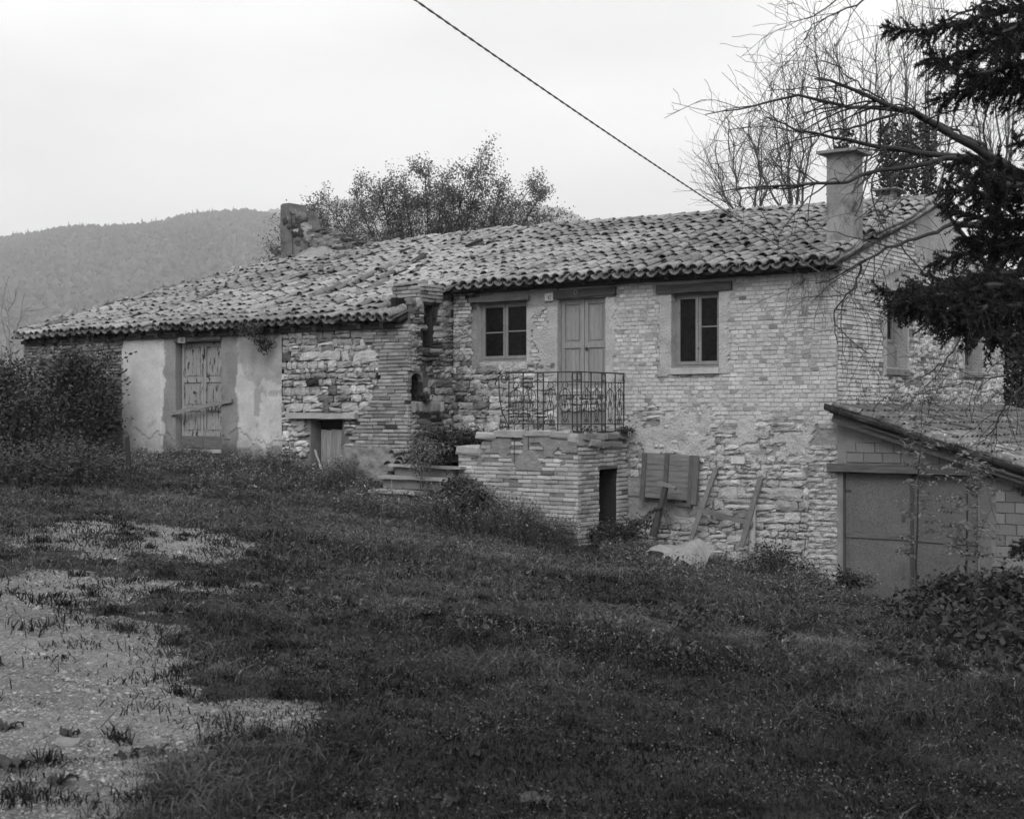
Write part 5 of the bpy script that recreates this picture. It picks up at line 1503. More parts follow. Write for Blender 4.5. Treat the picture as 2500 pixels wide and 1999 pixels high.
# scrap of white litter and bits in the grass
for (u, v, w, lb) in ((1810, 1510, 0.055, 'white scrap of litter lying in the dark grass'), (1985, 1418, 0.22, 'pale broken stone at the foot of the house corner'), (165, 1822, 0.11, 'pale flat stone on the gravel in the foreground')):
    p = on_ground(u, v)
    V, Q = stone_template(u)
    o = link('litter_scrap' if 'litter' in lb else ('broken_stick' if 'stick' in lb else 'loose_stone'), np_mesh('scrap', V * np.array([w, w * 0.6 if 'stick' not in lb else 0.012, w * 0.35 if 'stick' not in lb else 0.012]), Q), M_PLASTER if 'litter' in lb else M_CEM)
    o.location = (p[0], p[1], p[2] + w * (0.2 if 'litter' in lb or 'stick' in lb else 0.12)); o.rotation_euler = (0.2, 0.1, 0.7)
    tag(o, lb, 'litter' if 'litter' in lb else ('stick' if 'stick' in lb else 'stone'))
# ================================================================== plant builders
def leaf_quads(C, size, g, up=0.35, aspect=0.55, droop=0.0):
    """diamond leaves at centres C, random orientation biased upwards"""
    n = len(C)
    size = np.broadcast_to(np.asarray(size, float), (n,))
    nrm = g.normal(0, 1, (n, 3)); nrm[:, 2] = np.abs(nrm[:, 2]) + up
    nrm /= np.linalg.norm(nrm, axis=1)[:, None]
    t = g.normal(0, 1, (n, 3)); t[:, 2] -= droop
    t -= nrm * (t * nrm).sum(1)[:, None]; t /= np.linalg.norm(t, axis=1)[:, None] + 1e-9
    b = np.cross(nrm, t)
    L = size[:, None]; W = L * aspect
    V = np.stack([C - t * L * 0.5, C + b * W * 0.5 - t * L * 0.05, C + t * L * 0.5, C - b * W * 0.5 - t * L * 0.05], 1).reshape(-1, 3)
    Q = np.arange(n * 4).reshape(-1, 4)
    return V, Q
def branchy(p, d, length, rad, depth, g, spread=0.6, nchild=(3, 5), shrink=0.62, wig=0.18, up=0.15, seg=6, minr=0.004, out=None, rshrink=0.55, start=0.25):
    """recursive limbs: list of (points, radii, level)"""
    if out is None: out = []
    p = np.array(p, float); d = np.array(d, float); d /= np.linalg.norm(d)
    pts = [p.copy()]; q = p.copy()
    for k in range(seg):
        d = d + g.normal(0, wig, 3) * 0.5 + np.array([0, 0, up]) * 0.25
        d /= np.linalg.norm(d)
        q = q + d * length / seg; pts.append(q.copy())
    pts = np.array(pts)
    rr = np.linspace(rad, max(rad * 0.45, minr), seg + 1)
    out.append((pts, rr, depth))
    if depth > 0:
        n = int(g.integers(nchild[0], nchild[1] + 1))
        for c in range(n):
            t = start + (1 - start) * (c + g.uniform(0.1, 0.9)) / n
            i = min(int(t * seg), seg - 1); f = t * seg - i
            b = pts[i] * (1 - f) + pts[i + 1] * f
            dd = pts[i + 1] - pts[i]; dd /= np.linalg.norm(dd)
            s = g.normal(0, 1, 3); s -= dd * (s @ dd); s /= np.linalg.norm(s) + 1e-9
            nd_ = dd * (1 - spread * 0.5) + s * spread
            branchy(b, nd_, length * shrink * g.uniform(0.75, 1.2), max(np.interp(t * seg, range(seg + 1), rr) * rshrink, minr), depth - 1, g, spread, nchild, shrink, wig, up, seg, minr, out, rshrink, start)
    return out
def tree_parts(t, limbs, bark, ns=(7, 6, 5, 4, 3), trunk_name='trunk', branch_name='branch', maxd=None):
    maxd = max(l[2] for l in limbs) if maxd is None else maxd
    tr = NPM(); br = NPM()
    for pts, rr, dep in limbs:
        V, Q = tube_arrays(pts, rr, ns[min(maxd - dep, len(ns) - 1)])
        (tr if dep == maxd else br).add(V, Q)
    tr.build(trunk_name, bark, t, smooth=True)
    if br.V: br.build(branch_name, bark, t, smooth=True)
def points_along(limbs, depths, per_m, g, jit=0.05, tmin=0.2):
    P = []
    for pts, rr, dep in limbs:
        if dep not in depths: continue
        L = np.linalg.norm(np.diff(pts, axis=0), axis=1).sum()
        n = g.poisson(per_m * L)
        if n == 0: continue
        t = g.uniform(tmin, 1, n) * (len(pts) - 1)
        i = np.minimum(t.astype(int), len(pts) - 2); f = (t - i)[:, None]
        P.append(pts[i] * (1 - f) + pts[i + 1] * f + g.normal(0, jit, (n, 3)))
    return np.concatenate(P) if P else np.zeros((0, 3))
def cam_dir(u): a = (u - 1250) / F; return np.array([-SN + CS * a, CS + SN * a, 0.0])
def gpt(u, depth):
    p = CAM + cam_dir(u) * depth
    return np.array([p[0], p[1], float(ground_z(p[0], p[1]))])

# ------------------------------------------------------------------ leafy tree behind the ridge
g = np.random.default_rng(21)
base = gpt(1050, 45); base[2] = -0.7
t = thing('leafy_tree', 'spreading leafy tree with fan of stems rising behind the roof ridge', 'tree', tuple(base))
limbs = []
RIGHT = np.array([CS, SN, 0.0]); FWD = np.array([-SN, CS, 0.0])
stem = [base + np.array([0, 0, 0]), base + np.array([0, 0, 1.2]), base + np.array([0.05, 0.05, 2.6])]
limbs.append((np.array(stem), np.array([0.2, 0.17, 0.14]), 3))
tops = [(775, 555), (805, 550), (850, 520), (895, 490), (940, 450), (1000, 425), (1100, 415), (1200, 430), (1290, 445), (1350, 500), (700, 560), (735, 545), (755, 500), (790, 530), (765, 520), (800, 470), (850, 440), (900, 400), (960, 372), (1010, 362), (1055, 358), (1100, 372), (1150, 360), (1175, 352), (1225, 392), (1280, 395), (1318, 402), (1340, 470), (1395, 528), (1300, 500), (880, 520), (1120, 440), (1000, 470), (1230, 470), (950, 540), (1160, 540), (1050, 520)]
for u, v in tops:
    dep = 45 + g.uniform(-1.8, 1.8)
    e = at(1050 + (u - 1070) * 1.12, v + 66, dep)
    s = base + np.array([0, 0, g.uniform(1.6, 2.7)]) + g.normal(0, 0.06, 3)
    mid = s * 0.5 + e * 0.5 + RIGHT * (g.normal(0, 0.15)) + np.array([0, 0, -0.25])
    tt = np.linspace(0, 1, 9)[:, None]
    pts = (1 - tt) ** 2 * s + 2 * tt * (1 - tt) * mid + tt ** 2 * e + g.normal(0, 0.04, (9, 3))
    limbs.append((pts, np.linspace(0.055, 0.012, 9), 2))
    for k in range(17):
        f = g.uniform(0.28, 1.0) * 8; i = min(int(f), 7)
        b = pts[i] + (pts[i + 1] - pts[i]) * (f - i)
        dd = pts[i + 1] - pts[i]; dd /= np.linalg.norm(dd)
        d2 = dd * 0.6 + g.normal(0, 0.55, 3); 
        branchy(b, d2, g.uniform(0.5, 1.1), 0.011, 1, g, 0.7, (3, 5), 0.6, 0.2, 0.2, 4, 0.004, limbs)
tree_parts(t, limbs, M_BARK, ns=(8, 5, 4, 3), maxd=3)
P = points_along(limbs, (0, 1), 78, g, 0.11, 0.05); P2 = points_along(limbs, (2,), 26, g, 0.16, 0.25)
P = np.concatenate([P, P2])
V, Q = leaf_quads(P, g.uniform(0.045, 0.095, len(P)), g, 0.1, 0.62, 0.5)
link('crown', np_mesh('crown', V, Q, g.uniform(-0.4, 0.5, len(Q))), M_LEAF, t)

# ------------------------------------------------------------------ bare trees behind the right end of the roof
BT_L = ['bare thin tree furthest left behind the roof, beyond the cable', 'bare many-stemmed tree behind the roof just left of chimney', 'tall bare tree directly behind the rendered chimney', 'bare tree with ivy-clad trunk right of the chimney', 'tallest bare tree with ivy-covered trunk behind the dark conifer', 'bare tree at the right edge behind conifer boughs']
spec = [(1830, 36, [(1745, 395), (1790, 350), (1850, 335), (1900, 370)]), (1945, 37, [(1830, 300), (1880, 240), (1925, 215), (1960, 190), (1990, 240)]), (2065, 38, [(1990, 140), (2040, 105), (2060, 130), (2110, 95), (2140, 160)]),
        (2185, 38, [(2130, 110), (2170, 85), (2220, 60), (2250, 100)]), (2255, 39, [(2200, 30), (2250, -30), (2310, 20), (2340, 60), (2290, -60)]), (2430, 37, [(2380, 60), (2430, 20), (2470, 110), (2500, 60), (2400, 250)])]
for ti, (ub, dep, tips) in enumerate(spec):
    g = np.random.default_rng(300 + ti)
    base = CAM + cam_dir(ub) * dep; base[2] = float(ground_z(base[0], base[1]))
    t = thing('bare_tree', BT_L[ti], 'tree', tuple(base), 'bare trees behind the farmhouse')
    limbs = []
    s0 = at(ub + g.uniform(-12, 12), 560, dep)
    limbs.append((np.array([base, base * 0.5 + s0 * 0.5 + g.normal(0, 0.08, 3), s0]), np.array([0.16, 0.13, 0.11]), 3))
    for (u, v) in tips:
        e = at(u, v, dep + g.uniform(-1.2, 1.2))
        mid = s0 * 0.55 + e * 0.45 + RIGHT * (e - s0).dot(RIGHT) * 0.25 + g.normal(0, 0.15, 3)
        tt = np.linspace(0, 1, 10)[:, None]
        pts = (1 - tt) ** 2 * s0 + 2 * tt * (1 - tt) * mid + tt ** 2 * e + g.normal(0, 0.035, (10, 3))
        limbs.append((pts, np.linspace(0.042, 0.008, 10), 2))
        for k in range(20):
            f = g.uniform(0.12, 1.0) * 9; i = min(int(f), 8)
            b = pts[i] + (pts[i + 1] - pts[i]) * (f - i)
            dd = pts[i + 1] - pts[i]; dd /= np.linalg.norm(dd)
            d2 = dd * 0.9 + g.normal(0, 0.5, 3) + np.array([0, 0, 0.3])
            branchy(b, d2, g.uniform(0.6, 1.5), 0.012, 1, g, 0.6, (3, 6), 0.55, 0.22, 0.2, 5, 0.004, limbs)
    tree_parts(t, limbs, M_TWIG, ns=(8, 5, 4, 3), maxd=3)
    if ti >= 2:                                 # ivy climbing the trunk and lower limbs
        n = {2: 800, 3: 1700, 4: 2100, 5: 900}[ti]
        vv = g.uniform(300 if ti in (3, 4) else 420, 600, n) if ti != 2 else g.uniform(320, 600, n)
        cu = ub + np.where(g.random(n) < 0.5, -22, 14) * (1 if ti in (3, 4) else 0.4) + (vv - 560) * 0.04 * np.where(g.random(n) < 0.5, 1, -1)
        uu = cu + g.normal(0, 1, n) * np.interp(vv, [300, 400, 470, 600], [5, 8, 14, 40])
        dd = dep + g.normal(0, 0.35, n)
        P = CAM[None] + np.stack([-SN + CS * (uu - 1250) / F, CS + SN * (uu - 1250) / F, (1000 - vv) / F], 1) * dd[:, None]
        V, Q = leaf_quads(P, g.uniform(0.08, 0.16, n), g, 0.2, 0.7)
        link('ivy', np_mesh('ivy', V, Q, g.uniform(-0.5, 0.4, len(Q))), M_IVY, t)

# ------------------------------------------------------------------ overhanging bare tree (trunk stands right of the view)
g = np.random.default_rng(77)
TD = 13.5
def path(px, dep0, dep1, n=14, jit=0.02):
    px = np.array(px, float); s = np.r_[0, np.cumsum(np.hypot(*np.diff(px, axis=0).T))]; s /= s[-1]
    tt = np.linspace(0, 1, n)
    u = np.interp(tt, s, px[:, 0]); v = np.interp(tt, s, px[:, 1])
    u[1:-1] = (u[:-2] + 2 * u[1:-1] + u[2:]) / 4; v[1:-1] = (v[:-2] + 2 * v[1:-1] + v[2:]) / 4
    dd = dep0 + (dep1 - dep0) * tt
    return np.stack([at(a, b, c) for a, b, c in zip(u, v, dd)]) + g.normal(0, jit, (n, 3))
tb = CAM + cam_dir(2840) * 14.0; tb[2] = float(ground_z(tb[0], tb[1]))
t = thing('overhanging_tree', 'bare tree outside the right edge with dark limbs reaching over the roof', 'tree', tuple(tb))
limbs = []
crotch = at(2560, 470, 14.0)
limbs.append((np.array([tb, tb + np.array([0, 0, 1.6]), at(2700, 620, 14.0), crotch]), np.array([0.16, 0.14, 0.12, 0.085]), 4))
main = [([(2560, 470), (2480, 425), (2420, 380), (2365, 345), (2300, 310), (2240, 275), (2190, 268), (2150, 255), (2100, 225), (2040, 195), (1990, 190)], 0.085, 0.012, 14.0, 12.6),
        ([(2470, 412), (2400, 392), (2340, 382), (2290, 382), (2200, 368), (2130, 355), (2080, 345), (2000, 330), (1930, 315), (1870, 292)], 0.06, 0.008, 14.0, 13.2),
        ([(2345, 382), (2290, 392), (2210, 408), (2150, 418), (2060, 446), (2000, 452), (1930, 450), (1850, 455), (1790, 460), (1745, 470)], 0.04, 0.007, 13.8, 12.4),
        ([(2300, 310), (2255, 285), (2180, 262), (2080, 262), (2010, 250), (1960, 236), (1900, 240), (1830, 262), (1760, 275), (1725, 282)], 0.038, 0.006, 13.6, 12.6),
        ([(2190, 280), (2130, 300), (2060, 315), (1990, 330), (1930, 350), (1880, 372)], 0.022, 0.005, 13.4, 13.0),
        ([(2420, 372), (2380, 345), (2330, 320), (2280, 300), (2220, 262)], 0.03, 0.008, 14.0, 14.4),
        ([(2330, 548), (2250, 575), (2180, 600), (2120, 630), (2065, 655), (2040, 680), (1990, 690)], 0.03, 0.008, 13.2, 12.8),
        ([(2105, 640), (2090, 690), (2078, 706), (2060, 725), (2035, 752), (2032, 780), (2042, 808), (2046, 840)], 0.018, 0.006, 13.0, 12.9),
        ([(2300, 392), (2230, 430), (2170, 462), (2120, 520), (2080, 545)], 0.016, 0.004, 13.6, 13.2),
        ([(2180, 262), (2060, 180), (1990, 130), (1960, 105)], 0.014, 0.004, 13.5, 13.0),
        ([(2600, -60), (2400, 10), (2330, 40), (2260, 90), (2200, 150)], 0.03, 0.006, 13.8, 13.2),
        ([(2250, -60), (2120, 0), (2050, 30), (1990, 60), (1960, 100)], 0.022, 0.004, 13.2, 12.6),
        ([(2100, -40), (2030, 15), (1980, 45), (1930, 55)], 0.014, 0.004, 13.2, 12.6),
        ([(2360, 800), (2330, 850), (2300, 890), (2260, 915), (2240, 930)], 0.016, 0.006, 13.0, 12.8),
        ([(2500, 905), (2440, 920), (2390, 925), (2330, 940)], 0.014, 0.005, 12.8, 12.6),
        ([(2520, 930), (2465, 970), (2430, 1040), (2380, 1100)], 0.022, 0.004, 12.9, 12.5),
        ([(2500, 640), (2420, 670), (2330, 690), (2280, 720), (2200, 750), (2150, 790)], 0.012, 0.004, 13.0, 12.7)]
# the high branches hang from limbs outside the frame; give them their feet
limbs.append((np.array([crotch, at(2640, 150, 13.9), at(2600, -60, 13.8)]), np.array([0.08, 0.05, 0.03]), 4))
limbs.append((np.array([at(2600, -60, 13.8), at(2420, -110, 13.5), at(2250, -60, 13.2)]), np.array([0.03, 0.026, 0.022]), 4))
limbs.append((np.array([at(2250, -60, 13.2), at(2100, -40, 13.2)]), np.array([0.022, 0.014]), 4))
limbs.append((np.array([at(2700, 620, 14.0), at(2600, 560, 13.5), at(2330, 548, 13.2)]), np.array([0.06, 0.045, 0.03]), 4))
limbs.append((np.array([at(2700, 620, 14.0), at(2580, 640, 13.4), at(2500, 640, 13.0)]), np.array([0.04, 0.02, 0.012]), 4))
limbs.append((np.array([tb + np.array([0, 0, 1.0]), at(2620, 840, 13.4), at(2520, 910, 12.9)]), np.array([0.05, 0.035, 0.022]), 4))
limbs.append((np.array([at(2520, 910, 12.9), at(2500, 905, 12.8)]), np.array([0.018, 0.014]), 4))
limbs.append((np.array([at(2500, 640, 13.0), at(2420, 740, 13.0), at(2360, 800, 13.0)]), np.array([0.018, 0.017, 0.016]), 4))
for px, r0, r1, d0, d1 in main:
    n = 16
    pts = path(px, d0, d1, n, 0.012)
    rr = np.linspace(r0 * 0.68, r1 * 0.7, n)
    limbs.append((pts, rr, 3))
    Lm = np.linalg.norm(np.diff(pts, axis=0), axis=1).sum()
    for k in range(int(Lm * 6.5) + 2):
        f = g.uniform(0.22, 1.0) * (n - 1); i = min(int(f), n - 2)
        b = pts[i] + (pts[i + 1] - pts[i]) * (f - i)
        dd = pts[i + 1] - pts[i]; dd /= np.linalg.norm(dd)
        d2 = dd * 0.9 + g.normal(0, 0.55, 3)
        branchy(b, d2, g.uniform(0.25, 0.9), min(np.interp(f, range(n), rr) * 0.5, 0.010), 1, g, 0.6, (2, 3), 0.55, 0.3, -0.15, 6, 0.0022, limbs)
tree_parts(t, limbs, M_BARK, ns=(9, 7, 5, 4, 3), maxd=4)

# ------------------------------------------------------------------ dark conifer on the right
g = np.random.default_rng(99)
KD = 10.5
cb_ = CAM + cam_dir(2760) * KD; cb_[2] = float(ground_z(cb_[0], cb_[1]))
t = thing('dark_conifer', 'dark conifer at the right edge with drooping needled boughs', 'conifer', tuple(cb_))
topz = 6.0
tl = NPM(); tl.tubes([(np.array([cb_, cb_ + np.array([0, 0, 3.0]), [cb_[0], cb_[1], topz]]), np.array([0.16, 0.12, 0.04]))], 10); tl.build('trunk', M_BARK, t, smooth=True)
boughs = [([(2700, -120), (2600, -40), (2480, 20), (2360, 60), (2240, 75), (2160, 72)], 0.16), ([(2700, 0), (2600, 60), (2500, 110), (2400, 120), (2320, 145), (2260, 150)], 0.20),
          ([(2700, 260), (2560, 240), (2480, 200), (2400, 210), (2330, 235), (2285, 240)], 0.20), 
          ([(2700, 60), (2560, 150), (2450, 170), (2350, 190), (2270, 135)], 0.18),
          ([(2700, 420), (2580, 440), (2480, 425), (2400, 400), (2345, 398), (2310, 410)], 0.17), ([(2700, 480), (2560, 490), (2450, 480), (2360, 465), (2290, 458)], 0.18),
          ([(2700, 530), (2560, 540), (2450, 540), (2370, 530), (2300, 505)], 0.20), ([(2700, 610), (2560, 600), (2440, 610), (2340, 620), (2270, 640)], 0.16),
          ([(2700, 640), (2560, 650), (2440, 670), (2330, 690), (2240, 705), (2150, 712)], 0.18), ([(2700, 700), (2560, 710), (2440, 720), (2330, 740), (2230, 745), (2185, 760)], 0.17),
          ([(2700, 760), (2580, 770), (2480, 780), (2400, 800), (2330, 800), (2280, 780)], 0.2), ([(2700, 800), (2580, 810), (2500, 820), (2450, 825), (2415, 820)], 0.12),
          ([(2700, 560), (2600, 580), (2500, 590), (2420, 600), (2350, 580)], 0.22), 
          ([(2700, 690), (2560, 690), (2440, 700), (2330, 715), (2240, 725), (2170, 738)], 0.2), ([(2700, 740), (2560, 740), (2440, 750), (2350, 765), (2270, 755), (2210, 740)], 0.2), ([(2700, 100), (2560, 190), (2470, 230), (2390, 240)], 0.16), ([(2700, 460), (2560, 460), (2470, 455), (2400, 440), (2350, 430)], 0.16), ([(2700, -40), (2600, 20), (2500, 60), (2420, 90), (2380, 60)], 0.2), ([(2700, 380), (2600, 360), (2520, 340), (2470, 345)], 0.12),
          ([(2700, 1150), (2600, 1170), (2540, 1185), (2490, 1190)], 0.10), ([(2700, 1290), (2600, 1310), (2540, 1330), (2470, 1340)], 0.10)]
for k in range(26):                              # the side of the tree that faces away from the view
    boughs.append((None, 0.17))
NV, NQ, nn = [], [], 0
lim = []
for bi, (px, wd) in enumerate(boughs):
    d0 = KD + g.uniform(-0.2, 0.2); d1 = KD + g.uniform(-1.0, 0.6)
    if px is None:
        zb = g.uniform(-1.2, 5.6); az_ = g.uniform(-1.15, 1.15); Lb = (2.3 - 0.25 * zb) * g.uniform(0.8, 1.1)
        hd = RIGHT * math.cos(az_) + FWD * math.sin(az_)
        s_ = np.linspace(0, 1, 14)[:, None]
        pts = np.array([cb_[0], cb_[1], zb]) + hd * Lb * s_ + np.array([0, 0, 1.0]) * (0.25 * s_ - 0.45 * s_ ** 2) * Lb * 0.5 + g.normal(0, 0.012, (14, 3))
    else:
        P0 = np.array([cb_[0], cb_[1], at(*px[0], KD)[2]])
        pts = path(px, d0, d1, 18, 0.012); pts = np.vstack([P0[None], pts])
    n = len(pts)
    lim.append((pts, np.linspace(0.05, 0.006, n), 1))
    Ls = np.linalg.norm(np.diff(pts, axis=0), axis=1).sum()
    ntw = int(Ls * (88 if px is not None else 18))
    for k in range(ntw):
        f = (0.12 + 0.88 * (k + g.random()) / ntw) * (n - 1); i = min(int(f), n - 2)
        b = pts[i] + (pts[i + 1] - pts[i]) * (f - i)
        dd = pts[i + 1] - pts[i]; dd /= np.linalg.norm(dd)
        s = g.normal(0, 1, 3); s[2] *= 0.55; s -= dd * (s @ dd); s /= np.linalg.norm(s)
        dv = dd * 0.55 + s * 0.8 + np.array([0, 0, -0.22]); dv /= np.linalg.norm(dv)
        L = wd * g.uniform(0.5, 1.25) * np.interp(f / (n - 1), [0, 0.5, 0.9, 1.0], [1.4, 1.5, 0.9, 0.6])
        tw = np.stack([b + dv * L * q + np.array([0, 0, -0.10 * L]) * q * q for q in np.linspace(0, 1, 4)])
        lim.append((tw, np.linspace(0.005, 0.003, 4), 0))
        m = int(L * 360) + 12                      # needles all round the twig
        q = g.uniform(0.05, 1.0, m)
        c = np.stack([np.interp(q, np.linspace(0, 1, 4), tw[:, a]) for a in range(3)], 1)
        rd = g.normal(0, 1, (m, 3)); rd -= dv * (rd @ dv)[:, None]; rd /= np.linalg.norm(rd, axis=1)[:, None]
        nd2 = rd * 0.85 + dv * 0.6
        ln = g.uniform(0.020, 0.034, m)[:, None]
        sd_ = np.cross(nd2, g.normal(0, 1, (m, 3))); sd_ /= np.linalg.norm(sd_, axis=1)[:, None]
        Vn = np.stack([c - sd_ * 0.0040, c + sd_ * 0.0040, c + nd2 * ln], 1).reshape(-1, 3)
        NV.append(Vn); NQ.append(np.arange(m * 3).reshape(-1, 3) + nn); nn += m * 3
bm = NPM()
for pts, rr, dep in lim:
    V, Q = tube_arrays(pts, rr, 6 if dep else 3); bm.add(V, Q)
bm.build('bough', M_BARK, t)
NV = np.concatenate(NV); NQ = np.concatenate(NQ)
link('needles', np_mesh('needles', NV, NQ, np.repeat(g.uniform(-0.4, 0.5, len(NQ) // 40 + 1), 40)[:len(NQ)]), M_NEEDLE, t)
print('needles', len(NQ))

# ------------------------------------------------------------------ dead tree at the left edge
g = np.random.default_rng(5)
DT = 27.5
db = gpt(30, DT)
t = thing('dead_tree', 'pale dead tree with bare forked branches at the left edge', 'tree', tuple(db))
limbs = [(np.array([db, at(38, 960, DT), at(26, 880, DT), at(18, 830, DT)]), np.array([0.045, 0.038, 0.034, 0.03]), 2)]
for px, r in (([(18, 830), (4, 790), (2, 740), (18, 700), (20, 680)], 0.035), ([(22, 860), (24, 800), (16, 760), (2, 720)], 0.03), ([(26, 880), (30, 830), (46, 790), (58, 730), (62, 715)], 0.03), ([(18, 760), (36, 735), (44, 700)], 0.018), ([(24, 805), (10, 790), (-10, 785)], 0.018), ([(34, 900), (50, 880), (62, 870)], 0.02), ([(36, 920), (48, 905), (62, 890)], 0.02), ([(8, 905), (4, 880), (-4, 860)], 0.02), ([(45, 790), (60, 765), (68, 755)], 0.01)):
    pts = path(px, DT, DT + g.uniform(-0.4, 0.4), 8, 0.01)
    limbs.append((pts, np.linspace(r * 0.6, 0.006, 8), 1))
    for k in range(4):
        i = int(g.integers(2, 7)); branchy(pts[i], pts[i] - pts[i - 1] + g.normal(0, 0.06, 3), g.uniform(0.2, 0.5), 0.007, 0, g, out=limbs, seg=4, minr=0.004)
tree_parts(t, limbs, M_BARKP, ns=(8, 6, 4), maxd=2)
# ================================================================== shrubs, saplings, weeds
def blob_leaves(blobs, g, lsize, clump=0.16, per=70):
    """blobs: (centre, rx, ry, rz, n) -> leaf centres gathered in clumps inside each ellipsoid"""
    out_, cl = [], []
    for c, rx, ry, rz, n in blobs:
        k = max(3, n // per)
        q = g.normal(0, 1, (k, 3)); q /= np.linalg.norm(q, axis=1)[:, None]
        q *= (g.uniform(0.25, 1.0, (k, 1)) ** 0.5)
        cc = np.array(c) + q * np.array([rx, ry, rz])
        cl.append(cc)
        idx = g.integers(0, k, n)
        out_.append(cc[idx] + g.normal(0, clump, (n, 3)) * np.array([1, 1, 0.75]))
    return np.concatenate(out_), np.concatenate(cl)
def bush(name, label, blobs, lsize, mat_, g, base=None, cat='bush', group=None, stems=0.35, clump=0.16, per=70, bark=None, aspect=0.55, tone=(-0.45, 0.5), up=0.35):
    c0 = np.array(blobs[0][0])
    if base is None: base = np.array([c0[0], c0[1], float(ground_z(c0[0], c0[1]))])
    t = thing(name, label, cat, tuple(base), group)
    P, cl = blob_leaves(blobs, g, lsize, clump, per)
    gz = ground_z(P[:, 0], P[:, 1])
    P[:, 2] = np.maximum(P[:, 2], gz + 0.02)
    V, Q = leaf_quads(P, g.uniform(lsize * 0.6, lsize * 1.3, len(P)), g, up, aspect)
    link('foliage', np_mesh('foliage', V, Q, g.uniform(tone[0], tone[1], len(Q))), mat_, t)
    m = NPM()
    for c in cl:
        if g.random() > stems: continue
        s = np.array([c[0] * 0.5 + base[0] * 0.5, c[1] * 0.5 + base[1] * 0.5, 0]); s[2] = float(ground_z(s[0], s[1])) - 0.02
        if s[2] > c[2]: continue
        mid = s * 0.5 + c * 0.5 + g.normal(0, 0.06, 3)
        m.tubes([(np.array([s, mid, c, c + (c - mid) * 0.35]), np.array([0.014, 0.011, 0.007, 0.003]))], 4)
    if not m.V: m.tubes([(np.array([base, c0]), np.array([0.02, 0.008]))], 5)
    m.build('stem', bark or M_TWIG, t)
    return t
def bl(u, v, dep, wpx, hpx, n, dd=0.5):
    """ellipsoid centred on a pixel at a depth; half-widths in photo pixels"""
    c = at(u, v, dep); return (c, wpx * dep / F, dd, hpx * dep / F, n)
g = np.random.default_rng(41)
bush('wall_shrub', 'dense leafy climber covering the brick end of the low wing', [bl(120, 1030, 30.8, 35, 90, 1700, 0.3), bl(165, 985, 30.4, 32, 85, 1900, 0.3), bl(205, 1000, 30.2, 30, 80, 1700, 0.3), bl(180, 1095, 30.0, 75, 45, 2600, 0.5), bl(252, 1000, 30.0, 20, 75, 800, 0.25), bl(215, 890, 30.1, 12, 35, 160, 0.15), bl(268, 880, 29.9, 14, 26, 140, 0.12), bl(130, 930, 30.8, 30, 60, 900, 0.22), bl(175, 905, 30.4, 30, 45, 800, 0.2), bl(222, 920, 30.2, 25, 50, 600, 0.2), bl(165, 878, 30.4, 34, 8, 110, 0.12)], 0.10, M_SHRUB, g, cat='shrub', clump=0.19, per=35)
bush('broom_bush', 'tall dark bush at the left edge below the dead tree', [bl(10, 970, 25.5, 45, 100, 3600, 0.5), bl(60, 1040, 25, 50, 95, 3200, 0.5), bl(-60, 1020, 25.5, 60, 110, 1600, 0.6)], 0.085, M_SHRUB, g, clump=0.2, per=40)
bush('broom_bush', 'low ragged bush in front of the left edge undergrowth', [bl(60, 1145, 22.5, 95, 40, 3600, 0.7), bl(150, 1130, 23.5, 70, 45, 2600, 0.7), bl(-40, 1130, 22.5, 60, 60, 1500, 0.6)], 0.06, M_SHRUB, g, clump=0.2, up=0.5, per=30, tone=(-0.5, 0.7))
bush('broom_bush', 'low bush between the left undergrowth and the fence post', [bl(215, 1135, 25.0, 60, 42, 2600, 0.5), bl(265, 1165, 24.5, 22, 20, 500, 0.4)], 0.06, M_SHRUB, g, clump=0.18, up=0.5, per=30, tone=(-0.5, 0.7))
bush('bramble_bush', 'dark bramble bush before the right end of the garage doors', [bl(2290, 1495, 16.0, 75, 55, 3400, 0.5), bl(2380, 1480, 16.0, 90, 60, 4000, 0.6), bl(2470, 1470, 15.8, 60, 65, 3000, 0.6), bl(2240, 1535, 15.2, 45, 40, 1400, 0.4)], 0.085, M_SHRUB, g, clump=0.14, tone=(-0.5, 0.3))
bush('bramble_bush', 'sprawling bramble with pale twigs in the lower right corner', [bl(2440, 1590, 12.5, 110, 80, 4200, 0.6), bl(2350, 1580, 13.2, 80, 60, 2400, 0.5), bl(2530, 1710, 10.5, 90, 90, 1900, 0.5)], 0.08, M_SHRUB, g, clump=0.14, tone=(-0.5, 0.4), bark=M_STRAW, stems=0.8)
bush('garage_weed', 'small dark shrub at the left foot of the garage doors', [bl(2075, 1415, 21.8, 22, 28, 700, 0.2)], 0.06, M_SHRUB, g, clump=0.07, cat='shrub')
bush('garage_weed', 'feathery pale weed before the left garage door leaf', [bl(2118, 1420, 21.6, 16, 26, 260, 0.15)], 0.05, M_WEED, g, clump=0.06, cat='weed', tone=(0.2, 1.2))
bush('step_bush', 'dark leafy mound beside the steps at the left end of the landing', [bl(1125, 1192, 24.2, 26, 28, 1000, 0.3), bl(1155, 1222, 23.6, 32, 22, 1000, 0.3)], 0.06, M_IVY, g, clump=0.09)
bush('bank_bush', 'dark creeper on the earth bank above the steps', [bl(1085, 1072, 25.9, 60, 22, 2600, 0.35), bl(1150, 1072, 25.6, 45, 18, 2000, 0.3), bl(1040, 1110, 25.5, 60, 18, 1300, 0.3)], 0.06, M_IVY, g, clump=0.08, base=np.array([-7.2, -0.8, -0.9]))
bush('bank_bush', 'wispy pale weeds on the top step', [bl(1030, 1120, 24.9, 36, 28, 800, 0.25), bl(1060, 1100, 25.2, 30, 25, 500, 0.25)], 0.05, M_WEED, g, clump=0.09, base=np.array([-7.3, -1.6, -1.05]), tone=(0.0, 0.9), cat='weed')
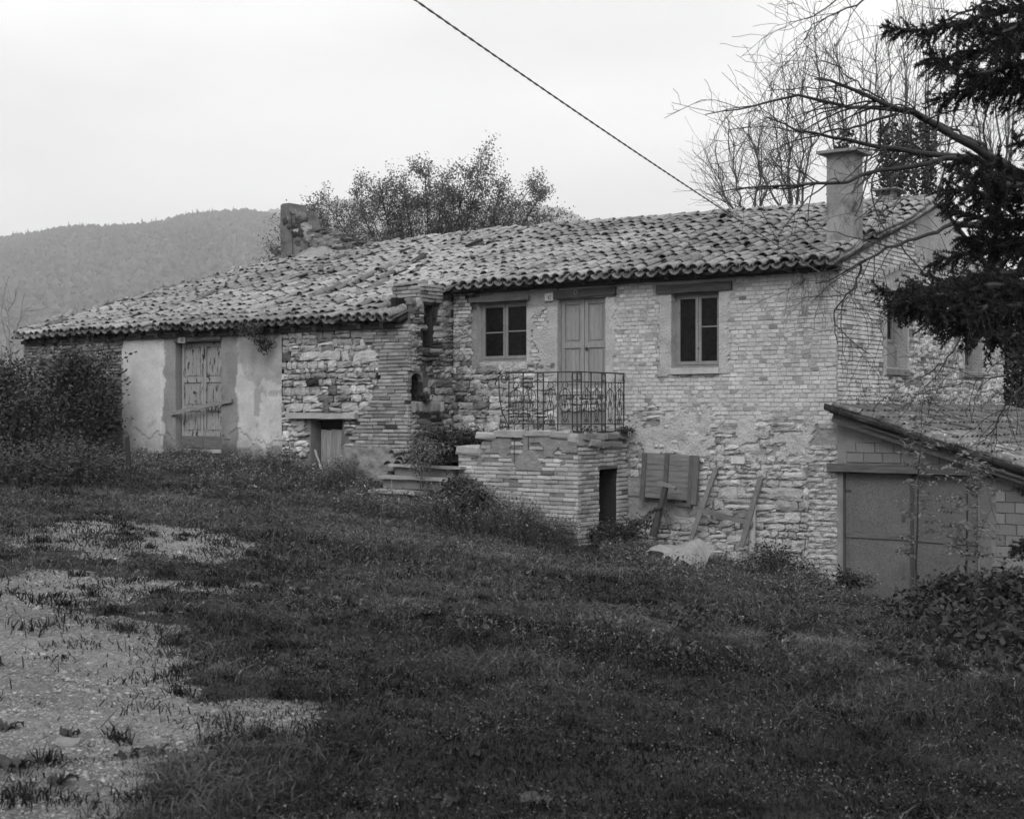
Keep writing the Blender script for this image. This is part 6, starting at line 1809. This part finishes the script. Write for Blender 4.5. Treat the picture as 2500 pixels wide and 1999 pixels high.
bush('eave_tuft', 'tuft of weed hanging from the eave above the stained plaster', [bl(612, 812, 28.0, 38, 18, 900, 0.2), bl(648, 838, 28.0, 18, 20, 420, 0.15)], 0.055, M_SHRUB, g, clump=0.06, base=at(615, 795, 28.4), cat='weed', stems=0.0)
bush('niche_weed', 'dark weeds growing on the ledge of the niche', [bl(1030, 970, 26.4, 30, 12, 420, 0.12)], 0.05, M_IVY, g, clump=0.05, base=at(1025, 980, 26.3), cat='weed', stems=0.0)
bush('landing_weed', 'dry weeds at the broken right corner of the landing', [bl(1530, 1055, 24.7, 16, 16, 260, 0.12), bl(1440, 1050, 24.0, 14, 8, 120, 0.12)], 0.05, M_SHRUB, g, clump=0.05, base=at(1530, 1065, 24.7), cat='weed', stems=0.0)
bush('passage_weed', 'dark undergrowth at the foot of the landing doorway', [bl(1480, 1300, 23.9, 45, 24, 1300, 0.3), bl(1560, 1290, 24.0, 40, 24, 800, 0.3)], 0.055, M_SHRUB, g, clump=0.09, cat='weed')
bush('wall_foot_shrub', 'dark shrub at the wall foot right of the pale pipe', [bl(1870, 1375, 23.0, 50, 36, 1500, 0.3), bl(1920, 1395, 22.6, 50, 22, 900, 0.3)], 0.05, M_SHRUB, g, clump=0.16, per=30, cat='shrub')
bush('far_hedge', 'dark hedge behind the garage beyond the gable end', [bl(2470, 900, 33, 40, 90, 2600, 1.0), bl(2540, 880, 33, 60, 120, 2600, 1.0), bl(2500, 1010, 32, 60, 60, 1500, 0.8)], 0.13, M_SHRUB, g, cat='hedge', clump=0.2)
# fern-like drooping fronds round the stump
t = thing('stump_fern', 'drooping fern fronds round the leaning stump', 'fern', tuple(onY(1620, 1250, -0.55)))
for k in range(9):
    a = g.uniform(0, 2 * math.pi); c = onY(1612, 1245, -0.55)
    L = g.uniform(0.25, 0.42); dirv = np.array([math.cos(a), 0.5 * math.sin(a) - 0.3, 0.0])
    s = np.linspace(0, 1, 9)
    pts = c + dirv * L * s[:, None] + np.array([0, 0, 1.0]) * (0.10 * s - 0.34 * s ** 2)[:, None]
    m = NPM(); m.tubes([(pts, 0.003)], 3)
    P = np.repeat(pts, 6, 0) + g.normal(0, 0.022, (54, 3)); V, Q = leaf_quads(P, 0.05, g, 0.1, 0.25, 1.5); m.add(V, Q, 0.1)
    m.build('frond', M_SHRUB, t)

# saplings with feathered leaves before the garage
def sapling(label, ub, dep, pxpath, nfr, g, fr=(0.22, 0.36), grp='young saplings before the garage doors', vmin=0.25):
    base = gpt(ub, dep)
    t = thing('sapling', label, 'sapling', tuple(base), grp)
    pts = np.vstack([base[None], path(pxpath, dep, dep, 12, 0.006)])
    n = len(pts)
    m = NPM(); m.tubes([(pts, np.linspace(0.016, 0.004, n))], 6); m.build('stem', M_BARK, t, smooth=True)
    for k in range(nfr):
        f = (vmin + (1 - vmin) * (k + g.random()) / nfr) * (n - 1); i = min(int(f), n - 2)
        b = pts[i] + (pts[i + 1] - pts[i]) * (f - i)
        a = g.uniform(0, 2 * math.pi); L = g.uniform(*fr)
        d = RIGHT * math.cos(a) + FWD * math.sin(a) + np.array([0, 0, g.uniform(-0.1, 0.7)]); d /= np.linalg.norm(d)
        s = np.linspace(0, 1, 8)
        rc = b + d * L * s[:, None] + np.array([0, 0, -0.18 * L]) * (s ** 2)[:, None]
        m = NPM(); m.tubes([(rc, 0.0022)], 3)
        sd_ = np.cross(d, [0, 0, 1.0]); sd_ /= np.linalg.norm(sd_); upv = np.cross(sd_, d)
        for q in np.linspace(0.2, 1.0, 8):
            c = b + d * L * q + np.array([0, 0, -0.18 * L]) * q * q
            for s_ in (-1, 1):
                ll = 0.085 * (1.15 - 0.4 * q) * g.uniform(0.85, 1.15)
                ax = sd_ * s_ + d * 0.35 + upv * g.uniform(-0.9, 0.5); ax /= np.linalg.norm(ax)
                wv = np.cross(ax, upv + g.normal(0, 0.7, 3)); wv /= np.linalg.norm(wv)
                V = np.array([c, c + ax * ll * 0.5 + wv * ll * 0.2, c + ax * ll, c + ax * ll * 0.5 - wv * ll * 0.2])
                m.add(V, np.array([[0, 1, 2, 3]]), g.uniform(-0.2, 0.9))
        m.build('frond', M_LEAF, t)
sapling('slender sapling with feathered leaves before the split of the garage doors', 2240, 18.5, [(2238, 1380), (2240, 1250), (2246, 1100), (2252, 1000), (2256, 960)], 44, g, vmin=0.12)
sapling('bushier sapling with feathered leaves before the right garage door', 2362, 17.0, [(2360, 1380), (2361, 1250), (2363, 1190), (2372, 1140), (2378, 1100)], 58, g, fr=(0.24, 0.42), vmin=0.1)
# young dark shrubs out in the grass
for (u, v, dep, w, h, n, lb) in ((1685, 1520, 11.5, 30, 38, 240, 'young dark-leaved seedling standing alone in the grass'), (1890, 1560, 10.8, 40, 16, 200, 'low dark clump of leaves in the grass right of the litter'), (1950, 1480, 14.0, 8, 34, 90, 'thin upright seedling in the grass before the house corner'), (2200, 1590, 11.5, 60, 24, 500, 'low leafy patch in the grass left of the bramble')):
    gp = on_ground(u, v + h)
    d = proj(gp)[2][0]
    bush('seedling', lb, [bl(u, v, d, w, h, n, 0.15)], 0.05, M_SHRUB, g, clump=0.05, per=25, cat='seedling', base=gp, stems=1.0)
# broad-leaved dock plants in the foreground
def dock(u, v, L, nl, label, g, tone=0.0):
    p = on_ground(u, v)
    t = thing('dock_plant', label, 'plant', tuple(p), 'broad-leaved plants in the yard')
    for k in range(nl):
        a = 2 * math.pi * (k + g.random() * 0.7) / nl; l = L * g.uniform(0.4, 0.8); w = l * 0.24
        d = np.array([math.cos(a), math.sin(a), 0]); sd_ = np.array([-d[1], d[0], 0])
        rise = g.uniform(0.7, 1.5)
        V, Q = [], []
        for j, s in enumerate(np.linspace(0, 1, 6)):
            c = p + d * l * s * 0.9 + np.array([0, 0, l * rise * (s - 0.75 * s * s) + 0.01])
            ww = w * math.sin(math.pi * min(0.08 + 0.92 * s, 1.0)) ** 0.8 * 0.5 + 0.004
            wav = np.array([0, 0, g.uniform(-0.01, 0.02)])
            V += [c - sd_ * ww + np.array([0, 0, ww * 0.4]) + wav, c, c + sd_ * ww + np.array([0, 0, ww * 0.4]) - wav]
            if j:
                b = (j - 1) * 3; Q += [(b, b + 1, b + 4, b + 3), (b + 1, b + 2, b + 5, b + 4)]
        link('leaf', np_mesh('leaf', np.array(V), np.array(Q), np.full(len(Q), tone + 0.25 + g.uniform(-0.3, 0.4)), smooth=True), M_SHRUB, t)
for (u, v, L, nl, lb, tn) in ((380, 1850, 0.16, 7, 'broad-leaved plant with upturned dark leaves at the gravel edge', -0.3), (310, 1862, 0.12, 5, 'small dark broad-leaved plant on the gravel beside a larger one', -0.4), (1115, 1975, 0.15, 7, 'broad-leaved dock at the bottom edge, left of the middle', -0.4), (1330, 1972, 0.15, 7, 'ragged dock leaves at the bottom edge near the middle', -0.4), (40, 1885, 0.17, 8, 'broad-leaved dock clump on gravel at the lower left edge', 0.0), (170, 1805, 0.11, 7, 'small dock rosette on the gravel beside a flat stone', -0.3), (870, 1845, 0.10, 6, 'dark withered rosette in the grass below the gravel bay', -0.6), (1160, 1852, 0.11, 6, 'dark low rosette in the foreground grass', -0.6), (1165, 1775, 0.12, 5, 'low dock leaves in grass above the dark rosette', -0.5), (560, 1905, 0.12, 6, 'dock plant among the grass at the gravel edge near the bottom', 0.1), (425, 1568, 0.09, 5, 'small dark leaf clump at the point of the gravel edge', -0.5), (18, 1790, 0.12, 8, 'dark weed clump at the left edge on the gravel', -0.4), (150, 1920, 0.13, 8, 'low dark weed rosette on gravel near the bottom left', -0.5)):
    dock(u, v, L, nl, lb, g, tn)
# dry vines hanging over the house corner
t = thing('dry_vine', 'tangle of thin dry vine stems hanging at the house corner', 'vine', (0.0, -0.05, 2.2))
m = NPM()
for k in range(34):
    u, v = g.uniform(1930, 2120), g.uniform(640, 700)
    X = onY(u, v, -0.15) if u < 2040 else onX(u, v, 0.1)
    L = g.uniform(0.25, 1.3); d = np.array([g.normal(0, 0.3), -0.02, -1.0]) if u < 2040 else np.array([0.02, g.normal(0.1, 0.35), -1.0])
    s = np.linspace(0, 1, 8)[:, None]
    pts = X + d * L * s + np.cumsum(g.normal(0, 0.03, (8, 3)), 0) * np.array([1, 0.4, 1])
    m.tubes([(pts, np.linspace(0.006, 0.002, 8))], 3, g.uniform(-0.3, 1.5))
m.build('stem', M_TWIG, t)
t = thing('gable_vine', 'thin vine stems trailing down the gable wall over the windows', 'vine', (0.08, 3.5, 0.2))
m = NPM()
for k in range(46):
    y = g.uniform(0.3, 8.3); z = g.uniform(0.3, min(2.2, 3.0))
    a = g.uniform(-2.6, -0.5) if g.random() < 0.6 else g.uniform(0.3, 2.8)
    s = np.linspace(0, 1, 9)[:, None]; L = g.uniform(0.4, 1.4)
    pts = np.array([0.07, y, z]) + np.array([0.02, math.cos(a), math.sin(a)]) * L * s + np.cumsum(g.normal(0, 0.025, (9, 3)), 0) * np.array([0.2, 1, 1])
    pts[:, 0] = np.clip(pts[:, 0], 0.04, 0.2); pts[:, 2] = np.maximum(pts[:, 2], 0.05)
    m.tubes([(pts, np.linspace(0.005, 0.002, 9))], 3, g.uniform(-0.4, 0.6))
P = np.stack([g.uniform(0.04, 0.25, 900), g.uniform(0.3, 8.6, 900), g.gamma(1.5, 0.08, 900) + 0.02], 1)
V, Q = leaf_quads(P, g.uniform(0.03, 0.07, len(P)), g, 0.2, 0.4); m.add(V, Q, g.uniform(-0.3, 0.8, len(Q)))
m.build('stem', M_TWIG, t)

# ------------------------------------------------------------------ weeds along the foot of the buildings (uncountable)
def weeds(name, label, X, Y, H, g, tips=0.3, lsz=0.047, nl=11):
    n = len(X)
    Z = ground_z(X, Y)
    base = np.stack([X, Y, Z], 1)
    lean_ = g.normal(0, 0.22, (n, 2))
    m = NPM()
    k = nl
    s = g.uniform(0.12, 1.0, (n, k)) ** 0.8
    C = base[:, None, :] + np.concatenate([lean_[:, None, :] * (s ** 1.5)[..., None] * H[:, None, None], (s * H[:, None])[..., None]], -1)
    spread = (0.16 * H[:, None] * (1.1 - 0.6 * s))[..., None]
    C = C + g.normal(0, 1, C.shape) * spread * np.array([1, 1, 0.4])
    C = C.reshape(-1, 3)
    V, Q = leaf_quads(C, g.uniform(lsz * 0.5, lsz * 1.4, len(C)), g, 0.4, 0.4)
    plant_t = np.repeat(g.normal(0, 0.28, n), k)
    tone = plant_t + g.uniform(-0.35, 0.35, len(Q)) + np.where((s.reshape(-1) > 0.86) & (np.repeat(g.random(n), k) < tips), g.uniform(0.5, 2.4, len(Q)), 0)
    m.add(V, Q, tone)
    # stems as slim crossed blades
    w = 0.004
    for ax in (np.array([w, 0, 0]), np.array([0, w, 0])):
        e = base + np.concatenate([lean_ * H[:, None], H[:, None]], 1)
        V = np.stack([base - ax, base + ax, e + ax * 0.3, e - ax * 0.3], 1).reshape(-1, 3)
        m.add(V, np.arange(n * 4).reshape(-1, 4), g.uniform(-0.3, 0.6, n))
    o = m.build(name, M_WEED)
    tag(o, label, 'weeds', kind='stuff')
g = np.random.default_rng(63)
# strip in front of the walls: density and height fall off away from them
n = 24000
X = g.uniform(-20.5, 5.0, n)
wy = np.interp(X, [-20, XJ, XJ + 0.01, -6.5, -6.49, -3.95, -3.94, 5], [WY, WY, -2.4, -2.4, -1.65, -1.65, -0.15, -0.15])
wd = np.interp(X, [-20, -15, -10, -7, -4, -1, 0.5, 5], [5.5, 5.0, 4.4, 3.6, 3.4, 3.0, 2.0, 1.4])
f = g.random(n) ** 1.4
Y = wy - 0.08 - f * wd
patch = fbm(X * 0.8, Y * 0.8, 97, 3)
keep = (patch > 0.36 + 0.25 * f) & ~gravel_mask(X, Y)
X, Y, f, patch = X[keep], Y[keep], f[keep], patch[keep]
H = (0.10 + 0.62 * (1 - f) ** 0.8 * np.clip((patch - 0.25) * 2.4, 0.25, 1.25)) * g.uniform(0.6, 1.25, len(X)) * np.interp(X, [-20, -13, -9, -3, 0, 1, 5], [0.8, 0.6, 0.8, 1.1, 0.8, 0.3, 0.45])
H = np.where((X > -15.2) & (X < -11.4) & (Y > -3.4), H * 0.6, H)
H = np.where((X > -3.6) & (X < -0.6) & (Y > -2.2), H * 0.5, H)
H = np.where((X > -10.6) & (X < -9.4) & (Y > -2.2), H * 0.55, H)
H = np.where((X > -9.0) & (X < -6.4) & (Y > -3.4), H * 0.45, H)
weeds('weeds', 'tangled weeds and wildflowers along the foot of the walls', X, Y, H, g)
n = 2600                                         # rougher weeds dotted through the turf
dd_ = g.uniform(9.5, 21, n); uu_ = g.uniform(-100, 2600, n); aa_ = (uu_ - 1250) / F
X = CAM[0] + dd_ * (-SN + CS * aa_); Y = CAM[1] + dd_ * (CS + SN * aa_)
kp = ~gravel_mask(X, Y) & (Y < -2.6) & (fbm(X * 0.9, Y * 0.9, 131, 3) > 0.47)
X, Y = X[kp], Y[kp]
weeds('turf_weeds', 'low mixed weeds dotted through the yard grass', X, Y, g.uniform(0.04, 0.15, len(X)), g, tips=0.08, lsz=0.032)
# pale dry stalks standing among them
m = NPM()
for (u, v0, v1, du) in ((1095 - 144, 1222, 1158, 4), (945, 1262, 1215, -8), (1648, 1330, 1280, -12), (1495, 1305, 1260, 9), (1008, 1215, 1172, 6)):
    gp = on_ground(u, v0 + 12); d = proj(gp)[2][0]
    e = at(u + du, v1, d); mid = gp * 0.5 + e * 0.5 + g.normal(0, 0.03, 3)
    m.tubes([(np.array([gp, mid, e]), np.array([0.007, 0.006, 0.004]))], 4)
tag(m.build('dry_stalks', M_STRAW), 'scattered pale dry stalks rising from the weeds', 'stalks', kind='stuff')

# ------------------------------------------------------------------ grass
g = np.random.default_rng(88)
N = 255000
q = g.random(N)
dmin, dmax = 4.6, 26.0
d = (np.sqrt(dmin) + q * (np.sqrt(dmax) - np.sqrt(dmin))) ** 2
u = np.where(g.random(N) < 0.9, g.uniform(-130, 2630, N), np.where(g.random(N) < 0.3, g.uniform(-700, -130, N), g.uniform(2630, 3400, N)))
a = (u - 1250) / F
X = CAM[0] + d * (-SN + CS * a); Y = CAM[1] + d * (CS + SN * a)
lim_y = np.interp(X, [-20, XJ, XJ + 0.01, -6.5, -6.49, -3.95, -3.94, 8], [WY, WY, -2.4, -2.4, -1.62, -1.62, -0.06, -0.06])
js = np.where(g.random(N) < 0.6, 0.10, np.where(g.random(N) < 0.65, 0.28, 0.6)) * d / 10
gm = gravel_mask(X + g.normal(0, 1, N) * js, Y + g.normal(0, 1, N) * js)
gm &= ~((u > 500) & (g.random(N) < 0.4))
pn = fbm(X * 1.7, Y * 1.7, 55, 4)
pf = fbm(X * 0.7, Y * 0.7, 58, 3)
tuft = fbm(X * 5.5, Y * 5.5, 57, 2)
ok = (Y < lim_y) & (~gm | ((fbm(X * 3.1, Y * 3.1, 59, 3) > np.interp(d, [7, 12], [0.67, 0.61])) & (g.random(N) < 0.6)) | (g.random(N) < 0.004)) & ((pn > 0.30) | (g.random(N) < 0.45))
X, Y, d, gm, pn, tuft, pf = [z[ok] for z in (X, Y, d, gm, pn, tuft, pf)]
nt_ = 520                                       # separate dark tufts on turf and gravel
qd = (np.sqrt(5.2) + g.random(nt_) * (np.sqrt(19.0) - np.sqrt(5.2))) ** 2
qu = np.where(g.random(nt_) < 0.5, g.uniform(-60, 900, nt_), g.uniform(-60, 2560, nt_)); qa = (qu - 1250) / F
TX = CAM[0] + qd * (-SN + CS * qa); TY = CAM[1] + qd * (CS + SN * qa)
kk = ~(gravel_mask(TX, TY) & (g.random(nt_) < np.interp(qd, [6, 10, 14], [0.75, 0.5, 0.1]))); TX, TY, qd = TX[kk], TY[kk], qd[kk]
nb = 62; sp_ = g.gamma(2.0, 0.018, len(TX)) + 0.02
bx_ = (TX[:, None] + g.normal(0, 1, (len(TX), nb)) * sp_[:, None] * 1.3).ravel(); by_ = (TY[:, None] + g.normal(0, 1, (len(TX), nb)) * sp_[:, None]).ravel()
tsc = np.repeat(g.uniform(0.5, 1.3, len(TX)), nb)
ntu = len(bx_)
X = np.r_[X, bx_]; Y = np.r_[Y, by_]; d = np.r_[d, np.repeat(qd, nb)]; gm = np.r_[gm, np.zeros(ntu, bool)]; pn = np.r_[pn, np.zeros(ntu)]; tuft = np.r_[tuft, np.zeros(ntu)]; pf = np.r_[pf, np.full(ntu, 0.5)]
n = len(X); Z = ground_z(X, Y)
print('grass', n)
tall = sstep(0.48, 0.72, fbm(X * 1.1, Y * 1.1, 71, 3))
h = (0.014 + 0.034 * g.random(n) + 0.07 * tall * g.random(n) + 0.10 * sstep(0.66, 0.85, tuft) * g.random(n)) * np.interp(d, [5, 10, 25], [0.85, 1.0, 1.25])
h = np.where(gm, h * 0.75, h)
h[-ntu:] = (0.02 + 0.065 * g.random(ntu)) * tsc
wb = np.interp(d, [5, 10, 25], [0.0026, 0.0044, 0.010]) * g.uniform(0.7, 1.4, n)
az = g.uniform(0, 2 * np.pi, n)
side_ = np.stack([np.cos(az), np.sin(az), np.zeros(n)], 1) * wb[:, None]
ln = g.normal(0, 0.85, (n, 2)) * h[:, None]
B = np.stack([X, Y, Z - 0.004], 1)
Mi = B + np.concatenate([ln * 0.35, (h * 0.62)[:, None]], 1)
Tp = B + np.concatenate([ln * 1.25, (h * g.uniform(0.75, 1.0, n))[:, None]], 1)
V = np.stack([B - side_, B + side_, Mi + side_ * 0.85, Mi - side_ * 0.85, Tp], 1).reshape(-1, 3)
b = np.arange(n)[:, None] * 5
Q = np.concatenate([b + np.array([[0, 1, 2]]), b + np.array([[0, 2, 3]]), b + np.array([[3, 2, 4]])], 1).reshape(-1, 3)
tone = g.normal(0, 0.3, n) + np.where(g.random(n) < 0.05, g.uniform(0.8, 2.5, n), 0) + (pf - 0.5) * 3.0 + (pn - 0.5) * 1.2 + 0.3 * sstep(8, 13, d) - 0.35 * sstep(0.66, 0.85, tuft)
tone[-ntu:] -= 0.35
tone = tone - 0.74 * sstep(-2, 7, X)  # darker toward the right: shade put into the blade tone
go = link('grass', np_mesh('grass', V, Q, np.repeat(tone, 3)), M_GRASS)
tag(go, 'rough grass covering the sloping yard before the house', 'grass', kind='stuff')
# clover and small leaves between the blades
n = 80000
q = g.random(n); d = (np.sqrt(dmin) + q * (np.sqrt(22.0) - np.sqrt(dmin))) ** 2
u = g.uniform(-100, 2600, n); a = (u - 1250) / F
X = CAM[0] + d * (-SN + CS * a); Y = CAM[1] + d * (CS + SN * a)
k = ~gravel_mask(X, Y) & (Y < -1.7) & (fbm(X * 1.3, Y * 1.3, 91, 3) > 0.45)
X, Y, d = X[k], Y[k], d[k]
P = np.stack([X, Y, ground_z(X, Y) + g.uniform(0.01, 0.09, len(X))], 1)
V, Q = leaf_quads(P, g.uniform(0.008, 0.018, len(P)) * np.interp(d, [5, 20], [0.8, 1.9]), g, 0.8, 0.7)
tag(link('clover', np_mesh('clover', V, Q, g.normal(0.2, 0.6, len(Q)) + np.where(g.random(len(Q)) < 0.05, g.uniform(0.4, 1.0, len(Q)), 0) - 0.75), M_WEED), 'low clover leaves scattered through the grass', 'clover', kind='stuff')

# ------------------------------------------------------------------ gravel stones
n = 54000
q = g.random(n); d = (np.sqrt(dmin) + q * (np.sqrt(20.0) - np.sqrt(dmin))) ** 2
u = g.uniform(-130, 900, n); a = (u - 1250) / F
X = CAM[0] + d * (-SN + CS * a); Y = CAM[1] + d * (CS + SN * a)
k = gravel_mask(X, Y)
X, Y, d = X[k], Y[k], d[k]; n = len(X)
sz = g.gamma(1.6, 0.0017, n) * np.interp(d, [5, 12, 20], [0.9, 1.2, 1.6]) + 0.0025
sz = np.minimum(sz, 0.028)
c = np.stack([X, Y, ground_z(X, Y) - sz * 0.12], 1)
az = g.uniform(0, 6.28, n)
ex = np.stack([np.cos(az), np.sin(az), np.zeros(n)], 1) * (sz * g.uniform(0.8, 1.4, n))[:, None]
ey = np.stack([-np.sin(az), np.cos(az), np.zeros(n)], 1) * (sz * g.uniform(0.6, 1.0, n))[:, None]
ez = np.stack([np.zeros(n), np.zeros(n), sz * g.uniform(0.4, 0.9, n)], 1)
V = np.stack([c - ex - ey, c + ex - ey, c + ex + ey, c - ex + ey, c + ez - ex * 0.55 - ey * 0.5, c + ez * 0.85 + ex * 0.55 - ey * 0.6, c + ez * 0.95 + ex * 0.5 + ey * 0.5, c + ez * 0.8 - ex * 0.6 + ey * 0.55], 1).reshape(-1, 3)
V += g.normal(0, 0.0015, V.shape)
b = np.arange(n)[:, None] * 8
Q = np.concatenate([b + np.array([f_]) for f_ in ((4, 5, 6, 7), (0, 1, 5, 4), (1, 2, 6, 5), (2, 3, 7, 6), (3, 0, 4, 7))], 1).reshape(-1, 4)
tag(link('gravel', np_mesh('gravel', V, Q, np.repeat(g.normal(0.0, 0.3, n), 5)), M_PEBBLE), 'pale gravel spread over the left of the yard', 'gravel', kind='stuff')
